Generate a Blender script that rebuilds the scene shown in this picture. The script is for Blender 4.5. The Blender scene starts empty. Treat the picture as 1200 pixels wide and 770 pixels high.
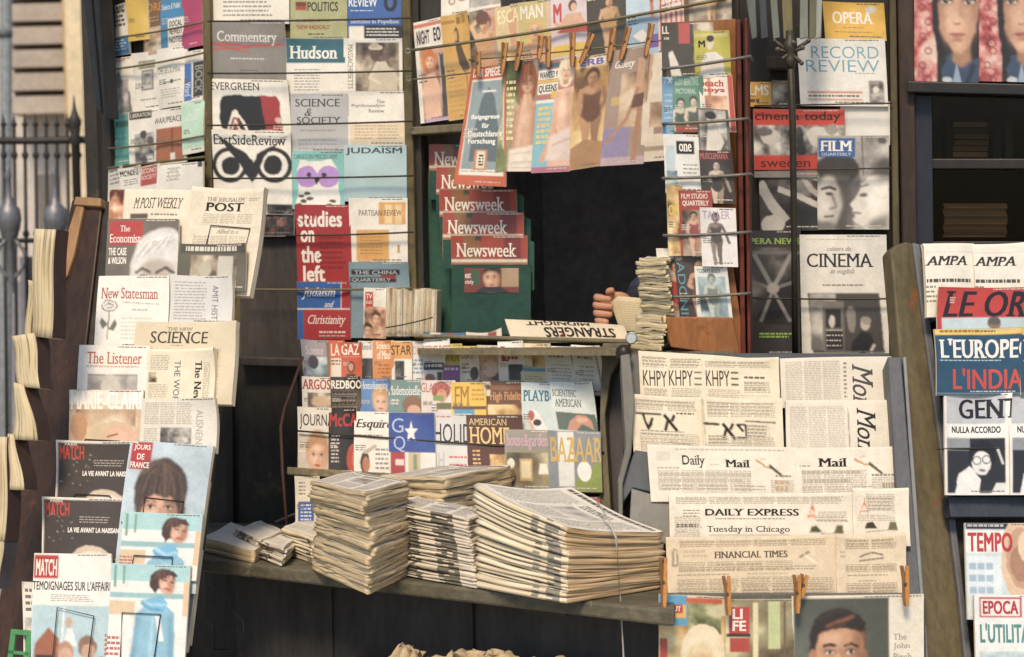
import bpy, bmesh, math, random
import numpy as np
from mathutils import Vector, Matrix, noise, geometry
random.seed(7)
SC = bpy.context.scene
COL = SC.collection
rad = math.radians

# ---------------------------------------------------------------- camera, sky, sun, exposure
FPX, CX, CY, CAM_Z = 2200.0, 600.0, 385.0, 1.55
PITCH, ROLL = -math.atan(95 / FPX), rad(1.2)
_fw = Vector((0, math.cos(PITCH), math.sin(PITCH)))
_r0 = Vector((1, 0, 0)); _u0 = _r0.cross(_fw)
RIGHT = (_r0 * math.cos(ROLL) - _u0 * math.sin(ROLL)).normalized()
UP = RIGHT.cross(_fw).normalized()
FWD = _fw
CAMP = Vector((0, 0, CAM_Z))
cd = bpy.data.cameras.new('camera')
cam = bpy.data.objects.new('camera', cd); COL.objects.link(cam)
m3 = Matrix((RIGHT, UP, -FWD)).transposed()
cam.matrix_world = Matrix.Translation(CAMP) @ m3.to_4x4()
cd.sensor_width = 36.0; cd.lens = FPX / 1200 * 36
cd.clip_start = 0.05; cd.clip_end = 400
cd.dof.use_dof = True; cd.dof.focus_distance = 4.45; cd.dof.aperture_fstop = 4.6
SC.camera = cam

SUN_EL, SUN_AZ = rad(50), rad(191)      # azimuth measured from +Y clockwise: behind the camera, a little to its left
wd = bpy.data.worlds.new('World'); SC.world = wd; wd.use_nodes = True
nt = wd.node_tree; nt.nodes.clear()
sky = nt.nodes.new('ShaderNodeTexSky'); sky.sky_type = 'NISHITA'; sky.sun_disc = False
sky.sun_elevation = SUN_EL; sky.sun_rotation = SUN_AZ
bg = nt.nodes.new('ShaderNodeBackground'); bg.inputs['Strength'].default_value = 0.10
wo = nt.nodes.new('ShaderNodeOutputWorld')
nt.links.new(sky.outputs[0], bg.inputs[0]); nt.links.new(bg.outputs[0], wo.inputs[0])
sl = bpy.data.lights.new('sun', 'SUN'); sl.energy = 2.25; sl.angle = rad(15); sl.color = (1.0, 0.82, 0.60)
sun = bpy.data.objects.new('sun', sl); COL.objects.link(sun)
sd = Vector((math.sin(SUN_AZ) * math.cos(SUN_EL), math.cos(SUN_AZ) * math.cos(SUN_EL), math.sin(SUN_EL)))
sun.rotation_euler = sd.to_track_quat('Z', 'Y').to_euler(); sun.location = (0, -3, 6)
SC.view_settings.view_transform = 'Standard'
try: SC.view_settings.look = 'None'
except Exception: pass
SC.view_settings.gamma = 1.0; SC.view_settings.exposure = 0.68
SC.view_settings.use_curve_mapping = False
SC.cycles.max_bounces = 6; SC.cycles.diffuse_bounces = 3; SC.cycles.glossy_bounces = 2
SC.cycles.use_denoising = True

# ---------------------------------------------------------------- helpers
def ray(px, py): return FWD + RIGHT * ((px - CX) / FPX) - UP * ((py - CY) / FPX)
def at(px, py, depth): return CAMP + ray(px, py) * depth
def hitz(px, py, z):
    d = ray(px, py); return CAMP + d * ((z - CAM_Z) / d.z)
class Plane:
    def __init__(s, px, py, depth, yaw, lean, pt=None):
        s.p = pt if pt is not None else at(px, py, depth)
        y, l = rad(yaw), rad(lean)
        n = Vector((0, -math.cos(l), math.sin(l)))
        s.n = (Matrix.Rotation(-y, 3, 'Z') @ n).normalized()
    def hit(s, px, py, off=0.0):
        d = ray(px, py)
        return CAMP + d * ((s.p + s.n * off - CAMP).dot(s.n) / d.dot(s.n))
    def depth(s, px, py, off=0.0): return (s.hit(px, py, off) - CAMP).dot(FWD)

def lin(h):
    v = [int(h[i:i + 2], 16) / 255 for i in (0, 2, 4)]
    return tuple(c / 12.92 if c <= .04045 else ((c + .055) / 1.055) ** 2.4 for c in v) + (1,)
def faded(h):  # ink muted and warmed, with a film haze mixed into the colour
    r, g, b, _ = lin(h); y = .3 * r + .6 * g + .1 * b; k = .14
    return ((r + (y - r) * k) * .97 + .008, (g + (y - g) * k) * .955 + .008, (b + (y - b) * k) * .915 + .008, 1)
MATS = {}
def newmat(name):
    m = bpy.data.materials.new(name); m.use_nodes = True
    t = m.node_tree; b = t.nodes['Principled BSDF']
    return m, t, b
def N(t, kind, **kw):
    n = t.nodes.new(kind)
    for k, v in kw.items():
        if k.startswith('i_'): n.inputs[k[2:].replace('_', ' ')].default_value = v
        else: setattr(n, k, v)
    return n
def mixc(t, blend, fac, a, b):
    n = t.nodes.new('ShaderNodeMix'); n.data_type = 'RGBA'; n.blend_type = blend
    for s, v in ((0, fac), (6, a), (7, b)):
        if hasattr(v, 'links') or isinstance(v, bpy.types.NodeSocket): t.links.new(v, n.inputs[s])
        else: n.inputs[s].default_value = v
    return n.outputs[2]
def ramp(t, src, stops):
    r = t.nodes.new('ShaderNodeValToRGB'); e = r.color_ramp.elements
    while len(e) < len(stops): e.new(.5)
    for k, (p, c) in enumerate(stops): e[k].position = p; e[k].color = c
    t.links.new(src, r.inputs[0]); return r.outputs[0]
def ocoord(t, rnd=True):
    c = t.nodes.new('ShaderNodeTexCoord')
    if not rnd: return c.outputs['Object']
    oi = t.nodes.new('ShaderNodeObjectInfo')
    ml = N(t, 'ShaderNodeMath', operation='MULTIPLY'); ml.inputs[1].default_value = 17.0
    t.links.new(oi.outputs['Random'], ml.inputs[0])
    a = N(t, 'ShaderNodeVectorMath', operation='ADD')
    t.links.new(c.outputs['Object'], a.inputs[0]); t.links.new(ml.outputs[0], a.inputs[1])
    return a.outputs[0]
def g4(v): return (v, v, v, 1)
def ink(h, rough=0.5):
    k = ('ink', h, rough)
    if k in MATS: return MATS[k]
    m, t, b = newmat('printed_paper'); MATS[k] = m
    co = ocoord(t)
    n = N(t, 'ShaderNodeTexNoise', i_Scale=9.0, i_Detail=6.0, i_Roughness=.65); t.links.new(co, n.inputs['Vector'])
    f = ramp(t, n.outputs['Fac'], [(.3, g4(.86)), (.7, g4(1.06))])
    c = mixc(t, 'MULTIPLY', 1.0, faded(h), f)
    n2 = N(t, 'ShaderNodeTexNoise', i_Scale=420.0, i_Detail=2.0); t.links.new(co, n2.inputs['Vector'])
    f2 = ramp(t, n2.outputs['Fac'], [(.3, g4(.93)), (.7, g4(1.05))])
    c = mixc(t, 'MULTIPLY', 1.0, c, f2)
    t.links.new(c, b.inputs['Base Color'])
    b.inputs['Roughness'].default_value = rough
    b.inputs['Specular IOR Level'].default_value = .5 if rough < .7 else .12
    return m
PAL = dict(bw=('242022', '6b6663', 'b4aea6', 'e2dcd2'), sep=('2c241f', '6c5c4c', 'a89880', 'd6cab4'), warm=('5a3528', 'b07a5c', 'd8aa88', 'ecd6bc'),
           dark=('1c1a1e', '2b282a', '4a4542', '8e8880'), cool=('3c4a55', '7d95a0', 'b4c8cc', 'dfe6e2'), green=('2c3322', '5d6a3c', '9a9c6a', 'cfc8a0'),
           gold=('6a4a24', 'b58a4c', 'd9b878', 'ecd9a8'), red=('4a1614', 'a03028', 'cf6a52', 'e8c0a0'), gray=('6e6b6a', '908c88', 'b2ada6', 'cfc9c0'),
           tan=('7a5f48', 'a88a6c', 'c8ac8c', 'dcc8ac'), scarf=('7a2026', 'b0484a', 'd08c84', 'e2c0b4'), interior=('3a2c20', '7a6a4a', '9c9470', 'd8cca0'))
def photo(style, scale=26.0, rough=.5):
    k = ('ph', style, scale, rough)
    if k in MATS: return MATS[k]
    m, t, b = newmat('printed_photo'); MATS[k] = m
    co = ocoord(t)
    n = N(t, 'ShaderNodeTexNoise', i_Scale=scale, i_Detail=5.0, i_Roughness=.6, i_Distortion=.6); t.links.new(co, n.inputs['Vector'])
    p = PAL[style]
    c = ramp(t, n.outputs['Fac'], [(.28, lin(p[0])), (.44, lin(p[1])), (.56, lin(p[2])), (.72, lin(p[3]))])
    t.links.new(c, b.inputs['Base Color']); b.inputs['Roughness'].default_value = rough
    return m
def paint(h, rough=.6, amp=.35, scale=14.0, wear=None, stretch=(1, 1, .25), bump=.15, spec=.3):
    """painted or bare board: two noises, streaks along z, worn patches of another colour"""
    k = ('paint', h, rough, amp, scale, wear, stretch)
    if k in MATS: return MATS[k]
    m, t, b = newmat('painted_wood'); MATS[k] = m
    co = ocoord(t)
    mp = N(t, 'ShaderNodeMapping'); mp.inputs['Scale'].default_value = stretch; t.links.new(co, mp.inputs[0])
    n = N(t, 'ShaderNodeTexNoise', i_Scale=scale, i_Detail=8.0, i_Roughness=.7); t.links.new(mp.outputs[0], n.inputs['Vector'])
    n2 = N(t, 'ShaderNodeTexNoise', i_Scale=scale * 9, i_Detail=4.0, i_Roughness=.6); t.links.new(mp.outputs[0], n2.inputs['Vector'])
    f = ramp(t, n.outputs['Fac'], [(.3, g4(1 - amp)), (.7, g4(1 + amp))])
    f2 = ramp(t, n2.outputs['Fac'], [(.3, g4(1 - amp * .6)), (.7, g4(1 + amp * .5))])
    c = mixc(t, 'MULTIPLY', 1.0, lin(h), f); c = mixc(t, 'MULTIPLY', 1.0, c, f2)
    if wear:
        n3 = N(t, 'ShaderNodeTexNoise', i_Scale=scale * .9, i_Detail=7.0, i_Roughness=.75); t.links.new(co, n3.inputs['Vector'])
        w = ramp(t, n3.outputs['Fac'], [(.60, g4(0)), (.68, g4(1))])
        c = mixc(t, 'MIX', w, c, lin(wear))
    t.links.new(c, b.inputs['Base Color']); b.inputs['Roughness'].default_value = rough
    b.inputs['Specular IOR Level'].default_value = spec
    bp = N(t, 'ShaderNodeBump'); bp.inputs['Strength'].default_value = bump; bp.inputs['Distance'].default_value = .004
    t.links.new(n2.outputs['Fac'], bp.inputs['Height']); t.links.new(bp.outputs[0], b.inputs['Normal'])
    return m
def metal(h, rough=.45, met=.6):
    k = ('metal', h, rough, met)
    if k in MATS: return MATS[k]
    m = paint(h, rough, .3, 30.0, None, (1, 1, 1.01)); MATS[k] = m
    m.node_tree.nodes['Principled BSDF'].inputs['Metallic'].default_value = met
    return m
def pages(h='d8cbb2', dens=700.0, rough=.85, amp=.4):
    """page block edges: fine lines across the thickness (UV v in metres), mottled along the length"""
    k = ('pages', h, dens, amp)
    if k in MATS: return MATS[k]
    m, t, b = newmat('page_edges'); MATS[k] = m
    c0 = N(t, 'ShaderNodeTexCoord')
    mp = N(t, 'ShaderNodeMapping'); mp.inputs['Scale'].default_value = (4.0, dens, 1); t.links.new(c0.outputs['UV'], mp.inputs[0])
    oi = t.nodes.new('ShaderNodeObjectInfo')
    ad = N(t, 'ShaderNodeVectorMath', operation='ADD'); t.links.new(mp.outputs[0], ad.inputs[0]); 
    ml = N(t, 'ShaderNodeMath', operation='MULTIPLY'); ml.inputs[1].default_value = 90.0
    t.links.new(oi.outputs['Random'], ml.inputs[0]); t.links.new(ml.outputs[0], ad.inputs[1])
    n = N(t, 'ShaderNodeTexNoise', i_Scale=1.0, i_Detail=3.0, i_Roughness=.6); t.links.new(ad.outputs[0], n.inputs['Vector'])
    f = ramp(t, n.outputs['Fac'], [(.32, g4(1 - amp)), (.5, g4(.97)), (.7, g4(1.06))])
    n2 = N(t, 'ShaderNodeTexNoise', i_Scale=7.0, i_Detail=4.0); t.links.new(ocoord(t), n2.inputs['Vector'])
    f2 = ramp(t, n2.outputs['Fac'], [(.3, (.88, .84, .78, 1)), (.65, g4(1.05))])
    c = mixc(t, 'MULTIPLY', 1.0, lin(h), f); c = mixc(t, 'MULTIPLY', 1.0, c, f2)
    t.links.new(c, b.inputs['Base Color']); b.inputs['Roughness'].default_value = rough; b.inputs['Specular IOR Level'].default_value = .1
    return m

class MB:
    """mesh collector: vertices, faces, a material per face, optional uv per corner"""
    def __init__(s): s.v, s.f, s.m, s.mats, s.uv, s.smooth = [], [], [], [], [], []
    def mi(s, mat):
        if mat not in s.mats: s.mats.append(mat)
        return s.mats.index(mat)
    def face(s, pts, mat, uv=None, smooth=False):
        b = len(s.v); s.v.extend(pts); s.f.append(tuple(range(b, b + len(pts)))); s.m.append(s.mi(mat)); s.uv.append(uv); s.smooth.append(smooth)
    def grid(s, rows, mat, uvs=None, smooth=True, close=False):
        b = len(s.v); nu = len(rows[0]); k = s.mi(mat)
        for r in rows: s.v.extend(r)
        for i in range(len(rows) - 1):
            for j in range(nu if close else nu - 1):
                j2 = (j + 1) % nu
                s.f.append((b + i * nu + j, b + (i + 1) * nu + j, b + (i + 1) * nu + j2, b + i * nu + j2)); s.m.append(k); s.smooth.append(smooth)
                s.uv.append([uvs[i][j], uvs[i + 1][j], uvs[i + 1][j2], uvs[i][j2]] if uvs else None)
    def prism(s, quad, quad2, mat):
        """closed box between two 4-point loops"""
        s.face(list(quad), mat); s.face(list(reversed(quad2)), mat)
        n = len(quad)
        for i in range(n):
            j = (i + 1) % n
            s.face([quad[j], quad[i], quad2[i], quad2[j]], mat)
    def box(s, c, h, mat, M=None):
        M = M or Matrix.Identity(3)
        P = lambda x, y, z: c + M @ Vector((x * h[0], y * h[1], z * h[2]))
        s.prism([P(-1, -1, -1), P(1, -1, -1), P(1, -1, 1), P(-1, -1, 1)], [P(-1, 1, -1), P(1, 1, -1), P(1, 1, 1), P(-1, 1, 1)], mat)
    def tube(s, pts, r, mat, n=8, caps=True):
        rr = r if isinstance(r, (list, tuple)) else [r] * len(pts)
        rows = []
        for i, p in enumerate(pts):
            d = (pts[min(i + 1, len(pts) - 1)] - pts[max(i - 1, 0)]).normalized()
            a = d.cross(Vector((0, 0, 1)));  a = a if a.length > .05 else d.cross(Vector((1, 0, 0)))
            a.normalize(); b = d.cross(a)
            rows.append([p + (a * math.cos(2 * math.pi * k / n) + b * math.sin(2 * math.pi * k / n)) * rr[i] for k in range(n)])
        s.grid(rows, mat, close=True)
        if caps: s.face(list(reversed(rows[0])), mat); s.face(rows[-1], mat)
    def lathe(s, base, prof, mat, n=14, axis=None):
        axis = axis or Vector((0, 0, 1)); a = axis.cross(Vector((1, 0, .13))).normalized(); b = axis.cross(a)
        s.grid([[base + axis * z + (a * math.cos(2 * math.pi * k / n) + b * math.sin(2 * math.pi * k / n)) * r for k in range(n)] for r, z in prof], mat, close=True)
    def build(s, name, parent=None, origin=None, bevel=0, recalc=True):
        o0 = origin if origin is not None else (parent.location if parent else Vector((0, 0, 0)))
        if parent is not None: o0 = WORLD.get(parent.name, parent.location)
        me = bpy.data.meshes.new(name)
        me.from_pydata([v - o0 for v in s.v], [], s.f)
        for m in s.mats: me.materials.append(m)
        me.polygons.foreach_set('material_index', s.m)
        me.polygons.foreach_set('use_smooth', s.smooth)
        if any(u is not None for u in s.uv):
            ul = me.uv_layers.new(name='UVMap').data
            for p, u in zip(me.polygons, s.uv):
                if u:
                    for li, c in zip(p.loop_indices, u): ul[li].uv = c
        bm = bmesh.new(); bm.from_mesh(me)
        bmesh.ops.remove_doubles(bm, verts=bm.verts, dist=1e-5)
        if recalc: bmesh.ops.recalc_face_normals(bm, faces=bm.faces)
        bm.to_mesh(me); bm.free(); me.update()
        ob = bpy.data.objects.new(name, me); COL.objects.link(ob)
        if parent is not None: ob.parent = parent
        else: ob.location = o0
        WORLD[ob.name] = o0.copy()
        if bevel:
            bv = ob.modifiers.new('bevel', 'BEVEL'); bv.width = bevel; bv.segments = 2; bv.limit_method = 'ANGLE'
        return ob
WORLD = {}
LABELS = {}
def tag(o, label, cat, group=None):
    o['label'] = label; o['category'] = cat
    if group: o['group'] = group
    LABELS.setdefault(label, []).append(o.name)
    return o
def thing(name, loc, label, cat, group=None):
    o = bpy.data.objects.new(name, None); COL.objects.link(o); o.location = loc; o.empty_display_size = .05
    WORLD[o.name] = Vector(loc); return tag(o, label, cat, group)
def struct(o): o['kind'] = 'structure'; return o
def slab(mb, pl, quad, off0, off1, mat):
    """board whose front face is the pixel quad seen on the plane at off1, with its back at off0"""
    A = [pl.hit(x, y, off1) for x, y in quad]; d = pl.n * (off0 - off1)
    mb.prism(A, [a + d for a in A], mat)
def rect(x0, y0, x1, y1): return [(x0, y0), (x1, y0), (x1, y1), (x0, y1)]
def bez(p0, p1, p2, p3, n=10):
    return [p0 * (1 - t) ** 3 + p1 * 3 * t * (1 - t) ** 2 + p2 * 3 * t * t * (1 - t) + p3 * t ** 3 for t in [i / n for i in range(n + 1)]]

# ---------------------------------------------------------------- lettering (outlines of the built-in font, thickened, given serifs, fitted to a box)
GLY = {}
STY = dict(b=dict(off=0, dup=.020, dv=.010), k=dict(off=0, dup=.036, dv=.020), n=dict(off=0, dup=.006), l=dict(off=-.008), s=dict(off=-.004, serif=1, dup=.016), sb=dict(off=0, serif=1, dup=.032),
           i=dict(off=0, dup=.012, shear=.35), it=dict(off=-.004, shear=.4, serif=1, dup=.012), ib=dict(off=0, shear=.3, serif=1, dup=.028))
def glyph(text, sty):
    k = (text, sty)
    if k in GLY: return GLY[k]
    p = STY[sty]
    cu = bpy.data.curves.new('letters', 'FONT'); cu.body = text; cu.resolution_u = 3; cu.fill_mode = 'FRONT'
    cu.offset = p['off']
    cu.space_character = 1.0 + p['off'] * 1.4 + p.get('dup', 0)
    ob = bpy.data.objects.new('letters', cu); COL.objects.link(ob)
    bpy.context.view_layer.update()
    ev = ob.evaluated_get(bpy.context.evaluated_depsgraph_get()); me = ev.to_mesh(); me.calc_loop_triangles()
    V = [(v.co.x, v.co.y) for v in me.vertices]
    T = [tuple(t.vertices) for t in me.loop_triangles]
    cnt = {}
    for t in T:
        for a, b in ((t[0], t[1]), (t[1], t[2]), (t[2], t[0])): cnt[frozenset((a, b))] = cnt.get(frozenset((a, b)), 0) + 1
    out = [(tuple(V[i] for i in t), 0) for t in T]
    if p.get('dup'):
        d = p['dup']
        e_ = p.get('dv', 0); o1 = out
        out = [(tuple((x - d, y - e_) for x, y in t), 0) for t, _ in o1] + [(tuple((x + d, y + e_) for x, y in t), 1) for t, _ in o1]
        if e_: out += [(tuple((x - d, y + e_) for x, y in t), .5) for t, _ in o1] + [(tuple((x + d, y - e_) for x, y in t), 1.5) for t, _ in o1]
    if p.get('serif'):
        top = max(y for x, y in V) if V else 1
        d = p.get('dup', 0)
        nb = {}
        for e, c in cnt.items():
            if c == 1:
                for i in e: nb.setdefault(i, []).extend(j for j in e if j != i)
        for e, c in cnt.items():
            if c != 1: continue
            ia, ib = sorted(e, key=lambda i: V[i][0])
            a, b = V[ia], V[ib]
            na = [V[j] for j in nb[ia] if j != ib]; nc = [V[j] for j in nb[ib] if j != ia]
            if na and nc and na[0][0] - a[0] < -.02 and nc[0][0] - b[0] > .02: continue
            if abs(a[1] - b[1]) < 1e-3 and .03 < abs(a[0] - b[0]) < .17:
                x0, x1, y = min(a[0], b[0]) - .07 - d, max(a[0], b[0]) + .07 + d, a[1]
                low = y < .25
                y0, y1 = (y, y + .05) if low else (y - .05, y)
                if .25 < y < .4: continue
                out += [(((x0, y0), (x1, y0), (x1, y1)), 2), (((x0, y0), (x1, y1), (x0, y1)), 2)]
    ev.to_mesh_clear(); bpy.data.objects.remove(ob); bpy.data.curves.remove(cu)
    sh = p.get('shear', 0)
    out = [(tuple((x + sh * y, y) for x, y in t), l) for t, l in out]
    if not out: return []
    xs = [x for t, _ in out for x, y in t]; ys = [y for t, _ in out for x, y in t]
    x0, x1, y0, y1 = min(xs), max(xs), min(ys), max(ys)
    out = [(tuple(((x - x0) / (x1 - x0), 1 - (y - y0) / (y1 - y0)) for x, y in t), l) for t, l in out]
    GLY[k] = out
    return out

# ---------------------------------------------------------------- printed art: every element is (material key, triangles in nominal pixels)
def T(txt, x0, y0, x1, y1, c, sty='b', rot=0):
    tr = []
    for t, l in glyph(txt, sty):
        q = []
        for u, v in t:
            if rot == 1: u, v = 1 - v, u          # reading downwards
            elif rot == 2: u, v = 1 - u, 1 - v    # upside down
            q.append((x0 + u * (x1 - x0), y0 + v * (y1 - y0)))
        tr.append((q, l * .3))
    return [(c, tr, 'text')]
def R(x0, y0, x1, y1, c):
    return [(c, [([(x0, y0), (x1, y0), (x1, y1)], 0), ([(x0, y0), (x1, y1), (x0, y1)], 0)], 'area')]
def PH(x0, y0, x1, y1, style, scale=26.0): return R(x0, y0, x1, y1, ('ph', style, scale))
def Pg(pts, c):
    ii = geometry.tessellate_polygon([[Vector((x, y, 0)) for x, y in pts]])
    return [(c, [([tuple(pts[k]) for k in t], 0) for t in ii], 'area')]
def E(cx, cy, rx, ry, c, a0=0, a1=360, n=22):
    p = [(cx + rx * math.cos(rad(a0 + (a1 - a0) * i / n)), cy + ry * math.sin(rad(a0 + (a1 - a0) * i / n))) for i in range(n + 1)]
    return [(c, [([(cx, cy), p[i], p[i + 1]], 0) for i in range(n)], 'area')]
def Ring(cx, cy, r0, r1, c, n=26):
    tr = []
    for i in range(n):
        a, b = 2 * math.pi * i / n, 2 * math.pi * (i + 1) / n
        f = lambda r, t: (cx + r * math.cos(t), cy + r * math.sin(t))
        tr += [([f(r0, a), f(r1, a), f(r1, b)], 0), ([f(r0, a), f(r1, b), f(r0, b)], 0)]
    return [(c, tr, 'area')]
def S(pts, w, c):
    tr = []
    for (x0, y0), (x1, y1) in zip(pts, pts[1:]):
        d = math.hypot(x1 - x0, y1 - y0) or 1; ox, oy = -(y1 - y0) / d * w / 2, (x1 - x0) / d * w / 2
        ex, ey = (x1 - x0) / d * w * .2, (y1 - y0) / d * w * .2
        q = [(x0 + ox - ex, y0 + oy - ey), (x1 + ox + ex, y1 + oy + ey), (x1 - ox + ex, y1 - oy + ey), (x0 - ox - ex, y0 - oy - ey)]
        tr += [([q[0], q[1], q[2]], 0), ([q[0], q[2], q[3]], 0)]
    return [(c, tr, 'area')]
def L(x0, y0, x1, y1, n, c='8d867c', fill=.42, cols=1, ragged=.15):
    """greeked small print: rows of word-long bars"""
    tr = []; cw = (x1 - x0) / cols; h = (y1 - y0) / n
    for k in range(cols):
        for i in range(n):
            x = x0 + k * cw; xe = x + cw * (.94 if cols > 1 else 1) * (1 - random.random() * ragged); y = y0 + i * h
            while x < xe - .6:
                w = min(random.uniform(1.6, 6.0), xe - x)
                tr += [([(x, y), (x + w, y), (x + w, y + h * fill)], 0), ([(x, y), (x + w, y + h * fill), (x, y + h * fill)], 0)]
                x += w + random.uniform(.7, 1.3)
    return [(c, tr, 'text')]
def Sf(els, r): return [(e[0], e[1], e[2], r) for e in els]
def TXT(x0, y0, x1, y1, cols, c='b3a998'):
    """newspaper body type: close rows of words in columns"""
    return L(x0, y0, x1, y1, max(1, int((y1 - y0) / 2.0)), c, .5, cols, .08)
def face(cx, cy, w, h, skin='dcae8c', hair='3a2a22', lip='b05a4c', shade='b98866', cap=0.0, long=False, eye='2c2420'):
    """a printed head: w, h are the half sizes of the face oval"""
    a = []; k = max(.35, w * .12)
    if long: a += Sf(E(cx, cy + h * .25, w * 1.45, h * 1.55, hair), k)
    a += Sf(E(cx, cy - h * .18 - h * cap, w * 1.22, h * 1.05 + h * cap, hair), k)
    a += Sf(Pg([(cx - w * .45, cy + h * .6), (cx + w * .45, cy + h * .6), (cx + w * .55, cy + h * 1.5), (cx - w * .55, cy + h * 1.5)], shade), k)
    a += Sf(E(cx, cy, w, h, skin), k)
    a += Sf(Pg([(cx + w * .45, cy - h * .7), (cx + w * 1.05, cy - h * .3), (cx + w * .9, cy + h * .6), (cx + w * .25, cy + h * 1.0), (cx + w * .6, cy + h * .3)], shade), w * .3)
    a += Sf(E(cx - w * .25, cy + h * .18, w * .3, h * .2, 'ecc8ac'), w * .25) + Sf(E(cx - w * .1, cy - h * .45, w * .4, h * .16, 'ecc8ac'), w * .25)
    a += Sf(Pg([(cx - w * 1.0, cy - h * .25), (cx - w * .85, cy - h * .95), (cx, cy - h * 1.1), (cx + w * .85, cy - h * .95), (cx + w * 1.02, cy - h * .25), (cx + w * .62, cy - h * .62), (cx - w * .1, cy - h * .72), (cx - w * .6, cy - h * .6)], hair), k)
    for s in (-1, 1):
        a += Sf(E(cx + s * w * .42, cy - h * .1, w * .26, h * .11, shade), w * .1)
        a += E(cx + s * w * .42, cy - h * .08, w * .17, h * .055, 'd8ccc0') + E(cx + s * w * .42, cy - h * .08, w * .09, h * .06, eye)
        a += Sf(S([(cx + s * w * .2, cy - h * .24), (cx + s * w * .45, cy - h * .285), (cx + s * w * .66, cy - h * .23)], h * .05, hair), k * .4)
        a += S([(cx + s * w * .24, cy - h * .1), (cx + s * w * .42, cy - h * .145), (cx + s * w * .62, cy - h * .1)], h * .03, eye)
    a += Sf(S([(cx + w * .07, cy - h * .1), (cx + w * .15, cy + h * .26), (cx - w * .1, cy + h * .3)], h * .06, shade), k * .6)
    a += Sf(E(cx, cy + h * .55, w * .32, h * .075, lip), k * .3) + S([(cx - w * .3, cy + h * .55), (cx + w * .3, cy + h * .55)], h * .022, '6a382e') + Sf(E(cx, cy + h * .74, w * .25, h * .05, shade), k)
    return a
def strands(cx, cy, rx, ry, cols, n, w=.8, seed=3, soft=.5):
    r = random.Random(seed); a = []
    for _ in range(n):
        t = r.uniform(-1, 1); u = t + r.uniform(-.12, .12)
        a += Sf(S([(cx + t * rx * .3, cy - ry * (1 - .1 * t * t)), (cx + t * rx * .75, cy - ry * .62), (cx + u * rx * .97, cy - ry * .05), (cx + u * rx * .98, cy + ry * (r.uniform(.3, .85) if abs(u) > .72 else r.uniform(-.05, .12)))], w, r.choice(cols)), soft)
    return a
def figure(cx, top, h, skin='d2a584', hair='3c2a20', suit='8a6a5a', shade='b08262', arms=0, lean=0):
    """a printed standing figure in a bathing costume"""
    k = h / 100.0; X = lambda u, v: (cx + (u + lean * v) * k, top + v * k); q = max(.3, h * .008)
    a = []
    if arms == 0: a += S([X(-12, 19), X(-16, 36), X(-10, 52)], 5.5 * k, skin) + S([X(12, 19), X(17, 34), X(9, 46)], 5.5 * k, shade)
    elif arms == 1: a += S([X(-11, 20), X(-16, 6), X(-4, -3)], 5.5 * k, skin) + S([X(11, 20), X(16, 6), X(4, -3)], 5.5 * k, shade)
    else: a += S([X(-11, 20), X(-16, 34), X(-2, 40)], 5.5 * k, skin) + S([X(11, 20), X(20, 38), X(26, 56)], 5.5 * k, shade)
    a += Pg([X(-5, 15), X(5, 15), X(13, 18), X(12, 28), X(8, 37), X(13, 50), X(12, 60), X(-12, 60), X(-13, 50), X(-8, 37), X(-12, 28), X(-13, 18)], skin)
    a += Pg([X(-13, 52), X(1, 54), X(-1, 76), X(-1, 100), X(-7, 100), X(-9, 78)], skin) + Pg([X(0, 54), X(13, 52), X(10, 76), X(10, 100), X(4, 100), X(2, 78)], shade)
    a += Sf(Pg([X(5, 18), X(13, 18), X(8, 37), X(13, 50), X(6, 60)], shade), q * 2)
    a += Sf(Pg([X(-11, 23), X(0, 26), X(11, 23), X(10, 36), X(12, 50), X(3, 58), X(-3, 58), X(-12, 50), X(-10, 36)], suit), q)
    a += Sf(E(*X(0, 4), 8.5 * k, 10 * k, hair), q) + Sf(E(*X(0, 7), 5.6 * k, 7.5 * k, skin), q) + Sf(E(*X(2.5, 8), 3 * k, 6 * k, shade), q * 1.5) + S([X(0, 13), X(0, 17)], 5 * k, shade)
    a += S([X(-3, 6), X(-1.2, 6)], 1.2 * k, hair) + S([X(1.2, 6), X(3, 6)], 1.2 * k, hair) + S([X(-1.5, 11), X(1.5, 11)], 1 * k, 'a0564a')
    return Sf(a, 0) if False else a

def clip(poly):
    for ax, s, lim in ((0, 1, 0), (0, -1, -1), (1, 1, 0), (1, -1, -1)):
        out = []
        for i in range(len(poly)):
            p, q = poly[i - 1], poly[i]; dp, dq = s * p[ax] - lim, s * q[ax] - lim
            if (dp >= 0) != (dq >= 0):
                t = dp / (dp - dq); out.append((p[0] + t * (q[0] - p[0]), p[1] + t * (q[1] - p[1])))
            if dq >= 0: out.append(q)
        poly = out
        if len(poly) < 3: return []
    return poly
def split(tri, lim, out, d=0):
    e = [math.hypot(tri[i][0] - tri[(i + 1) % 3][0], tri[i][1] - tri[(i + 1) % 3][1]) for i in range(3)]
    m = max(e)
    if m <= lim or d > 9: out.append(tri); return
    i = e.index(m); a, b, c = tri[i], tri[(i + 1) % 3], tri[(i + 2) % 3]
    q = ((a[0] + b[0]) / 2, (a[1] + b[1]) / 2)
    split((a, q, c), lim, out, d + 1); split((q, b, c), lim, out, d + 1)
LAY = .00022
def matof(c, rough): return photo(c[1], c[2], rough) if isinstance(c, tuple) else ink(c, rough)
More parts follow.
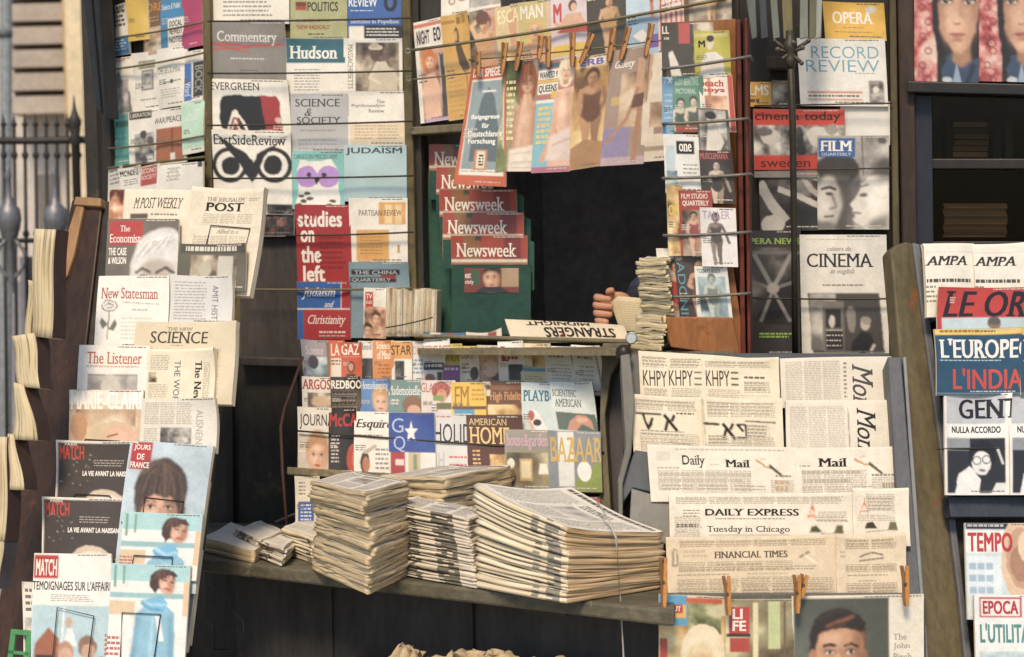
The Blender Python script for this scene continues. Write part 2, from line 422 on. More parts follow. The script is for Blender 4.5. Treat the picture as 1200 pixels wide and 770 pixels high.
def draw(mb, pos, art, box, rough, lim=.13):
    """lay the art on a surface pos(u, v, w); overlapping elements get their own thin layer of ink"""
    x0, y0, x1, y1 = box; placed = []
    for c, tris, kind, *_ in art:
        uv = [([((x - x0) / (x1 - x0), (y - y0) / (y1 - y0)) for x, y in t], l) for t, l in tris]
        if not uv: continue
        us = [u for t, _ in uv for u, v in t]; vs = [v for t, _ in uv for u, v in t]
        bb = (min(us), min(vs), max(us), max(vs))
        if bb[2] <= 0 or bb[0] >= 1 or bb[3] <= 0 or bb[1] >= 1: continue
        lay = 1
        for ob, ol in placed:
            if ob[0] < bb[2] and ob[2] > bb[0] and ob[1] < bb[3] and ob[3] > bb[1]: lay = max(lay, ol + 1)
        placed.append((bb, lay))
        m = matof(c, rough)
        for t, l in uv:
            p = t
            if bb[0] < 0 or bb[1] < 0 or bb[2] > 1 or bb[3] > 1: p = clip(list(t))
            for i in range(1, len(p) - 1):
                out = []; split((p[0], p[i], p[i + 1]), lim, out)
                for q in out:
                    ar = (q[1][0] - q[0][0]) * (q[2][1] - q[0][1]) - (q[2][0] - q[0][0]) * (q[1][1] - q[0][1])
                    if abs(ar) < 1e-9: continue
                    if ar > 0: q = (q[0], q[2], q[1])
                    mb.face([Vector(pos(u, v, LAY * (lay + l))) for u, v in q], m)

def blur(a, sg):
    if sg < .2: return a
    r = max(1, int(math.ceil(sg * 2.2))); k = np.exp(-.5 * (np.arange(-r, r + 1) / sg) ** 2); k /= k.sum()
    for ax in (0, 1):
        pw = [(0, 0)] * a.ndim; pw[ax] = (r, r); p = np.pad(a, pw, mode='edge'); o = np.zeros_like(a)
        for i, w in enumerate(k):
            sl_ = [slice(None)] * a.ndim; sl_[ax] = slice(i, i + a.shape[ax]); o = o + w * p[tuple(sl_)]
        a = o
    return a
def vnoise(h, w, px, rng, octs=3):
    out = np.zeros((h, w)); amp = 1.0; tot = 0
    for _ in range(octs):
        gh, gw = int(h / px) + 3, int(w / px) + 3
        g = rng.random((gh, gw)); y = np.arange(h) / px; x = np.arange(w) / px
        yi, xi = y.astype(int), x.astype(int); fy, fx_ = y - yi, x - xi
        fy = fy * fy * (3 - 2 * fy); fx_ = fx_ * fx_ * (3 - 2 * fx_)
        g0 = g[yi][:, xi] * (1 - fx_) + g[yi][:, xi + 1] * fx_; g1 = g[yi + 1][:, xi] * (1 - fx_) + g[yi + 1][:, xi + 1] * fx_
        out += amp * (g0 * (1 - fy)[:, None] + g1 * fy[:, None]); tot += amp; amp *= .55; px = max(1.3, px / 2.1)
    return out / tot
def picture(area, geo, base, den, seed):
    """rasterises printed colour areas to one linear colour per grid vertex, with soft edges and print grain"""
    x0, y0, x1, y1 = geo; SS = 2
    nx, ny = max(4, int((x1 - x0) * den)), max(4, int((y1 - y0) * den))
    w, h = (nx + 1) * SS, (ny + 1) * SS; sx, sy = (x1 - x0) / nx, (y1 - y0) / ny
    xs = x0 + (np.arange(w) + .5) / SS * sx - sx / 2; ys = y0 + (np.arange(h) + .5) / SS * sy - sy / 2
    rng = np.random.default_rng(seed); pw_ = np.zeros((h, w))
    def colour(c):
        if not isinstance(c, tuple): return np.array(faded(c)[:3]), None
        px = 480.0 / c[2] * SS * den * .8
        n = vnoise(h, w, max(4, px), rng, 4)
        for _ in range(9):          # soft shapes, as things in a photograph have
            bx_, by_ = rng.random() * w, rng.random() * h; rx, ry = px * (.3 + rng.random() * .6), px * (.3 + rng.random() * 1.1)
            d = ((np.arange(w) - bx_) / rx) ** 2
            e = ((np.arange(h) - by_) / ry) ** 2
            n = n + (rng.random() - .5) * .5 / (1 + np.exp((d[None, :] + e[:, None] - 1) * 4))
        n = (n - n.mean()) / (n.std() + 1e-6); t = np.clip(.5 + n * .24, 0, .999) * 3
        P_ = np.array([faded(k)[:3] for k in PAL[c[1]]]); i = t.astype(int); f = (t - i)[..., None]
        return None, P_[i] * (1 - f) + P_[i + 1] * f
    c, im = colour(base)
    im = np.ones((h, w, 3)) * c if im is None else im
    wn = [(vnoise(h, w, max(5, 9 * SS * den), rng, 3) - .5) * 2.6 * max(.35, min(1.8, (x1 - x0) / 70)) for _ in range(2)]
    XX, YY = xs[None, :] + np.zeros((h, 1)), ys[:, None] + np.zeros((1, w)); XW, YW = XX + wn[0], YY + wn[1]
    for el in area:
        c, tr = el[0], el[1]; wob = len(tr) > 2 and len(tr) < 52; soft = el[3] if len(el) > 3 else 0
        m = np.zeros((h, w), bool)
        for t, _ in tr:
            (ax, ay), (bx_, by_), (cx, cy) = t
            mg = 3 if wob else 0; i0, i1 = np.searchsorted(xs, min(ax, bx_, cx) - mg), np.searchsorted(xs, max(ax, bx_, cx) + mg); j0, j1 = np.searchsorted(ys, min(ay, by_, cy) - mg), np.searchsorted(ys, max(ay, by_, cy) + mg)
            if i0 >= i1 or j0 >= j1: continue
            X, Y = (XW[j0:j1, i0:i1], YW[j0:j1, i0:i1]) if wob else (xs[None, i0:i1], ys[j0:j1, None])
            e1 = (bx_ - ax) * (Y - ay) - (by_ - ay) * (X - ax); e2 = (cx - bx_) * (Y - by_) - (cy - by_) * (X - bx_); e3 = (ax - cx) * (Y - cy) - (ay - cy) * (X - cx)
            m[j0:j1, i0:i1] |= ((e1 >= 0) & (e2 >= 0) & (e3 >= 0)) | ((e1 <= 0) & (e2 <= 0) & (e3 <= 0))
        if not m.any(): continue
        mf = m.astype(float)
        if soft: mf = blur(mf, soft * SS * den); pw_ = np.maximum(pw_, mf)
        elif isinstance(c, tuple): pw_ = np.maximum(pw_ * (1 - mf), mf * .8)
        else: pw_ = pw_ * (1 - mf)
        cc, arr = colour(c)
        im = im * (1 - mf[..., None]) + (arr if arr is not None else cc) * mf[..., None]
    im = blur(im, .75)
    im = im.reshape(ny + 1, SS, nx + 1, SS, 3).mean((1, 3))
    pw_ = pw_.reshape(ny + 1, SS, nx + 1, SS).mean((1, 3))[..., None]
    g = 1 + (vnoise(ny + 1, nx + 1, 9 * den, rng, 3)[..., None] - .5) * .22 + pw_ * ((vnoise(ny + 1, nx + 1, 4.5 * den, rng, 3)[..., None] - .5) * .16 + (vnoise(ny + 1, nx + 1, 22 * den, rng, 2)[..., None] - .5) * .28) + (rng.random((ny + 1, nx + 1, 1)) - .5) * .10
    return np.clip(im * g, 0, 1), nx, ny
def printmat(rough):
    k = ('print', rough)
    if k in MATS: return MATS[k]
    m, t, b = newmat('printed_cover'); MATS[k] = m
    at_ = t.nodes.new('ShaderNodeAttribute'); at_.attribute_name = 'print'
    n = N(t, 'ShaderNodeTexNoise', i_Scale=300.0, i_Detail=3.0); t.links.new(ocoord(t), n.inputs['Vector'])
    f = ramp(t, n.outputs['Fac'], [(.3, g4(.93)), (.7, g4(1.05))])
    t.links.new(mixc(t, 'MULTIPLY', 1.0, at_.outputs['Color'], f), b.inputs['Base Color'])
    b.inputs['Roughness'].default_value = rough; b.inputs['Specular IOR Level'].default_value = .5 if rough < .7 else .12
    return m
def sheet(name, root, pos, art, geo, base, rough, den=1.0, seed=1, origin=None):
    """a printed sheet on pos(u, v, w): colour areas as a finely divided picture, lettering as its own outlines of ink just above it"""
    area = [e for e in art if e[2] == 'area']; text = [e for e in art if e[2] != 'area']
    tb = MB(); draw(tb, pos, text, geo, rough)
    if area or isinstance(base, tuple):
        col, nx, ny = picture(area, geo, base, den, seed); mat = printmat(rough)
    else: col, nx, ny, mat = None, 10, 10, ink(base, rough)
    o0 = origin if origin is not None else WORLD[root.name]
    u, v = np.meshgrid(np.linspace(0, 1, nx + 1), np.linspace(0, 1, ny + 1))
    P = pos(u, v, np.zeros_like(u)).reshape(-1, 3) - np.array(o0)
    idx = np.arange((nx + 1) * (ny + 1)).reshape(ny + 1, nx + 1)
    Q = np.stack([idx[:-1, :-1], idx[1:, :-1], idx[1:, 1:], idx[:-1, 1:]], -1).reshape(-1, 4)
    nv, nq = len(P), len(Q)
    V = np.concatenate([P, np.array([tuple(p) for p in tb.v]).reshape(-1, 3) - np.array(o0)]) if tb.v else P
    loops = np.concatenate([Q.ravel(), np.array([i + nv for f in tb.f for i in f], int)]) if tb.f else Q.ravel()
    tot = np.concatenate([np.full(nq, 4), np.array([len(f) for f in tb.f], int)]) if tb.f else np.full(nq, 4)
    st = np.concatenate([[0], np.cumsum(tot)[:-1]])
    me = bpy.data.meshes.new(name)
    me.vertices.add(len(V)); me.vertices.foreach_set('co', V.astype(np.float32).ravel())
    me.loops.add(len(loops)); me.loops.foreach_set('vertex_index', loops.astype(np.int32))
    me.polygons.add(len(tot)); me.polygons.foreach_set('loop_start', st.astype(np.int32)); me.polygons.foreach_set('loop_total', tot.astype(np.int32))
    me.materials.append(mat)
    for m in tb.mats: me.materials.append(m)
    me.polygons.foreach_set('material_index', np.concatenate([np.zeros(nq, int), np.array(tb.m, int) + 1]).astype(np.int32) if tb.f else np.zeros(nq, np.int32))
    me.polygons.foreach_set('use_smooth', np.concatenate([np.ones(nq, bool), np.zeros(len(tb.f), bool)]))
    if col is not None:
        ca = me.color_attributes.new('print', 'FLOAT_COLOR', 'POINT'); c4 = np.ones((len(V), 4), np.float32); c4[:nv, :3] = col.reshape(-1, 3)
        ca.data.foreach_set('color', c4.ravel())
    me.update(calc_edges=True); me.validate()
    ob = bpy.data.objects.new(name, me); COL.objects.link(ob)
    if root is not None: ob.parent = root
    else: ob.location = o0
    WORLD[ob.name] = Vector(o0)
    return ob

def item(name, label, cat, pl, geo, off, base, art=(), thick=.005, rough=.4, group=None, bend=None, edge='d8cbb2', sk=(0, 0), news=False, fold=0.0, corner=None, quad=None, mat=None):
    """one magazine, book or newspaper standing on a plane. geo = nominal pixel box; sk = (shift of the bottom edge, shift of the right edge); quad = four
    explicit corners (tl, tr, br, bl) the nominal box is stretched to"""
    x0, y0, x1, y1 = geo; dx, dy = sk
    q = quad or [(x0, y0), (x1, y0 + dy), (x1 + dx, y1 + dy), (x0 + dx, y1)]
    A, B, C, D = [pl.hit(x, y, off) for x, y in q]; n = pl.n
    rr = random.Random(int(x0 * 131 + y0 * 17 + 5000))
    b = bend or ((rr.uniform(-.003, .005), rr.uniform(-.002, .004)) if not news else (rr.uniform(-.003, .007), rr.uniform(-.003, .006)))
    ct = corner if corner is not None else (rr.uniform(-.006, .014), rr.uniform(-.006, .016))
    ph = rr.uniform(0, 6)
    An, Bn, Cn, Dn, nn = [np.array(p) for p in (A, B, C, D, n)]
    def pos(u, v, w):
        u, v, w = np.asarray(u, float), np.asarray(v, float), np.asarray(w, float)
        e = 4 * u * (1 - u) * b[0] + 4 * v * (1 - v) * b[1] + .0008 * np.sin(5 * u + 3 * v + ph)
        t1 = np.maximum(0, u + (1 - v) - 1.35); t0 = np.maximum(0, (1 - u) + (1 - v) - 1.35)
        e += ct[1] * t1 * t1 * 2.4 + ct[0] * t0 * t0 * 2.4
        e -= fold * np.maximum(0, 1 - v / .04)
        X = lambda a: a[..., None]
        return X((1 - u) * (1 - v)) * An + X(u * (1 - v)) * Bn + X(u * v) * Cn + X((1 - u) * v) * Dn + X(w + e) * nn
    root = thing(name, (C + D) / 2 - n * thick, label, cat, group)
    if not news and not isinstance(base, tuple) and x1 - x0 > 14 and cat in ('magazine', 'journal'):      # price, date and the odd line of small print
        dk = sum(lin(base)[:3]) < .9; st_ = random.getstate(); random.seed(int(x0 * 13 + y0)); w_ = x1 - x0
        ic = 'c8c0b4' if dk else '6f6962'
        art = list(art) + L(x0 + w_ * .55, y0 + 1.2, x1 - 2, y0 + 2.6, 1, ic, .8) + (L(x0 + 2, y0 + (y1 - y0) * .52, x0 + 2 + w_ * .3, y0 + (y1 - y0) * .62, 3, ic, .45) if w_ < 45 else []) + L(x0 + w_ * .4, y1 - 5, x1 - 3, y1 - 3.4, 1, ic, .8)
        random.setstate(st_)
    K = 10; vp = lambda u, v, w: Vector(pos(u, v, w))
    big = (x1 - x0) * (y1 - y0)
    sheet('front_page' if news else 'cover', root, pos, list(art), geo, base, rough, 1.15 if big < 6000 else (.9 if big < 14000 else .7), int(x0 * 31 + y0 * 7 + 90000))
    pm = pages(edge, 900 if not news else 420)
    pb = MB()
    w, h = (B - A).length, (D - A).length
    per = [(i / K, 0) for i in range(K)] + [(1, i / K) for i in range(K)] + [(1 - i / K, 1) for i in range(K)] + [(0, 1 - i / K) for i in range(K)]
    lv = [-.0003, -thick * .5, -thick]
    rows, uvs = [], []
    for wv in lv:
        rows.append([vp(u, v, wv) for u, v in per]); uvs.append([(u * w + v * h, wv) for u, v in per])
    pb.grid(rows, pm, uvs, close=True, smooth=False)
    pb.grid([[vp(1 - i / K, j / K, -thick) for i in range(K + 1)] for j in range(K + 1)], pm, [[(i * .02, j * .02) for i in range(K + 1)] for j in range(K + 1)])
    pb.build('inner_sheets' if news else 'pages', root, recalc=False)
    return root
# ---------------------------------------------------------------- planes of the place
K = Plane(480, 290, 5.15, 14, 0)                        # kiosk face
P1 = Plane(0, 0, 0, 44, 0, pt=K.hit(243, 100))          # wing folding back on the left
RK = Plane(825, 220, 4.55, 10, 0)                       # upright postcard-style rack
CT = Plane(530, 470, 4.84, 12, 12)                      # tiered magazine rack on the counter
FR = Plane(900, 560, 4.22, 2, 24)                       # tiered newspaper rack, front right
FB = Plane(900, 735, 3.98, 2, 4)                        # covers pegged along its foot
LR = Plane(190, 470, 4.62, 22, 20)                      # leaning newspaper rack, left
SR = Plane(1150, 450, 4.40, -20, 18)                    # leaning rack, far right
ZC = .79                                                # counter top
Z = Vector((0, 0, 1))

OLIVE = paint('5b5138', .6, .4, 9, '8a6a44')
OLIVE2 = paint('6e6650', .65, .35, 9, '8d7d5c')
NAVY = paint('433e3b', .45, .35, 8, '55504a', (1, 1, .3), .1)
NAVY2 = paint('37332e', .5, .4, 8, '4c4438')
BLACK = paint('2e2a27', .7, .3, 8)
BROWN = paint('3c2a1e', .45, .45, 7, '553822')
RUST = paint('8a5a34', .6, .3, 12, '6e4426')
RUSTD = paint('5e2c20', .55, .35, 12)
GREYB = paint('64625a', .6, .22, 10, None)
GREYD = paint('3a3f47', .55, .25, 10)
WIRE = metal('6a634c', .5, .2)
WIRED = metal('3c382f', .5, .2)

# ---------------------------------------------------------------- ground and what lies behind
mb = MB()
gm = paint('8d8a84', .85, .18, 3, None, (1, 1, 1))
mb.grid([[Vector((-60 + 12 * i, -12 + 12 * j, 0)) for i in range(11)] for j in range(9)], gm, smooth=False)
struct(mb.build('pavement'))
def bx(mb, x0, x1, y0, y1, z0, z1, m): mb.prism([Vector((x0, y0, z0)), Vector((x1, y0, z0)), Vector((x1, y0, z1)), Vector((x0, y0, z1))], [Vector((x0, y1, z0)), Vector((x1, y1, z0)), Vector((x1, y1, z1)), Vector((x0, y1, z1))], m)
FAR, RD = 17.0, 9.6
PX = lambda px, d=FAR: at(px, 385, d).x
PZ = lambda py, d=FAR: at(60, py, d).z
mb = MB(); bx(mb, -14, 0.2, RD - .15, RD + .15, 0, PZ(700, RD), paint('8a857c', .8, .2, 5, None, (1, 1, 1)))
tag(mb.build('stone_plinth'), 'low grey stone plinth under the iron railing', 'plinth')
bld = thing('stone_building', (-4, FAR, 0), 'blurred pale building with wide horizontal bands behind the railing', 'building')
mb = MB(); bx(mb, -22, 16, FAR + .6, FAR + 4, 0, 9, paint('c2bab2', .8, .15, 1.5, None, (1, 1, 1))); mb.build('wall', bld)
bandl = paint('a89c90', .8, .2, 2, None, (1, 1, 1)); bandd = paint('7a6e64', .8, .25, 3, None, (1, 1, 1))
y = 132
while PZ(y) < 6.5:
    mb = MB(); bx(mb, PX(15), PX(91), FAR + .1, FAR + .62, PZ(y), PZ(y - 20), bandl); bx(mb, PX(15), PX(90), FAR + .3, FAR + .62, PZ(y - 20), PZ(y - 27), bandd); mb.build('stone_band', bld); y -= 27
mb = MB(); bx(mb, PX(96), PX(114), FAR - .3, FAR + .7, 0, 8, paint('d2c0a0', .8, .2, 2, None, (1, 1, 1))); mb.build('sandstone_pier', bld)
mb = MB(); bx(mb, PX(84), PX(95), FAR, FAR + .7, PZ(150), 8, paint('b39a74', .8, .2, 2, None, (1, 1, 1))); mb.build('sandstone_pier', bld)
mb = MB(); bx(mb, PX(-80), PX(94), FAR + .2, FAR + .62, 0, PZ(330), paint('8f8c94', .8, .2, 2, None, (1, 1, 1))); mb.build('base_course', bld)
mb = MB(); bx(mb, PX(28), PX(35), FAR - .1, FAR + .18, 0, PZ(300), paint('6a6a70', .6, .2, 2, None, (1, 1, 1))); mb.build('door', bld)
mb = MB(); bx(mb, PX(52), PX(70), FAR - .1, FAR + .18, 0, PZ(205), paint('6a6460', .6, .2, 2, None, (1, 1, 1))); mb.build('door', bld)
mb = MB(); mb.tube([at(7, y, 12.0) for y in (900, 400, 0, -900)], .038, metal('8a9090', .6, .2), 10); mb.tube([at(5, y, 12.0) for y in (36, 44)], .052, metal('5a6060', .6, .2), 10)
tag(mb.build('downpipe', None, at(7, 900, 12)), 'grey vertical pipe standing behind the railing at far left', 'pipe')
IRON = metal('34322f', .5, .2)
ra = thing('iron_railing', at(60, 700, RD), 'dark wrought iron railing with spear heads behind the stand', 'railing')
for y, r in ((165, .019), (282, .013), (660, .018)):
    mb = MB(); mb.tube([at(-340, y, RD), at(40, y, RD), at(560, y - 10, RD)], r, IRON, 8); mb.build('rail', ra)
for i in range(-14, 38):
    x = 4 + i * 12.5
    mb = MB(); mb.tube([at(x, 146, RD), at(x + 3, 400, RD), at(x + 6, 700, RD)], .0095, IRON, 8)
    for yy in (182, 274): mb.lathe(at(x + (yy - 146) * .012, yy, RD), [(.010, -.02), (.019, 0), (.010, .02)], IRON, 8)
    mb.lathe(at(x, 146, RD), [(.010, -.01), (.018, .0), (.010, .012), (.001, .06)], IRON, 8)
    mb.build('baluster', ra)
SILV = metal('77777a', .45, .5)
for x in (12, 66):
    mb = MB(); p = at(x, 285, RD - .2)
    mb.lathe(p, [(.016, -.25), (.018, .02), (.05, .06), (.062, .12), (.055, .17), (.028, .2), (.016, .24), (.012, .32), (.02, .34), (.002, .38)], SILV, 12)
    for s_ in (-1, 1): mb.tube([p + Vector((s_ * (.02 + .055 * math.sin(t * .5)), 0, .02 - .03 * t)) for t in range(8)], .010, SILV, 6)
    mb.build('spear_finial', ra)
mb = MB(); p = at(88, 158, RD - .05); mb.lathe(p, [(.022, -2.2), (.022, -.05), (.038, -.03), (.024, 0), (.03, .04), (.036, .07), (.02, .1), (.01, .13), (.002, .2)], IRON, 12); mb.build('post', ra)

# ---------------------------------------------------------------- the kiosk
def xyz(v, z): return Vector((v.x, v.y, z))
kiosk = thing('newspaper_kiosk', xyz(K.hit(640, 300), 0), 'dark painted newspaper kiosk with an open black hatch', 'kiosk')
def kpart(name, quads, off0, off1, mat, bevel=.002, pl=K):
    mb = MB()
    for q in quads: slab(mb, pl, q, off0, off1, mat)
    return mb.build(name, kiosk, bevel=bevel)
BD1 = kpart('display_board', [[(246, -60), (470, -60), (481, 420), (250, 420)]], -.04, -.012, OLIVE)
BD0 = kpart('wing_board', [[(116, -80), (238, -60), (238, 560), (124, 560)]], -.04, -.012, paint('2c2a26', .6, .3, 9), pl=P1)
BD2 = kpart('display_board', [[(866, -60), (1041, -60), (1048, 424), (866, 424)]], -.04, -.012, paint('2e2a26', .6, .3, 9))
BD3 = kpart('header_board', [[(489, -60), (866, -60), (866, 128), (489, 140)]], -.04, -.012, NAVY2)
kpart('post', [[(236, -60), (245, -60), (250, 300), (241, 300)]], -.06, .028, OLIVE, .004)
kpart('post', [[(469, -60), (479, -60), (489, 396), (479, 396)]], -.06, .03, OLIVE, .004)
kpart('post', [[(480, -60), (489, -60), (498, 396), (490, 396)]], -.06, .006, NAVY2, .004)
kpart('post', [[(1041, -60), (1049, -60), (1056, 420), (1048, 420)]], -.06, .04, OLIVE, .004)
kpart('post', [[(1050, -60), (1069, -60), (1075, 300), (1057, 300)]], -.06, .02, paint('3a2f28', .6, .4, 8, '6a4a34'), .004)
kpart('post', [[(118, -80), (127, -80), (130, 300), (122, 300)]], -.06, .03, paint('2e2924', .6, .3, 9), .003, P1)
kpart('hatch_beam', [[(480, 149), (786, 128), (786, 139), (480, 158)]], -.06, .045, OLIVE2, .003)
kpart('base_panel', [[(241, 424), (1056, 424), (1070, 1400), (236, 1400)]], -.05, -.02, NAVY2)
kpart('base_panel', [[(279, 275), (349, 277), (352, 424), (282, 424)]], -.05, .0, NAVY, .003)
kpart('base_ledge', [[(279, 418), (352, 420), (352, 430), (279, 428)]], -.02, .03, NAVY, .003)
kpart('batten', [[(264, 430), (272, 430), (274, 660), (266, 660)], [(345, 430), (349, 430), (351, 660), (347, 660)]], -.03, -.004, BLACK)
# hatch room
nrm = K.n
a = xyz(K.hit(494, 300, -.05), 0); b = xyz(K.hit(1046, 300, -.05), 0); back = -nrm * 1.5; back.z = 0
DARK = paint('a8a29e', .8, .3, 4, None, (1, 1, 1))
def wallseg(name, p, q, z0, z1, t, m):
    d = (q - p).normalized(); s = Vector((d.y, -d.x, 0)) * t
    mb = MB(); mb.prism([xyz(p, z0), xyz(q, z0), xyz(q, z1), xyz(p, z1)], [xyz(p + s, z0), xyz(q + s, z0), xyz(q + s, z1), xyz(p + s, z1)], m); return mb.build(name, kiosk)
wallseg('side_wall', a, a + back, 0, 2.5, -.04, DARK)
e_ = xyz(K.hit(1300, 300, -.05), 0)
wallseg('side_wall', e_, e_ + back, 0, 2.5, .04, DARK)
wallseg('rear_wall', a + back, e_ + back, 0, 2.5, -.04, DARK)
w0 = xyz(P1.hit(118, 300, -.04), 0)
wallseg('side_wall', w0, w0 + back * .8, 0, 2.5, -.04, NAVY2)
mb = MB(); o = nrm * .06
p_ = [a - (e_ - a) * .34 + o, e_ + o, e_ + back, a - (e_ - a) * .34 + back]
mb.prism([xyz(v, 2.5) for v in p_], [xyz(v, 2.58) for v in p_], NAVY2); mb.build('roof', kiosk)
# right wall with poster frame and two glazed cases
CASE = paint('2a2726', .5, .3, 8)
kpart('side_panel', [[(1070, -60), (1300, -60), (1300, 98), (1070, 98)]], -.05, -.012, BLACK)
kpart('poster_ledge', [[(1063, 95), (1300, 101), (1300, 114), (1063, 108)]], -.05, .05, CASE, .003)
kpart('side_panel', [[(1062, 110), (1092, 112), (1094, 300), (1066, 300)]], -.05, .0, paint('262b35', .5, .25, 8))
kpart('side_panel', [[(1056, 283), (1300, 283), (1300, 1400), (1070, 1400)]], -.05, -.012, NAVY2)
kpart('case_shelf', [[(1092, 186), (1300, 186), (1300, 198), (1092, 198)]], -.35, .0, CASE, .003)
kpart('case_back', [[(1080, 100), (1310, 100), (1310, 300), (1080, 300)]], -.42, -.4, BLACK)
gl, t, bs = newmat('case_glass'); 
for n_ in list(t.nodes):
    if n_ != bs and n_.type == 'BSDF_PRINCIPLED': t.nodes.remove(n_)
tr = t.nodes.new('ShaderNodeBsdfTransparent'); tr.inputs[0].default_value = (.62, .60, .58, 1); gs = t.nodes.new('ShaderNodeBsdfGlossy'); gs.inputs['Roughness'].default_value = .03
fr = t.nodes.new('ShaderNodeFresnel'); mx = t.nodes.new('ShaderNodeMixShader'); fr.inputs['IOR'].default_value = 1.16; t.links.new(fr.outputs[0], mx.inputs[0]); t.links.new(tr.outputs[0], mx.inputs[1]); t.links.new(gs.outputs[0], mx.inputs[2])
t.links.new(mx.outputs[0], t.nodes['Material Output'].inputs[0])
for q in ([(1093, 113), (1290, 113), (1290, 186), (1093, 186)], [(1094, 199), (1290, 199), (1290, 282), (1094, 282)]):
    kpart('window_pane', [q], -.024, -.018, gl, 0)
# retaining wires of the boards
def wire(parent, pl, p, q, off, r=.0030, m=None, name='retaining_wire', sag=2.0, wrap=0):
    mb = MB(); k = 8
    pts = [pl.hit(p[0] + (q[0] - p[0]) * i / k, p[1] + (q[1] - p[1]) * i / k + sag * 4 * (i / k) * (1 - i / k), off) for i in range(k + 1)]
    if wrap: pts = [pts[0] - pl.n * wrap] + pts + [pts[-1] - pl.n * wrap]
    mb.tube(pts, r, m or WIRE, 6); return mb.build(name, parent)
for p, q in (((127, 45), (237, 26)), ((125, 82), (238, 62)), ((127, 174), (239, 159)), ((120, 132), (239, 118))):
    if p[1] != 132: wire(BD0, P1, p, q, .032)
wire(BD0, P1, (126, 197), (240, 184), .036, .004, OLIVE, sag=0)
wire(BD0, P1, (128, 237), (165, 235), .05)
for y0, y1 in ((25, 21), (86, 83), (147, 142), (209, 206), (276, 272), (339, 338)):
    x0 = 243 if y0 < 230 else (282 if y0 > 300 else 335)
    wire(BD1, K, (x0, y0), (484, y1), .062, .0034 if y0 > 300 else .0028, WIRED if y0 < 300 else WIRE, sag=1)
wire(BD3, K, (482, 59), (862, -4), .062, .0044, WIRE, sag=3)
wire(BD3, K, (484, 93), (600, 78), .058, .0024, WIRE, sag=1)
wire(BD2, K, (884, 124), (1046, 121), .05, .0022, WIRED, sag=0)
wire(BD2, K, (884, 200), (1046, 197), .062, .0022, WIRED, sag=0)
wire(BD2, K, (870, 349), (1050, 350), .062, .0026, WIRED, sag=1)
for x, y in ((483, 92), (482, 60)):
    mb = MB(); c = K.hit(x - 4, y, .05); mb.tube([c + Vector((.007 * math.cos(i * .7), -.004, .007 * math.sin(i * .7))) for i in range(10)], .0018, metal('8a867c'), 6); mb.build('wire_eye', kiosk)

# folded awning: hub, rod and the gathered metal slats over the boards
aw = thing('awning_bracket', K.hit(930, 420, .2), 'dark iron rod with knobbed hub and gathered grey slats before the film magazines', 'awning bracket')
mb = MB(); mb.tube([K.hit(926, 60, .22), K.hit(929, 150, .2), K.hit(931, 300, .17), K.hit(932, 425, .14)], [.0085, .0085, .008, .008], metal('3b382f', .5, .3), 10); mb.build('rod', aw)
mb = MB(); c = K.hit(926, 62, .22)
hub = metal('48443a', .5, .4)
mb.lathe(c - Z * .035, [(.008, 0), (.013, .008), (.015, .02), (.010, .03), (.017, .042), (.018, .056), (.011, .068), (.010, .09)], hub, 14)
mb.build('hub', aw)
for dx, dy, r in ((-16, -2, .013), (16, -4, .012), (24, -12, .011), (-9, 8, .009), (15, 14, .011), (4, -10, .012), (-20, -12, .009)):
    mb = MB(); r *= .55; q = K.hit(926 + dx * .9, 60 + dy, .235); mb.lathe(q - Vector((0, r, 0)), [(.001, 0), (r * .7, r * .3), (r, r), (r * .7, r * 1.7), (.001, r * 2)], metal('6a665c', .45, .4), 10, Vector((0, 1, 0))); mb.tube([c, q], .005, hub, 6); mb.build('knob', aw)
for (xa, xb, xc, xd, h) in ((862, 882, 887, 881, '59605a'), (884, 893, 900, 892, '3f4548'), (896, 904, 914, 906, '6a6f66'), (913, 926, 929, 918, '6b6244'), (938, 946, 947, 937, '7f8478'), (950, 960, 957, 948, '62604c'), (961, 966, 962, 954, '8d8f84')):
    mb = MB(); slab(mb, K, [(xa, -90), (xb, -90), (xc, 44), (xd, 46)], .17, .178, paint(h, .5, .25, 10)); mb.build('slat', aw, bevel=.002)
kpart('cross_bar', [[(897, 66), (920, 66), (920, 80), (897, 80)]], -.01, .10, BLACK)
# dark fluted shutter folded at the left end
sh = thing('folded_shutter', P1.hit(110, 260, .1), 'black fluted shutter folded narrow beside the left wing', 'shutter')
for k, (x0, x1, x2, x3, y) in enumerate(((92, 98, 115, 112, 128), (98, 104, 118, 115, 132), (104, 110, 121, 118, 136), (109, 116, 123, 121, 140))):
    mb = MB(); slab(mb, P1, [(x0 - 6, -90), (x1 - 6, -90), (x2, y), (x3, y - 2)], .05, .09 + .01 * (k % 2), paint('24262a', .5, .3, 10)); mb.build('shutter_leaf', sh, bevel=.003)

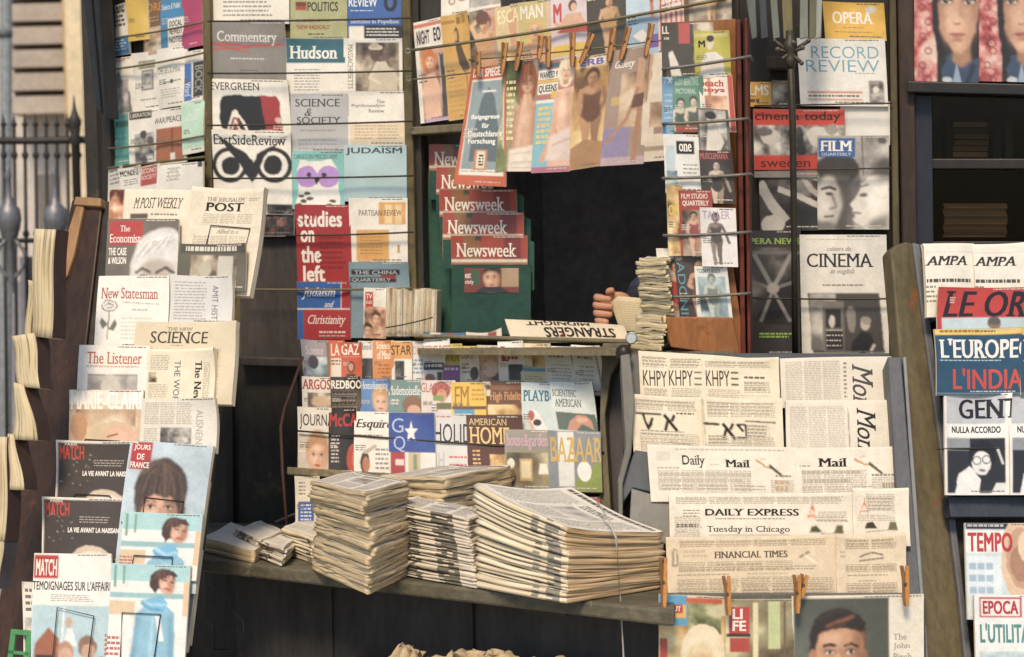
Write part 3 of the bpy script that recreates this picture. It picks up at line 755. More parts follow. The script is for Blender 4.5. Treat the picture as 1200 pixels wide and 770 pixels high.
# ---------------------------------------------------------------- counter
ct = thing('counter', xyz(hitz(600, 700, ZC), 0), 'worn olive wooden counter carrying the newspaper piles', 'counter')
fl, fr_ = hitz(222, 653, ZC), hitz(790, 716, ZC)
bl, br = xyz(K.hit(224, 600, .01), ZC), xyz(K.hit(800, 600, .01), ZC)
fr2 = xyz(FR.hit(900, 700, -.25), ZC); 
mb = MB(); top = [fl, fr_, br, bl]; th = Vector((0, 0, .034))
mb.prism([v - th for v in top], top, paint('5c5748', .55, .45, 8, '857d68', (.3, 1, 1))); mb.build('counter_top', ct, bevel=.006)
mb = MB(); dd = (fr_ - fl).normalized(); inn = Vector((-dd.y, dd.x, 0)) * .16
q = [fl + inn, fr_ + inn]; 
mb.prism([xyz(q[0], 0), xyz(q[1], 0), xyz(q[1], ZC - .036), xyz(q[0], ZC - .036)], [xyz(q[0] + inn * .1, 0), xyz(q[1] + inn * .1, 0), xyz(q[1] + inn * .1, ZC - .036), xyz(q[0] + inn * .1, ZC - .036)], paint('403d3b', .55, .35, 6)); mb.build('front_panel', ct)
for f in (.22, .53):
    mb = MB(); p = q[0].lerp(q[1], f) - inn * .06; p2 = p + dd * .025
    mb.prism([xyz(p, 0), xyz(p2, 0), xyz(p2, ZC - .05), xyz(p, ZC - .05)], [xyz(p + inn * .055, 0), xyz(p2 + inn * .055, 0), xyz(p2 + inn * .055, ZC - .05), xyz(p + inn * .055, ZC - .05)], paint('383533', .55, .3, 6)); mb.build('batten', ct, bevel=.002)
mb = MB(); p = hitz(620, 712, ZC - .05) + inn * .5; 
mb.box(p - Z * .012, (.06, .02, .012), paint('55503f', .6, .3, 8), Matrix.Rotation(math.atan2(dd.y, dd.x), 3, 'Z')); mb.build('support_block', ct)
# low shelf under the counter
mb = MB(); s0, s1 = q[0].lerp(q[1], .3), q[0].lerp(q[1], 1.0)
sq = [s0 - inn * .75, s1 - inn * .75, s1 - inn * .08, s0 - inn * .08]
mb.prism([xyz(v, .545) for v in sq], [xyz(v, .56) for v in sq], NAVY2); mb.build('low_shelf', ct)

# ---------------------------------------------------------------- racks
lr = thing('leaning_newspaper_rack', xyz(LR.hit(150, 700), 0), 'dark brown leaning rack of foreign papers at the left end of the counter', 'rack')
mb = MB(); slab(mb, LR, [(120, 236), (286, 240), (180, 1080), (-20, 1080)], -.075, -.055, NAVY2); mb.build('back_board', lr)
mb = MB(); slab(mb, LR, [(84, 234), (120, 236), (58, 780), (10, 1080), (-70, 1080)], -.10, -.045, BROWN); mb.build('side_board', lr, bevel=.004)
mb = MB(); slab(mb, LR, [(88, 230), (118, 232), (118, 242), (86, 240)], -.11, -.03, paint('8a6c4a', .6, .25, 10)); mb.build('top_trim', lr, bevel=.003)
mb = MB(); slab(mb, LR, [(89, 240), (98, 242), (86, 300), (78, 324), (70, 330), (69, 318), (76, 280)], -.08, -.035, paint('9a7650', .55, .25, 10)); mb.build('handle', lr, bevel=.004)
for i, (x, y) in enumerate(((120, 330), (100, 412), (86, 520), (62, 585), (50, 652))):
    mb = MB(); slab(mb, LR, [(x, y + 60), (x + 150, y + 62), (x + 149, y + 66), (x - 1, y + 64)], -.06, -.012, BROWN); mb.build('ledge', lr)
def clip_wire(parent, pl, pts, off, r=.0016):
    mb = MB(); P = [pl.hit(x, y, off) for x, y in pts]; P = [P[0] - pl.n * .03] + P + [P[-1] - pl.n * .03]
    mb.tube(P, r, WIRED, 6); mb.build('wire_clip', parent)
for pts, off in (([(241, 290), (247, 264), (293, 268), (285, 300)], .014), ([(127, 405), (129, 388), (160, 390)], .03), ([(113, 465), (116, 448), (160, 449), (159, 465)], .05),
                 ([(190, 475), (193, 450), (232, 452), (230, 475)], .05), ([(97, 520), (100, 515), (140, 517), (142, 522)], .066), ([(86, 583), (89, 579), (128, 581), (131, 585)], .075), ([(71, 651), (75, 646), (114, 649), (117, 655)], .083),
                 ([(167, 606), (170, 583), (215, 588), (211, 607)], .09), ([(153, 670), (157, 651), (202, 653), (201, 672)], .10), ([(141, 770), (143, 718), (188, 720), (178, 790)], .11), ([(60, 790), (67, 712), (110, 722), (101, 790)], .11)):
    clip_wire(lr, LR, pts, off)
mb = MB(); slab(mb, LR, [(13, 737), (35, 737), (33, 790), (9, 790)], .03, .034, paint('4f8a58', .5, .2, 10)); g0 = mb
mb2 = MB()
for qd in ([(13, 737), (38, 739), (37, 745), (12, 743)], [(12, 743), (18, 743), (12, 800), (5, 800)], [(31, 744), (37, 745), (32, 800), (26, 800)], [(10, 762), (34, 764), (33, 768), (9, 766)]): slab(mb2, LR, qd, .085, .091, paint('4f8a58', .5, .2, 10))
tag(mb2.build('green_frame', None, LR.hit(22, 790, .08)), 'small green wooden frame at the foot of the left rack', 'frame')

cr = thing('magazine_rack', xyz(CT.hit(520, 560, 0), ZC), 'olive tiered wooden rack of glossy monthlies on the counter', 'rack')
mb = MB(); slab(mb, CT, [(352, 404), (722, 402), (708, 640), (344, 640)], -.20, -.18, BLACK); mb.build('back_board', cr)
mb = MB(); slab(mb, CT, [(484, 391), (736, 397), (736, 402), (484, 395)], -.20, -.03, OLIVE2); mb.build('top_ledge', cr, bevel=.003)
for q in ([(356, 440), (700, 449), (700, 453), (356, 444)], [(355, 476), (700, 489), (700, 493), (355, 480)]):
    mb = MB(); slab(mb, CT, q, -.19, -.09, OLIVE2); mb.build('tier_ledge', cr)
mb = MB(); slab(mb, CT, [(336, 547), (707, 570), (707, 579), (336, 556)], -.19, .04, OLIVE2); mb.build('bottom_ledge', cr, bevel=.003)
mb = MB(); slab(mb, CT, [(345, 612), (707, 640), (707, 650), (345, 622)], -.19, .02, OLIVE2); mb.build('bottom_ledge', cr, bevel=.003)
mb = MB(); slab(mb, CT, [(706, 402), (737, 402), (716, 440), (709, 486), (716, 600), (702, 600), (703, 480)], -.17, .03, OLIVE2); mb.build('side_board', cr, bevel=.003)
mb = MB(); slab(mb, CT, [(722, 408), (740, 405), (732, 470), (730, 608), (718, 608), (712, 486)], -.18, -.02, NAVY); mb.build('side_board', cr, bevel=.003)
mb = MB(); mb.tube([CT.hit(355, 418, -.02), CT.hit(333, 480, .02), CT.hit(329, 500, .03), CT.hit(331, 550, .03), CT.hit(336, 616, .03)], .004, paint('5c4036', .6, .3, 10), 6); mb.build('side_rod', cr)
wire(cr, CT, (349, 505), (708, 530), .034, .0026, WIRED, sag=1)

fr = thing('tiered_newspaper_rack', xyz(FR.hit(910, 700, -.1), 0), 'grey stepped rack of foreign dailies right of the counter', 'rack')
mb = MB(); slab(mb, FR, [(742, 414), (1050, 414), (1080, 900), (785, 900)], -.17, -.15, GREYD); mb.build('back_board', fr)
mb = MB(); slab(mb, FR, [(727, 416), (738, 414), (744, 470), (740, 530), (730, 566), (730, 606), (725, 610), (724, 562), (733, 524)], -.15, -.03, GREYB); mb.build('side_board', fr, bevel=.003)
mb = MB(); slab(mb, FR, [(734, 416), (752, 414), (764, 527), (742, 545)], -.15, -.09, paint('55544f', .55, .2, 10)); mb.build('side_board', fr, bevel=.003)
mb = MB(); slab(mb, FR, [(744, 527), (762, 530), (784, 582), (742, 572), (728, 592), (728, 566)], -.13, -.05, paint('474c50', .55, .2, 10)); mb.build('side_board', fr, bevel=.003)
mb = MB(); slab(mb, FR, [(740, 572), (786, 585), (786, 640), (737, 622)], -.10, -.03, paint('76746c', .55, .2, 10)); mb.build('step_board', fr, bevel=.003)
mb = MB(); slab(mb, FR, [(1040, 418), (1056, 418), (1084, 760), (1062, 760)], -.15, .0, paint('505257', .5, .25, 10)); mb.build('side_board', fr, bevel=.003)
mb = MB(); slab(mb, FR, [(1058, 418), (1062, 418), (1090, 800), (1084, 800)], -.15, -.02, paint('7a7c7e', .5, .2, 10)); mb.build('edge_strip', fr, bevel=.002)
mb = MB(); p = FR.hit(731, 412, -.05); mb.lathe(p - Z * .015, [(.018, 0), (.02, .012), (.017, .024), (.009, .03), (.001, .032)], paint('2c2420', .4, .2, 10), 14); mb.build('knob', fr)
for y in (472, 528, 580, 632):
    mb = MB(); slab(mb, FR, [(748 + (y - 472) * .15, y + 2), (1050 + (y - 472) * .07, y + 4), (1050 + (y - 472) * .07, y + 9), (748 + (y - 472) * .15, y + 7)], -.15, -.12, GREYB); mb.build('ledge', fr)
mb = MB(); slab(mb, FB, [(772, 702), (1084, 702), (1092, 1300), (772, 1300)], -.05, -.02, NAVY2); mb.build('foot_board', fr)
mb = MB(); slab(mb, FB, [(772, 697), (1080, 697), (1080, 703), (772, 703)], -.05, -.012, GREYB); mb.build('peg_rail', fr)

rk = thing('upright_wire_rack', xyz(RK.hit(825, 420), 1.0), 'tall rust brown rack of small magazines standing by the hatch', 'rack')
mb = MB(); slab(mb, RK, [(786, 26), (862, 22), (866, 418), (786, 412)], -.10, -.09, RUST); mb.build('back_board', rk, bevel=.002)
for q in ([(862, 24), (868, 22), (874, 425), (868, 425)], [(872, 22), (876, 20), (880, 425), (876, 425)]):
    mb = MB(); slab(mb, RK, q, -.11, -.0, RUSTD); mb.build('side_post', rk, bevel=.003)
mb = MB(); slab(mb, RK, [(785, 234), (862, 234), (866, 312), (785, 312)], -.02, -.014, RUST); mb.build('pocket_board', rk, bevel=.002)
mb = MB(); slab(mb, RK, [(830, 303), (858, 304), (874, 417), (834, 417)], -.012, -.002, RUST); mb.build('pocket_board', rk, bevel=.002)
mb = MB(); slab(mb, RK, [(774, 371), (858, 372), (868, 419), (786, 407)], .035, .045, RUST); mb.build('front_pocket', rk, bevel=.003)
mb = MB(); slab(mb, RK, [(774, 414), (880, 418), (880, 428), (780, 424)], -.11, .04, RUSTD); mb.build('base_board', rk, bevel=.003)
for (a_, b_) in (((777, 81), (879, 66)), ((777, 145), (876, 139)), ((777, 209), (879, 204)), ((778, 276), (878, 272)), ((778, 348), (877, 344))):
    wire(rk, RK, a_, b_, .035 if a_[1] < 340 else .034, .0042, metal('6b6760', .5, .3), 'cross_wire', 1, .10)
# post under the rack, down to the counter
mb = MB(); mb.tube([RK.hit(826, 424, -.05), xyz(RK.hit(826, 424, -.05), ZC)], .02, RUSTD, 10); mb.build('post', rk)

sr = thing('slanted_rack', xyz(SR.hit(1170, 700), 0), 'weathered slanted rack of picture weeklies at far right', 'rack')
mb = MB(); slab(mb, SR, [(1078, 286), (1300, 286), (1330, 1100), (1150, 1100)], -.09, -.07, NAVY2); mb.build('back_board', sr)
mb = MB(); slab(mb, SR, [(1044, 294), (1050, 287), (1062, 283), (1070, 285), (1100, 520), (1122, 700), (1160, 1080), (1112, 1080)], -.095, -.05, paint('5f5640', .65, .4, 7, '8a4a24', (1, 1, .3))); mb.build('side_board', sr, bevel=.005)
mb = MB(); slab(mb, SR, [(1070, 284), (1078, 286), (1106, 490), (1139, 770), (1180, 1080), (1160, 1080), (1124, 700), (1100, 510)], -.12, -.045, paint('6a6c70', .55, .25, 9)); mb.build('edge_board', sr, bevel=.003)
for y in (366, 461, 580, 722):
    x = 1100 + (y - 366) * .14
    mb = MB(); slab(mb, SR, [(x, y), (1320, y - 2), (1320, y + 5), (x, y + 7)], -.08, -.01, GREYD); mb.build('ledge', sr, bevel=.002)
mb = MB(); slab(mb, SR, [(1111, 582), (1320, 582), (1320, 606), (1115, 606)], -.03, .0, GREYD); mb.build('front_strip', sr, bevel=.002)
wire(sr, SR, (1098, 526), (1320, 524), .026, .0022, WIRED, sag=0)
# ---------------------------------------------------------------- everything on show
W_, CR_, NP = 'e6e0d4', 'd6cab2', 'd8cdb8'
G1, G2, G3, G4 = 'journals on the folded wing', 'journals on the left board', 'covers wired across the top of the hatch', 'magazines pegged on the hatch wire'
G5, G6, G7, G8 = 'small magazines in the upright rack', 'film and music magazines on the right board', 'monthlies in the tiered rack', 'papers on the leaning rack'
G9, G10, G11 = 'dailies in the stepped rack', 'weeklies on the slanted rack', 'news magazines in the green holder'
def J(label, pl, geo, off, base, art=(), **kw):
    return item(kw.pop('name', 'journal'), label, kw.pop('cat', 'journal'), pl, geo, off, base, art, **kw)
def M(label, pl, geo, off, base, art=(), **kw):
    return item(kw.pop('name', 'magazine'), label, kw.pop('cat', 'magazine'), pl, geo, off, base, art, **kw)
def NW(label, pl, geo, off, base, art=(), **kw):
    kw.setdefault('thick', .010); kw.setdefault('rough', .9); kw.setdefault('fold', .004)
    return item(kw.pop('name', 'newspaper'), label, kw.pop('cat', 'newspaper'), pl, geo, off, base, art, news=True, **kw)

# ---- folded wing
s = (0, -5)
J('white journal over a blue foot, leftmost in the top row of the folded wing', P1, (128, 8, 152, 68), .004, W_, L(131, 10, 149, 36, 5, '6a6864', .6) + T('JOURNAL', 131, 12, 148, 18, '55524e') + R(128, 46, 152, 68, '3f7fb4') + L(131, 50, 149, 64, 4, 'cfdde6'), group=G1, sk=s)
J('brown orange journal lettered in ochre, top row of the folded wing', P1, (168, -20, 194, 66), .008, '7a5a38', T('FORE', 169, 6, 191, 16, 'd08a34') + L(171, 22, 188, 30, 2, 'b09068') + PH(170, 34, 194, 66, 'tan', 40), group=G1, sk=s)
J('plain yellow pad standing among grey journals, top row of the folded wing', P1, (148, -6, 173, 49), .014, 'e2bc4e', group=G1, sk=(2, -3), thick=.008)
J('blue journal with a boxed block of black lettering beside the magenta cover', P1, (189, -20, 217, 62), .012, '3d87b4', T('Science & Public', 191, 6, 213, 13, 'dfe6e8') + R(198, 24, 217, 62, W_) + T('DOCAL', 200, 27, 215, 34, '2e2c2c') + T('NEWEST', 200, 36, 215, 43, '2e2c2c') + T('NOTES', 200, 46, 215, 53, '2e2c2c'), group=G1, sk=s)
J('plain magenta journal at the right end of the top wing row', P1, (213, -20, 237, 58), .016, 'b83a68', group=G1, sk=s)
J('white journal with a grey standing man and red heading on the wing', P1, (127, 70, 160, 138), .008, W_, T('Dublin', 129, 70, 148, 75, 'b5524a', 's') + Pg([(138, 90), (141, 86), (144, 91), (146, 102), (155, 112), (156, 140), (134, 140), (136, 108)], '77726e') + PH(139, 96, 153, 138, 'gray', 50), group=G1, sk=s)
J('white journal with a small grey stamp picture, second wing row', P1, (156, 63, 191, 132), .012, W_, R(162, 73, 181, 82, '8f8a70') + T('STUDIES', 163, 75, 180, 80, 'd9d4c6') + R(165, 84, 179, 108, '8a8781') + R(167, 86, 177, 106, 'c9c4ba') + PH(168, 88, 176, 102, 'gray', 70) + L(164, 118, 186, 121, 1), group=G1, sk=s)
J('white journal with thin grey capitals and a short rule on the wing', P1, (186, 58, 219, 128), .016, W_, T('CHE DE DOMINI', 187, 80, 213, 88, '77726c', 'n') + S([(194, 99), (214, 97)], 1.2, '3a3836') + E(204, 98, 2, 2.4, '3a3836') + L(190, 106, 214, 118, 4, 'bdb6ac'), group=G1, sk=s)
J('white booklet with a blue and a black panel, right end of the second wing row', P1, (214, 62, 238, 122), .020, W_, R(216, 76, 225, 120, '3f74b8') + T('Word', 217, 98, 224, 114, 'd5dde8', 'b', 1) + R(227, 76, 238, 117, '3b3936') + T('BOCK', 229, 80, 237, 112, '9a958c', 'b', 1), group=G1, sk=s)
J('teal green journal at the left of the third wing row', P1, (126, 134, 158, 196), .014, '4f9c90', R(135, 144, 152, 152, '3f7f76') + T('MODERN', 136, 145, 152, 151, '2a4a48') + L(131, 160, 152, 182, 3, '5faca0'), group=G1, sk=s)
J('white journal with a black title bar and grey protesters on the wing', P1, (152, 132, 188, 194), .018, W_, R(153, 132, 177, 141, '35322f') + T('LIBERATION', 154, 134, 176, 139, 'd8d2c6') + PH(158, 158, 184, 194, 'bw', 46) + E(168, 160, 4, 5, '4a4644') + E(176, 168, 4, 5, '5c5855'), group=G1, sk=s)
J('white journal with a burnt orange printed square on the wing', P1, (181, 130, 218, 195), .022, W_, T('WAR/PEACE', 180, 139, 215, 146, '3a3634', 'n') + R(183, 152, 216, 190, 'a8603a') + R(202, 152, 204, 190, '7d4228') + R(201, 182, 206, 190, 'e0d6c8'), group=G1, sk=s)
J('pale mint green journal at the right end of the third wing row', P1, (214, 122, 239, 182), .026, 'b9dcc2', T('hill', 218, 131, 235, 144, 'dcece0', 'it') + R(216, 176, 239, 182, W_), group=G1, sk=s)
J('grey barred paper at the left of the lowest wing row', P1, (126, 198, 146, 250), .034, 'cfc8bc', L(128, 201, 143, 220, 4, '8a847c', .5) + R(130, 226, 147, 258, '4a342a') + PH(131, 226, 147, 258, 'warm', 40), group=G1, sk=s)
J('white paper with bold black capitals in the lowest wing row', P1, (142, 198, 168, 250), .040, W_, T('MONDE LE', 143, 201, 163, 208, '2c2a2a', 'k') + L(145, 212, 164, 220, 3), group=G1, sk=s)
J('white journal with a square red title block in the lowest wing row', P1, (163, 196, 188, 250), .046, W_, R(165, 197, 184, 219, 'b8443c') + T('ECONO', 166, 199, 183, 205, 'ead8cc') + T('SOCIETY', 166, 207, 183, 212, 'ead8cc'), group=G1, sk=s)
J('white journal with a faint drawn emblem, right end of the lowest wing row', P1, (184, 194, 239, 250), .052, W_, Ring(204, 206, 5, 6.5, 'b8b3a6') + L(196, 198, 213, 216, 4, 'b8b3a6') + R(233, 191, 238, 200, '3c3a38'), group=G1, sk=s)

# ---- left board of the kiosk
J('white journal cover filled with small print, top left of the board', K, (245, -62, 339, 28), .004, W_, L(262, -50, 322, 22, 14, '9a948a', .4), group=G2)
J('sage green journal with dark heading and brown subtitle on the board', K, (340, -52, 407, 48), .004, 'a6a876', R(346, 2, 359, 12, 'a0402c') + T('NEW', 347, 2.5, 358, 7, '3a3424') + T('POLITICS', 360, 2, 396, 13, '2e3022', 'b') + T('IN MEMORY OF THE', 347, 22, 386, 26, '9a3a2a') + T('"NEW RADICALS"', 347, 29, 387, 34, '9a3a2a') + L(361, 39, 384, 43, 1, '5a5a3a'), group=G2)
J('blue journal with white heading and printed crest on the board', K, (408, -52, 471, 46), .004, '3a62a8', T('REVIEW', 409, -3, 443, 8, 'dfe4ea', 'b') + L(411, 12, 438, 15, 1, 'b8c8e0') + E(458, 3, 8, 11, '22283c') + E(458, 3, 4, 6, '4a68a0') + T('Sketches in Populism', 411, 23, 468, 29, 'd0daea', 's') + R(409, 31, 427, 46, W_) + R(427, 30, 471, 46, '2c2c3a') + L(430, 33, 468, 44, 3, 'c8c4b8', .5), group=G2)
J('warm grey journal with two red crossed strokes under its title', K, (245, 24, 335, 100), .012, '86827c', T('Commentary', 254, 36, 325, 52, 'e2ddd4', 's') + S([(246, 51), (290, 53), (330, 50)], 3, 'c24a44') + S([(246, 51), (292, 61)], 1.6, 'c24a44') + S([(248, 58), (292, 55)], 1.6, 'c24a44') + L(269, 67, 311, 70, 1, 'cfcac0', .6) + L(280, 81, 304, 84, 1, '6a6662'), group=G2, sk=(3, 2))
J('white journal with a broad teal title band on the board', K, (336, 45, 405, 115), .012, W_, R(336, 45, 405, 74, '2f6672') + T('Hudson', 340, 54, 396, 69, 'eeeae0', 'sb') + L(345, 81, 376, 108, 8, 'a8a298'), group=G2)
J('white journal with a photograph of a seated man in a hat', K, (403, 45, 472, 112), .012, W_, PH(417, 50, 468, 107, 'sep', 22) + Pg([(432, 107), (436, 84), (442, 72), (452, 72), (462, 88), (466, 107)], 'c9bca4') + E(440, 63, 6, 8, '5a4636') + E(440, 55.5, 8.5, 3.4, 'c4b69c') + E(439, 53, 5, 3.4, 'b6a88e') + S([(441, 78), (434, 92), (446, 98)], 4, 'd8ccb4') + T('MASSACHUSETTS', 408, 52, 414, 104, '8d867a', 's', 1), group=G2)
J('white magazine with a big black rounded panel edged in red', K, (244, 92, 338, 165), .020, W_, T('EVERGREEN', 246, 96, 304, 105, '1f1d1f', 'n') + Pg([(256, 122), (259, 114), (266, 111), (322, 111), (327, 118), (328, 152), (262, 152), (257, 150), (256, 138)], '1d1b20') + Pg([(305, 111), (322, 111), (327, 118), (328, 152), (309, 152)], 'a02a30') + S([(272, 131), (268, 143), (266, 152)], 2.6, 'e6ddd2') + S([(275, 131), (283, 143), (287, 152)], 2.6, 'e6ddd2') + E(274, 134, 4, 6, 'e6ddd2') + E(274, 145, 5, 8, '8a4038') + S([(270, 152), (274, 140), (279, 152)], 1.5, 'e6ddd2') + E(324, 139, 4, 3, 'd8b0a4') + L(318, 145, 328, 151, 2, 'd8b0a4', .6), group=G2, sk=(4, 2))
J('pale grey journal titled in two lines of dark serif capitals', K, (340, 110, 409, 180), .020, 'b9b9b9', T('SCIENCE', 346, 116, 399, 125, '3f4046', 's') + T('&', 357, 127, 366, 136, '55555a', 'it') + T('SOCIETY', 348, 137, 400, 145, '3f4046', 's') + L(352, 152, 396, 156, 1, '9a9a9c') + L(350, 163, 398, 178, 3, '9f9fa0'), group=G2)
J('cream journal with a peach lower block and small grey title', K, (408, 107, 476, 172), .020, W_, T('The', 441, 117, 451, 121, '77706a', 's') + T('Psychoanalytic', 412, 122, 452, 126, '77706a', 's') + T('Review', 432, 128, 451, 132, '77706a', 's') + R(410, 143, 476, 172, 'e2cfae') + L(416, 147, 470, 165, 5, 'b8a68a', .3, 2), group=G2)
owl = [(249 + 4, 157), (290, 180), (297, 190), (302, 180), (342, 154), (322, 170), (309, 184), (301, 206), (296, 213), (290, 206), (279, 188)]
J('white magazine with two huge black ringed owl eyes', K, (249, 152, 341, 250), .028, W_, T('EastSideReview', 251, 157, 336, 169, '2b2728', 's') + Ring(269, 193, 16, 21, '231f20') + E(270, 194, 11, 11.5, '231f20') + Ring(321, 192, 16, 21, '231f20') + E(320, 192, 11, 11.5, '231f20') + Pg(owl, '231f20') + PH(312, 238, 342, 250, 'dark', 60), group=G2, sk=(2, 2))
J('dark photograph cover of a crowd low on the board beside the red cover', K, (262, 222, 345, 277), .024, W_, PH(309, 243, 345, 277, 'dark', 55) + sum([E(random.uniform(312, 342), random.uniform(246, 274), 3.2, 4, random.choice(['6a4438', '4a302c', '2a2022', '8a5c4c'])) for _ in range(16)], []), group=G2)
J('turquoise magazine with a white owl that has purple eyes', K, (342, 177, 404, 245), .028, '7ec0bc', T('CARLETON MISCELLANY', 344, 181, 396, 186, '5a6a6a', 's') + Pg([(352, 186), (364, 189), (376, 189), (388, 185), (396, 200), (397, 222), (400, 245), (346, 245), (350, 222), (348, 200)], 'e8e4dc') + E(360, 207, 13, 13, 'b48ad0') + E(385, 207, 13, 13, 'b48ad0') + E(362, 205, 3, 3, '3a3036') + E(380, 205, 3, 3, '3a3036') + Pg([(368, 208), (376, 208), (371, 217)], '2c2628') + sum([E(x, y, 4, 2, '5a5038') for x, y in ((353, 230), (360, 227), (356, 236), (363, 233), (351, 240), (390, 236), (386, 241))], []), group=G2)
J('plain light blue journal with one wide dark heading', K, (404, 170, 477, 236), .028, 'a9c6cb', T('JUDAISM', 406, 173, 472, 182, '33404a', 'b'), group=G2)
J('red journal with a tall white four line title', K, (347, 240, 411, 340), .036, 'a82a2c', T('studies', 349, 247, 401, 266, 'ece2d8', 'k') + T('on', 352, 270, 368, 284, 'ece2d8', 'k') + T('the', 352, 288, 376, 308, 'ece2d8', 'k') + T('left', 354, 311, 380, 330, 'ece2d8', 'k') + L(374, 277, 405, 318, 7, '8a2024', .4), group=G2, sk=(2, 0))
J('white journal with orange blocks on the board', K, (410, 232, 478, 309), .036, W_, R(444, 237, 476, 263, 'd6a054') + T('PARTISAN REVIEW', 421, 246, 471, 253, '6a4438', 'n') + R(451, 240, 460, 262, 'e8c890') + R(463, 240, 471, 262, 'e8c890') + R(418, 269, 456, 306, 'd6a054') + L(422, 273, 451, 300, 7, 'b98a48') + T('1', 465, 287, 470, 296, 'c89048', 's') + L(420, 306, 455, 308, 1), group=G2)
J('red and blue journal with flowing white script', K, (349, 330, 411, 398), .046, 'ae2c34', R(349, 330, 400, 362, '2b5fa6') + R(349, 362, 356, 398, '2b5fa6') + S([(349, 362), (411, 362)], 1.2, 'e8ded4') + S([(400, 330), (400, 362)], 1.0, 'e8ded4') + T('Judaism', 354, 337, 393, 351, 'dfe4ee', 'it') + T('and', 380, 353, 392, 360, 'dfe4ee', 'it') + T('Christianity', 361, 369, 406, 383, 'eedfd6', 'it') + L(374, 388, 406, 392, 1, 'e6c8c0', .6), group=G2)
J('slate blue journal with two black title plates', K, (409, 307, 480, 396), .044, '7b95a2', R(412, 316, 469, 322, '2a2a30') + R(410, 325, 464, 331, '2a2a30') + T('THE CHINA', 415, 317, 466, 321.5, 'aeb8bc') + T('QUARTERLY', 412, 326, 458, 330.5, 'aeb8bc') + R(446, 322, 464, 327, '8a3a3c'), group=G2)

# digests standing on edge next to the hatch
G12 = 'digests standing spine out beside the hatch'
M('small digest with a smiling couple and a red square heading, standing before its copies', K, (426, 337, 452, 396), .075, W_, R(428, 342, 437, 359, 'c23028') + T('TV', 429, 344, 436, 350, 'f0e4dc', 'k') + T('GUIDE', 429, 352, 436, 356, 'f0e4dc') + PH(427, 359, 452, 396, 'warm', 40) + face(441, 374, 5, 8, 'd8a484', '4a2a20') + face(431, 388, 5, 8, 'caa080', '2a1c18'), sk=(0, 1))
for k in range(9):
    x = 452 + k * 6.6
    NW('digest with only its page edges showing in the row beside the hatch', K, (x, 337 + (k % 3) * .8 + k * .2, x + 7.0, 394), .07 - k * .003, ['d9ccb2', 'c9b898', 'e4dac6'][k % 3], S([(x + 1.5, 336), (x + .5, 396)], .8, '9a8868') + S([(x + 4, 336), (x + 3, 396)], .7, 'b09c78') + S([(x + 6, 336), (x + 5, 396)], .9, '7c6a50'), name='digest', cat='digest', group=G12, sk=(-1.2, .3), thick=.05, fold=0)
wire(BD1, K, (452, 384), (507, 372), .085, .002, WIRED, sag=1)

# ---- covers wired above the hatch (rows rise to the right)
q = (0, -9)
M('white cover with thin red rings high above the hatch, left end', K, (517, -60, 550, 22), .004, W_, Ring(530, 4, 2.5, 4, 'a8703c') + Ring(542, -2, 5, 7, 'b8443c'), group=G3, sk=(0, -5))
M('grey photograph cover tucked high above the hatch', K, (549, -60, 587, 18), .006, '8a8478', PH(549, -60, 587, 12, 'gray', 20) + R(549, 10, 587, 18, W_), group=G3, sk=(0, -6))
M('dark cover tucked behind the pale yellow cover above the hatch', K, (586, -60, 616, 12), .004, '4a4436', PH(588, -60, 612, 8, 'dark', 30), group=G3, sk=(0, -5))
M('white magazine with red strip and orange haired woman, leftmost above the hatch', K, (484, 27, 519, 145), .012, W_, R(484, 30, 519, 34.5, 'd0705c') + R(486, 36, 518, 56, 'd8d2c8') + T('NIGHT', 487, 38, 503, 54, '2c2a2a', 'k') + T('EO', 508, 37, 517, 53, '2c2a2a', 'k') + PH(489, 59, 512, 145, 'warm', 14) + E(500, 74, 9, 15, 'd07838') + face(501, 75, 5, 8, 'e0b294', 'c8702c') + Pg([(494, 90), (506, 88), (511, 104), (511, 145), (491, 145), (491, 104)], 'dfb296') + R(512, 58, 519, 145, 'b9b2a8') + Pg([(513, 64), (518, 64), (519, 100), (519, 145), (512, 145), (514, 96)], '4c4540') + E(515.5, 64, 2.5, 5, 'c8a080') + R(491, 141, 519, 145, 'b89ac8'), group=G3, sk=(5, -6), quad=[(484, 27), (517, 20), (526, 140), (493, 145)])
M('ochre yellow magazine with a dark slim silhouette above the hatch', K, (517, 20, 553, 142), .018, 'd0a24c', R(518, 26, 534, 30, 'a87c34') + R(536, 24, 541, 32, '8d6a30') + R(543, 23, 548, 32, 'a87c34') + Pg([(532, 40), (535, 34), (538, 40), (538, 52), (545, 72), (549, 84), (542, 90), (536, 78), (533, 60)], '5a4838') + S([(543, 86), (546, 140)], 2, 'b0803e') + S([(534, 40), (534, 50)], 3, 'c8945a') + L(520, 96, 540, 136, 7, 'c09444', .3), group=G3, quad=[(517, 20), (549, 13), (560, 137), (526, 142)])
M('tan magazine with a woman raising both arms above the hatch', K, (549, 14, 586, 130), .024, 'b0988c', PH(549, 14, 566, 130, 'sep', 22) + R(567, 14, 586, 40, 'c8988c') + figure(567, 26, 96, 'dcae84', '6a3c24', 'c89868', 'c08a5e', 1) + E(565, 24, 8, 8, '6a4a34'), group=G3, sk=(6, -7))
M('pale gold magazine with tall faded capitals and waving hand above the hatch', K, (580, 10, 614, 120), .028, 'd8c08a', T('ESCA', 583, 14, 608, 30, 'efe2ae', 'b') + Pg([(594, 14), (598, 22), (600, 12), (603, 22), (607, 14), (605, 34), (604, 60), (598, 60), (596, 34)], 'd2a07c') + PH(580, 62, 614, 120, 'gold', 22), group=G3, sk=(4, -6))
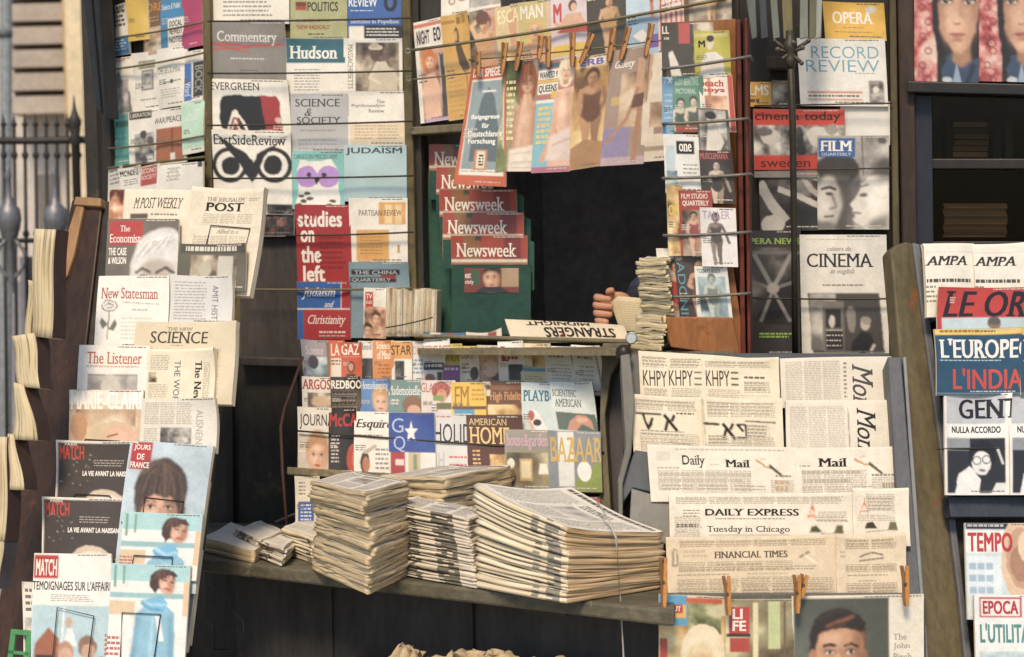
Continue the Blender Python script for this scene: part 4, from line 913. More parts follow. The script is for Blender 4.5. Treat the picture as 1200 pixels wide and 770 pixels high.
M('straw coloured magazine with large white capitals and a blonde above the hatch', K, (608, 4, 648, 112), .032, 'c9b878', T('MAN', 610, 8, 636, 24, 'f2ecdc', 'b') + R(640, 6, 645, 40, 'd9b8a8') + face(626, 38, 7, 10, 'dcaa88', 'd4b060', long=True) + Pg([(616, 52), (636, 52), (642, 70), (640, 112), (612, 112), (610, 70)], 'd0a078') + PH(612, 78, 644, 112, 'tan', 20), group=G3, sk=(3, -6))
M('pinkish white magazine with a reclining figure over a yellow foot', K, (645, -30, 690, 86), .036, 'd6c8cc', T('M', 648, 6, 658, 28, 'c8483c', 'k') + R(646, 55, 690, 68, 'e6be42') + E(671, 11, 5, 7, '6a4430') + E(672, 13, 3.5, 5, 'dcae8c') + Pg([(664, 20), (680, 20), (686, 32), (690, 44), (652, 40), (656, 30)], 'd8a888') + S([(656, 34), (650, 28)], 4, 'd8a888') + Pg([(660, 34), (688, 36), (690, 44), (652, 41)], 'b8584a'), group=G3, sk=(2, -7))
M('dark olive magazine with a pale figure seen from behind', K, (687, -40, 736, 82), .040, '4c463c', T('ERICA', 688, -6, 708, 2, 'd8d2c4', 'k') + figure(713, 2, 66, 'cfa47a', '3a2a20', 'c8a070', 'a87c54', 0), group=G3, sk=(2, -8))
M('pale sky blue magazine with a red bather by the water', K, (733, -40, 775, 78), .044, 'aac4d4', R(733, -10, 775, 20, 'b9cfdc') + R(733, 24, 775, 52, '98b6cc') + E(763, 6, 2.5, 4, 'a85c44') + S([(763, 10), (764, 26)], 4, 'c8745a') + Pg([(740, 44), (752, 38), (758, 46), (752, 54)], 'e2dcd4') + R(758, 46, 775, 62, '7a5aa8'), group=G3, sk=(2, -8))
M('red and cream striped magazine at the right end above the hatch', K, (770, -50, 806, 60), .048, 'dcc4b4', sum([R(772 + i * 6, -50, 774.5 + i * 6, 60, ['b8404a', 'd07068', 'c8505c'][i % 3]) for i in range(6)], []) + L(774, -4, 802, 20, 4, 'e8dcd0', .6), group=G3, sk=(2, -8))
M('brown photograph magazine behind the top of the upright rack', K, (800, -60, 856, 40), .05, '6a5238', PH(806, -50, 856, 30, 'sep', 20) + figure(832, -20, 50, 'dcb48c', '4a3424', 'caa878', 'b08a62'), group=G3, sk=(2, -6))

# ---- pegged on the wire
HO = .10
M('orange framed news weekly with a grey picture and white lines, first on the hatch wire', K, (553, 79, 594, 218), HO + .03, 'c8603c', T('DER SPIEGEL', 556, 81, 590, 91, 'f0e6da', 'k') + R(556, 94, 592, 206, 'e9e3d8') + R(557, 96, 591, 199, '8fa0a6') + Pg([(564, 150), (568, 116), (575, 103), (582, 116), (587, 150), (588, 190), (562, 190)], '5f7078') + R(568, 107, 583, 109, 'dfe2dc') + T('Belgegreuel', 560, 135, 589, 142, 'f2efe6', 'k') + T('für', 571, 145, 578, 151, 'f2efe6', 'k') + T('Deutschlands', 559, 154, 590, 161, 'f2efe6', 'k') + T('Forschung ?', 560, 163, 588, 171, 'f2efe6', 'k') + R(567, 176, 578, 200, 'c9875a') + R(569, 178, 576, 198, 'e0d8c4') + L(571, 182, 575, 196, 4, '5a4a3c', .6) + L(558, 201, 589, 204, 1, 'b8b0a2'), group=G4, quad=[(554, 80), (594, 75), (593, 219), (531, 216)], thick=.008)
wm = lambda x, y, c: Pg([(x - 6, y), (x + 6, y), (x + 11, y + 10), (x + 9, y + 60), (x + 12, y + 110), (x - 12, y + 110), (x - 8, y + 60), (x - 10, y + 10)], c)
M('tan magazine of a long haired woman holding her hands to her face', K, (591, 70, 633, 202), HO + .034, 'a08c78', PH(591, 70, 612, 202, 'green', 14) + L(594, 94, 608, 168, 10, 'e6d29a', .5) + E(620, 98, 12, 22, '9a5a34') + Pg([(608, 124), (632, 120), (633, 202), (606, 202)], 'd2a686') + face(620, 97, 6.5, 12, 'dcb090', '8a4c2c') + S([(612, 170), (616, 130), (619, 112)], 6, 'dcb294') + S([(628, 170), (625, 130), (622, 112)], 6, 'cfa07e') + Sf(S([(615, 112), (611, 150)], 1.2, 'b88a6a'), .6) + strands(620, 98, 11, 30, ['7a4426', 'b06c40', '6a3a22'], 34, .9, 8, .5) + Sf(S([(608, 128), (606, 200)], 5, 'b08468'), 2.5) + Sf(S([(630, 126), (631, 200)], 5, 'a87c60'), 2.5) + Sf(E(618, 140, 5, 12, 'e0b898'), 3) + Sf(Pg([(604, 176), (634, 170), (634, 202), (604, 202)], 'ddd0c0'), 1) + Sf(S([(606, 182), (632, 178)], 1.2, 'b8a894'), .8) + Sf(S([(606, 192), (632, 190)], 1.6, 'b8a894'), .8), group=G4, quad=[(591, 72), (633, 68), (626, 201), (580, 201)])
M('blue and rose magazine with boxed white words beside a blonde woman', K, (632, 69, 674, 204), HO + .038, 'b0746a', R(632, 120, 652, 204, '7fbccb') + R(632, 72, 655, 78, '4a6a78') + R(633, 80, 655, 91, 'e8e2d6') + T('WANTED 9', 634, 82, 654, 90, '4a4c50', 'k') + R(632, 92, 655, 95, 'd8b64a') + R(633, 96, 655, 109, 'e8e2d6') + T('QUEENS', 634, 98, 654, 108, '4a5a50', 'k') + R(648, 106, 657, 115, 'dab43e') + R(632, 116, 652, 120, 'd8e0da') + L(635, 124, 650, 172, 7, 'dcc878', .6) + face(664, 84, 6, 11, 'e6bca0', 'e6d6b8', long=True) + Pg([(654, 106), (674, 104), (674, 204), (646, 204), (658, 160), (650, 130)], 'e0b498') + S([(657, 110), (652, 160), (642, 190)], 6, 'd6a688') + Sf(Pg([(650, 160), (674, 150), (676, 190), (646, 190)], 'd8c4bc'), 1.2) + Sf(S([(652, 172), (674, 164)], 1.4, 'a88c84'), 1) + Sf(S([(668, 108), (670, 150)], 5, 'b88a70'), 2.5) + Sf(E(661, 128, 5, 12, 'ecc8b0'), 3) + strands(664, 82, 9, 15, ['f0e4c8', 'c8b488', 'dccca4'], 26, .8, 9, .4) + R(632, 197, 674, 204, 'b4708a'), group=G4, quad=[(632, 73), (675, 66), (668, 201), (622, 203)])
M('sand coloured magazine of a woman standing among rocks', K, (672, 63, 717, 202), HO + .042, 'cda878', R(674, 66, 712, 76, 'e4ddd0') + T('ERB', 680, 67, 710, 75, '7a6ab8', 'k') + R(672, 62, 680, 78, 'e0b050') + PH(672, 78, 717, 202, 'gold', 12) + figure(697, 84, 106, 'b98a62', '4a3222', '6a4630', '9a7050', 0) + Pg([(672, 176), (690, 166), (717, 172), (717, 202), (672, 202)], 'a87e54'), group=G4, quad=[(672, 68), (716, 62), (706, 194), (667, 200)])
M('brown magazine with a white script heading and bent figure over lilac water', K, (712, 54, 760, 196), HO + .046, 'a08a7a', T('Gaiety', 719, 68, 744, 80, 'efe8dc', 'ib') + R(712, 150, 742, 186, '8d82a8') + R(712, 186, 760, 196, 'b8a0a8') + R(718, 112, 730, 122, 'c8a860') + PH(728, 84, 760, 150, 'tan', 14) + S([(752, 70), (750, 104), (748, 130)], 9, 'c49a7a') + S([(749, 104), (738, 140), (716, 168)], 4, 'b08060') + Pg([(744, 112), (756, 110), (756, 126), (742, 128)], '6a4a3c') + S([(752, 128), (748, 192)], 6, 'a87c5e'), group=G4, quad=[(716, 60), (762, 52), (754, 192), (703, 195)])
M('pale cream magazine with a garden bench, last on the hatch wire', K, (755, 62, 800, 190), HO + .044, 'd8cbb8', E(758, 84, 6, 14, '8a5a40') + S([(762, 64), (758, 100), (756, 118)], 7, 'caa082') + R(770, 130, 790, 158, '9a7e72') + PH(764, 120, 800, 150, 'tan', 22) + R(755, 172, 800, 178, 'a8907c'), group=G4, quad=[(757, 64), (800, 58), (792, 187), (750, 190)])
def pin(px, py0, px1, py1, pl, off, label, c='a87848'):
    """a wooden spring clothespin pointing from (px, py0) down to (px1, py1)"""
    a, b = pl.hit(px, py0, off), pl.hit(px1, py1, off + .004)
    root = thing('clothespin', b, label, 'clothespin', 'clothespins')
    d = (b - a); ln = d.length; d.normalize(); sx = d.cross(pl.n).normalized()
    for s, cc in ((0, c), (1, '7a5430')):
        mb = MB(); o = sx * (.0075 * s) + pl.n * (-.006 * s)
        f = [(0, .0032, .011), (.35, .0036, .005), (.8, .0038, .003), (1, .0024, .002)]
        rows = []
        for t, hw, sp in f:
            p = a + d * (ln * t) + sx * (s * sp * .8) + o * .3; hw *= 1.15
            rows.append([p + sx * hw + pl.n * .004, p - sx * hw + pl.n * .004, p - sx * hw - pl.n * .004, p + sx * hw - pl.n * .004])
        k = paint(cc, .6, .3, 40, None, (1, 1, .3))
        mb.grid(rows, k, close=True, smooth=False); mb.face(rows[0], k); mb.face(list(reversed(rows[-1])), k); mb.build('jaw', root, bevel=.0008)
    mb = MB(); c0 = a + d * ln * .45 + sx * .004; mb.tube([c0 - pl.n * .007, c0 + pl.n * .007], .0032, metal('5a554c'), 8); mb.build('spring', root)
PINS = [((562, 60), (561, 90), 'clothespin holding the left corner of the orange framed weekly'), ((594, 50), (589, 87), 'clothespin between the orange framed weekly and the long haired woman'), ((612, 49), (605, 83), 'tilted clothespin above the long haired woman'), ((636, 42), (632, 70), 'left one of two crossed clothespins above the boxed white words'), ((644, 42), (643, 79), 'right one of two crossed clothespins above the boxed white words'),
        ((673, 38), (671, 78), 'clothespin between the blonde woman and the sand coloured cover'), ((696, 40), (681, 75), 'slanting clothespin at the left corner of the sand coloured cover'), ((721, 33), (714, 72), 'clothespin at the right corner of the sand coloured cover'), ((739, 32), (728, 70), 'slanting clothespin above the white script heading'), ((766, 28), (757, 66), 'clothespin joining the last two covers of the hatch wire')]
for a_, b_, lb in PINS: pin(a_[0], a_[1], b_[0], b_[1], K, HO + .054, lb)
wire(BD3, K, (550, 70), (800, 44), HO + .048, .0022, WIRE, 'hanging_wire', 2, HO + .05)

# ---- green stepped holder in the hatch
GREEN = paint('27463c', .6, .25, 8, None, (1, 1, 1)); GREEN2 = paint('2f5244', .6, .25, 8, None, (1, 1, 1))
gh = thing('stepped_holder', K.hit(570, 392, -.02), 'dark green stepped cardboard holder standing inside the hatch', 'holder')
mb = MB()
side = [(500, 196), (511, 206), (514, 232), (519, 232), (520, 258), (528, 262), (529, 400), (503, 400)]
A = [K.hit(x, y, -.05) for x, y in side]; mb.prism(A, [v - K.n * .01 for v in A], GREEN2); mb.build('side_panel', gh)
HS = [((503, 169), (560, 200), -.030), ((511, 196), (578, 228), -.015), ((515, 222), (606, 254), .0), ((519, 249), (614, 281), .015), ((529, 276), (618, 310), .03)]
lbn = ['highest and half hidden', 'second and half hidden', 'third from the top', 'fourth from the top', 'lowest']
for k, ((x0, y0), (x1, y1), o) in enumerate(HS):
    M('red topped news magazine in the green holder, ' + lbn[k] + ' of five', K, (x0, y0, x1, y1 + 34), o, '9c7a3c', R(x0, y0, x1, y1 - 6, 'a03a2c') + R(x0 + 14, y0, x0 + 34, y1 - 6, '8a5a34') + R(x1 - 28, y0, x1 - 8, y1 - 6, '7a2a2c') + R(x0 + 28, y0, x0 + 35, y0 + 6, '3c4238') + T('Newsweek', x0 + 6, y0 + 9, x0 + 6 + 70, y0 + 25, 'ece2d4', 's') + R(x0, y1 - 6, x1, y1 - 3, 'd8ccb8') + R(x0, y1 - 3, x1, y1, 'a8643c') + PH(x0, y1, x1, y1 + 40, 'red', 16), group=G11, thick=.008)
    mb = MB(); yb = y1; slab(mb, K, [(x0, yb), (x1 + 4, yb), (x1 + 4, yb + 34 if k < 4 else 392), (x0, yb + 34 if k < 4 else 392)], o + .004, o + .008, GREEN); 
    slab(mb, K, [(x1 - 1, y0 + 4), (x1 + 8, y0 + 8), (x1 + 8, yb + 30), (x1 - 1, yb + 30)], o - .02, o - .014, GREEN2); mb.build('pocket', gh)
HA, HB, HC_, HD = [np.array(K.hit(x, y, .0395)) for x, y in ((544, 314), (608, 314), (608, 343), (544, 343))]; KN = np.array(K.n)
def pos_(u, v, w):
    u, v, w = [np.asarray(q_, float)[..., None] for q_ in (u, v, w)]
    return HA * (1 - u) * (1 - v) + HB * u * (1 - v) + HC_ * u * v + HD * (1 - u) * v + KN * w
sheet('portrait_card', gh, pos_, R(544, 314, 608, 343, '7a3430') + R(588, 314, 608, 336, 'a88c6c') + R(552, 316, 562, 334, '3a5a44') + face(576, 327, 9.5, 13, 'c89674', '2a201c') + Pg([(556, 343), (566, 336), (586, 336), (598, 343)], '2c2c30') + T('eat', 545, 320, 552, 326, 'e6ddd0') + T('cloly', 545, 328, 555, 334, 'e6ddd0'), (544, 314, 608, 343), '3c4a40', .5, 1.4, 5)

# ---- upright rack
r = RK
M('dark grey small magazine with two white capitals at the top of the upright rack', r, (775, 27, 836, 92), .006, '4a463e', T('LL', 776, 31, 784, 40, 'e4ddd0', 'k') + L(778, 44, 784, 48, 1, 'c8c0b0', .7) + R(795, 28, 808, 52, 'b8504a') + PH(812, 28, 836, 92, 'sep', 26) + Pg([(783, 62), (788, 60), (794, 74), (798, 90), (786, 90)], 'd8d0c6'), group=G5, sk=(1, -2))
M('acid yellow magazine with a white shirted man in the upright rack', r, (813, 37, 855, 92), .014, 'b8b03a', T('M', 818, 48, 826, 56, '242220', 'k') + R(814, 40, 853, 44, 'c8c27a') + E(832, 52, 4, 7, 'd8c8b0') + E(832, 46, 4.4, 4, '3a342c') + Pg([(822, 70), (827, 62), (838, 62), (846, 68), (848, 92), (818, 92)], 'dad4cc'), group=G5, sk=(2, -1))
M('narrow light blue magazine at the left of the upright rack', r, (776, 90, 800, 158), .008, '7cabd0', T('TX', 777, 91, 788, 98, 'dce6ee') + L(779, 110, 789, 150, 6, 'a8c8dc'), group=G5)
M('green magazine with two printed athletes in the upright rack', r, (789, 89, 824, 155), .014, '5c8a78', T('BODY BEAUTIFUL', 791, 92, 819, 100, 'b4ccbc', 'n') + T('PICTORIAL', 792, 104, 816, 110, 'b4ccbc') + figure(798, 118, 60, 'd8c8b4', '4a443c', '5c6a60', 'b0a48c') + figure(813, 116, 60, 'd8c8b4', '4a443c', '5c6a60', 'b0a48c') + R(792, 148, 822, 155, 'b8564c'), group=G5)
M('cream magazine with red lower case title in the upright rack', r, (818, 87, 858, 154), .018, 'ddd0c0', T('beach', 819, 93, 847, 101, 'b84038', 'k') + T('boys', 820, 102, 848, 109, 'b84038', 'k') + R(852, 87, 858, 154, 'b84a3c') + Pg([(828, 87), (832, 87), (832, 120), (828, 124)], 'c4805a') + PH(824, 112, 850, 154, 'warm', 18), group=G5, sk=(5, 1))
M('grey photograph magazine of a crouching man in the upright rack', r, (816, 126, 853, 182), .024, '6c6862', PH(818, 128, 850, 180, 'bw', 16) + E(833, 140, 6, 8, 'c4beb4') + Pg([(828, 146), (840, 146), (846, 165), (838, 180), (824, 176)], 'cfc9be') + E(832, 134, 6.5, 5, '2a2828'), group=G5, sk=(4, 3))
M('white magazine with a small black square heading in the upright rack', r, (777, 157, 826, 226), .020, 'd9d9d6', R(792, 165, 813, 180, '1c1b1d') + T('one', 795, 168, 810, 177, 'e4e0d8', 'sb') + L(799, 192, 818, 206, 3, '8a8884', .3) + R(779, 170, 790, 220, 'b8c8d0') + PH(779, 200, 792, 226, 'cool', 24), group=G5, sk=(3, 1))
M('dark magazine with a red title and pale athlete in the upright rack', r, (819, 176, 858, 238), .026, '3c3634', R(819, 177, 855, 188, '5a2c2e') + T('MUSCLEMANIA', 820, 179, 853, 186, 'b86a64') + figure(838, 190, 60, 'cdb8a4', '2c2624', '3a3634', 'a08c7a', 2), group=G5, sk=(4, 1))
M('red magazine with white capitals above a dark photograph in the upright rack', r, (795, 223, 834, 300), .030, 'a03c34', T('FILM STUDIO', 798, 227, 829, 233, 'ead8cc') + T('QUARTERLY', 799, 235, 830, 242, 'ead8cc', 'k') + PH(798, 246, 832, 300, 'sep', 20) + figure(812, 250, 52, 'cfa488', '2a201c', '8a4440', 'a87c62'), group=G5, sk=(3, 0))
M('yellow green magazine with small figures low in the upright rack', r, (781, 216, 799, 300), .026, 'b8b07a', PH(782, 218, 799, 300, 'gold', 24) + T('ON', 783, 240, 795, 252, 'd8c040', 'k'), group=G5, sk=(2, 0))
M('white magazine with a violet heading and slender figure in the upright rack', r, (820, 243, 862, 312), .034, 'dcd8d6', T('TALLER', 823, 247, 855, 256, 'b090b8', 'n') + figure(838, 252, 58, '8a7a72', '3a3434', '4a4648', '6a5e58', 2), group=G5, sk=(3, 1))
M('white magazine with red letters and a swimmer, left in the low pocket', r, (769, 291, 806, 382), .006, 'ddd6cc', T('Jr.', 774, 306, 787, 319, 'b23a34', 'k') + figure(790, 308, 86, 'd4a88a', '4a3426', 'a83a38', 'b0845f') + R(769, 368, 806, 382, 'b0aca4'), group=G5, sk=(9, 0))
M('dark brown magazine with a light blue upright title, middle of the low pocket', r, (790, 299, 830, 384), .014, '4a3c36', T('ADONIS', 792, 307, 801, 378, '5a9ab8', 'n', 1) + T('TRIM', 791, 301, 799, 305, 'c0b8b0') + figure(818, 306, 84, 'c4977a', '2a201c', '6a4436', '9a6e52', 2) + R(826, 299, 830, 384, '8a8480'), group=G5, sk=(8, 0))
M('white magazine with a pale green line drawing, right in the low pocket', r, (811, 312, 852, 386), .022, 'd9dbd6', T('TODAYS BODY', 816, 315, 844, 320, '6a706c') + PH(816, 324, 848, 384, 'cool', 16) + figure(832, 324, 58, 'b8c0b8', '5c6862', '7a8680', '8fa098'), group=G5, sk=(8, 0))

# ---- right board: film and music magazines
M('deep yellow music magazine with white serif heading at the top of the right board', K, (964, 2, 1036, 46), .012, 'e0b034', T('OPERA', 974, 13, 1022, 27, 'f0e8d8', 'sb') + E(1020, 10, 7, 4, 'cfcac4') + L(985, 31, 1012, 33, 1, 'b08828') + L(976, 36, 1024, 39, 1, 'b08828'), group=G6, sk=(3, 2))
M('white music magazine with outlined blue capitals and orange rules', K, (934, 45, 1037, 124), .022, 'e2e0da', T('RECORD', 950, 54, 1029, 68, '6aa8c0', 'l') + T('REVIEW', 943, 70, 1029, 84, '6aa8c0', 'l') + L(1000, 85, 1028, 87, 1, '9a9690') + R(943, 107, 1008, 109, 'd08048') + R(943, 115.5, 1008, 117.5, 'd08048') + L(944, 111, 1006, 114, 1, '77726c', .7) + R(1016, 94, 1032, 122, '8a8680') + PH(1018, 96, 1033, 121, 'bw', 40) + E(1024, 104, 3.5, 4.5, 'd8d2c8'), group=G6, sk=(4, 1))
M('plain white magazine standing behind the twin head film cover', K, (985, 119, 1043, 170), .012, 'e4e1da', group=G6)
M('yellow film booklet with white letters left of the iron rod', K, (876, 96, 904, 125), .016, 'd8a42e', T('LMS', 878, 100, 901, 112, 'efe6d4', 'b') + L(879, 116, 890, 121, 1, '6a4a20', .8), group=G6)
M('dark grey film booklet behind the iron rod', K, (904, 94, 926, 126), .014, '6a645e', PH(905, 95, 926, 126, 'sep', 30), group=G6)
M('film magazine with two red title bands over a black and white photograph', K, (883, 128, 990, 208), .024, '8d8882', PH(883, 147, 990, 183, 'bw', 26) + R(883, 128, 990, 147, 'cc3a26') + R(883, 182, 962, 200, 'cc3a26') + T('cinema today', 885, 131, 985, 144, '2c1614', 'n') + T('sweden', 891, 185, 949, 196, '5a1c14', 'n') + E(903, 160, 12, 9, 'c9c4bb') + E(896, 154, 9, 5, '6a6664') + E(936, 158, 5, 9, '4c4a4a') + E(938, 168, 4, 12, '3a3838') + E(960, 160, 14, 12, 'd0cac0') + E(975, 152, 8, 6, '9a948c'), group=G6, sk=(1, 0))
M('film magazine showing pale arms across a dark photograph', K, (889, 196, 966, 270), .018, '4c4846', PH(889, 200, 966, 270, 'dark', 14) + S([(890, 216), (904, 240), (918, 258)], 12, 'b4aea6') + S([(912, 222), (936, 230), (962, 242)], 7, 'c9c2b8') + S([(938, 204), (950, 222), (962, 230)], 6, 'bdb6ac') + sum([S([(946, 208), (956 + i * 3, 204 + i * 3)], 1.6, 'd8d2c8') for i in range(4)], []) + E(904, 264, 14, 12, 'c0bab0'), group=G6, sk=(2, 0))
fq = R(958, 159, 1042, 269, 'a8a39b') + PH(1002, 159, 1042, 205, 'gray', 18) + Sf(Pg([(958, 186), (1000, 186), (1008, 200), (1010, 222), (1004, 240), (1000, 269), (958, 269)], '6a6562'), 1.5)
fq += Sf(E(982, 198, 26, 18, '35312f'), 1.2) + Sf(E(972, 236, 18, 30, 'b8b2a8'), 2) + Sf(E(966, 240, 8, 24, 'd4cec4'), 3) + Sf(Pg([(978, 206), (996, 206), (998, 240), (990, 269), (980, 269), (988, 240)], '55504d'), 2) + Sf(S([(962, 222), (972, 219), (980, 222)], 3, '2f2b2a'), .5) + Sf(E(972, 227, 5, 2.2, '3a3634'), .6) + Sf(S([(976, 228), (980, 242), (972, 245)], 2, '6a6460'), .8) + Sf(S([(966, 254), (977, 253)], 2.4, '5a4f4c'), .5) + Sf(E(968, 264, 10, 5, '7a746e'), 2)
fq += Sf(Pg([(1042, 206), (1030, 204), (1018, 207), (1009, 216), (1007, 224), (1000, 234), (996, 240), (1001, 244), (999, 249), (1003, 252), (1000, 257), (1004, 262), (1012, 266), (1016, 269), (1042, 269)], 'dcd6cc'), .7) + Sf(E(1030, 240, 12, 22, 'eee8de'), 5) + Sf(E(1012, 228, 5, 2.4, '5a5450'), .7) + Sf(S([(1008, 219), (1018, 216)], 2, '6a625c'), .7) + Sf(S([(1000, 249), (1009, 250)], 1.8, '5a4a48'), .5) + Sf(Pg([(1016, 269), (1020, 258), (1042, 250), (1042, 269)], '8a847c'), 3) + Sf(E(1036, 196, 14, 14, '55504c'), 4) + Sf(E(1034, 165, 6, 4, '5a5653'), 1) + S([(1010, 160), (1012, 206)], 2.0, '6a6662')
M('film magazine with a blue title plate above two faces in profile', K, (958, 159, 1042, 269), .032, '8f8a84', fq + R(959, 162, 1002, 184, '2c5a9c') + T('FILM', 961, 165, 999, 177, 'eae6de', 'sb') + T('QUARTERLY', 963, 179, 998, 183, 'c8d0dc', 's'), group=G6)
M('dark magazine with a pale starburst and lime lettering left of the white cinema cover', K, (877, 270, 938, 417), .026, '3a3637', PH(880, 290, 934, 380, 'dark', 10) + T('OPERA NEWS', 870, 279, 938, 286, '9ac048', 'sb') + S([(884, 298), (906, 338)], 5, '8d8884') + S([(928, 296), (906, 338)], 5, '9a9590') + S([(880, 330), (906, 338)], 4, '7a7572') + S([(932, 330), (906, 338)], 4, '7a7572') + S([(892, 376), (906, 340)], 4, '8d8884') + S([(926, 376), (906, 340)], 4, '8d8884') + E(906, 338, 7, 6, 'a8a29c') + R(882, 294, 938, 298, '77726e') + L(890, 390, 930, 397, 2, '9ac048', .6), group=G6)
M('white cinema magazine with large serif capitals over a dark interior photograph', K, (937, 275, 1039, 416), .036, 'e6e1d6', T('cahiers du', 969, 289, 998, 294, '8a857c', 'it') + T('CINEMA', 945, 297, 1023, 313, '242022', 's') + T('in english', 972, 315, 1001, 322, '8a857c', 'it') + L(963, 333, 1012, 337, 1, '9a958a', .5) + L(945, 280, 1024, 283, 1, 'd2ccc0') + Pg([(945, 343), (1029, 343), (1034, 414), (950, 414)], '4a4543') + PH(948, 344, 978, 410, 'gray', 18) + R(962, 353, 987, 412, '7a746e') + R(966, 362, 984, 384, '2a2627') + E(973, 376, 4, 7, 'd8d2c8') + R(966, 388, 986, 410, '2f2b2c') + L(966, 386, 986, 410, 4, 'b4aea4', .3) + E(996, 374, 6, 16, '8d8780') + Pg([(998, 398), (1006, 388), (1018, 390), (1024, 404), (1022, 414), (994, 414)], '1f1d20') + E(1012, 380, 5.5, 7, 'c4bcb0') + E(1013, 376, 5.5, 4.5, 'a49c92') + S([(1018, 412), (1022, 404)], 3, 'cfc8bc'), group=G6, sk=(3, 0))

# ---- posters top right
def poster(x, label, dxx):
    w = 76
    X = lambda f: x + f * w
    art = PH(X(0), -120, X(.36), 96, 'scarf', 30) + sum([Ring(X(.13) + (i % 2) * 7, 8 + i * 17, 3, 4.5, '8a3038') + Ring(X(.2) + (i % 2) * 3, 16 + i * 17, 1.5, 2.6, 'e0c0b0') for i in range(-6, 6)], [])
    art += Pg([(X(.26), -120), (X(.30), 30), (X(.42), 96), (X(1), 96), (X(1), -120)], '201a20')
    art += Pg([(X(.46), 96), (X(.40), 70), (X(.56), 62), (X(.8), 74), (X(1), 64), (X(1), 96)], '2f4664') + Pg([(X(.6), 96), (X(.66), 72), (X(.74), 96)], '8fa4bc') + Pg([(X(.78), 96), (X(.9), 70), (X(.96), 76), (X(.86), 96)], '1c2c44') + E(X(.52), 93, 6, 4, 'b8c2cc')
    art += Sf(Pg([(X(.60), 50), (X(.86), 44), (X(.88), 70), (X(.74), 78), (X(.60), 70)], 'a87a5c'), 1.5)
    art += Sf(Pg([(X(.36), -60), (X(.36), 8), (X(.40), 32), (X(.50), 48), (X(.62), 60), (X(.72), 62), (X(.84), 54), (X(.95), 36), (X(1.0), 8), (X(1.0), -60)], 'c99a7c'), .8)
    art += Sf(E(X(.60), 22, 10, 14, 'dcb496'), 6) + Sf(E(X(.72), -16, 16, 10, 'dcb496'), 6) + Sf(Pg([(X(.34), -60), (X(.35), 10), (X(.40), 36), (X(.56), 58), (X(.48), 34), (X(.42), -60)], 'a87a5c'), 3) + Sf(Pg([(X(.96), -60), (X(1.0), 8), (X(.95), 36), (X(.80), 58), (X(.90), 34)], '96694e'), 4) + Sf(E(X(.68), 52, 7, 5, 'd6a98a'), 2)
    for ex in (.50, .85):
        art += Sf(E(X(ex), -1, 9.5, 6, '9a6c50'), 2.2) + E(X(ex), .8, 6.4, 2.5, 'cdbdb0') + E(X(ex), .4, 3.0, 2.7, '2a1e1a') + E(X(ex) + .8, -.4, .8, .7, 'd8d0c8') + Sf(S([(X(ex) - 8, .6), (X(ex), -3), (X(ex) + 8, .2)], 1.5, '2c1f1a'), .4) + Sf(S([(X(ex) - 9, -10), (X(ex), -13), (X(ex) + 9, -10)], 3, '4a3426'), .9)
    art += Sf(S([(X(.72), -2), (X(.74), 18)], 4, 'b58466'), 2) + Sf(E(X(.67), 23, 6, 4, 'd8ac8e'), 1.8) + Sf(S([(X(.61), 26), (X(.66), 27.5), (X(.73), 26.5)], 1.6, '7a4c38'), .7) + Sf(E(X(.67), 38.5, 9, 1.8, 'a8604f'), .6) + Sf(E(X(.67), 41.2, 7, 1.8, 'b87060'), .7) + Sf(S([(X(.54), 39.4), (X(.67), 40), (X(.79), 39.2)], 1.0, '5c2c26'), .3) + Sf(E(X(.67), 45.5, 6, 1.6, '9a6c52'), 1.2)
    art += Sf(Pg([(X(.24), -120), (X(.29), 30), (X(.42), 80), (X(.50), 70), (X(.39), 34), (X(.36), -120)], '1a151a'), .8)
    item('poster', label, 'poster', K, (x, -120, x + w, 95), .012, '201a20', art, thick=.003, sk=(0, dxx), bend=(.001, 0), corner=(0, 0))
poster(1071, 'portrait poster of a pale face in a dark hood and red scarf, uncropped', 2)
poster(1147, 'portrait poster of a hooded face cut off at the photo edge', 2)
# dim stacks behind the glazed cases
for k, (x, y, w, h, n, lb) in enumerate(((1118, 184, 40, 42, 6, 'upper glazed case'), (1106, 278, 74, 40, 13, 'lower glazed case'))):
    for i in range(n):
        o = thing('book', K.hit(x + w / 2, y - i * (h / n), -.2), 'dim paper pad stacked behind the glass of the ' + lb, 'book', 'pads stacked in the glazed cases')
        mb = MB(); yy = y - i * h / n; jx = random.uniform(-1.5, 1.5)
        slab(mb, K, rect(x + jx, yy - h / n * .85, x + w + jx, yy), -.22, -.07, pages(['94826c', '7a6c5a', 'a08c74'][i % 3], 300)); mb.build('pages', o)
for i in range(7):
    x = 1094 + i * 14
    o = thing('book', K.hit(x, 186, -.2), 'dim paperback standing upright on the upper shelf behind glass', 'book', 'paperbacks standing in the glazed case')
    mb = MB(); slab(mb, K, [(x, 140 + i % 3 * 3), (x + 9, 140 + i % 3 * 3), (x + 9, 186), (x, 186)], -.20, -.10, paint(['4a4240', '3c3c40', '544c40', '4c3030'][i % 4], .5, .3, 9)); mb.build('cover', o)

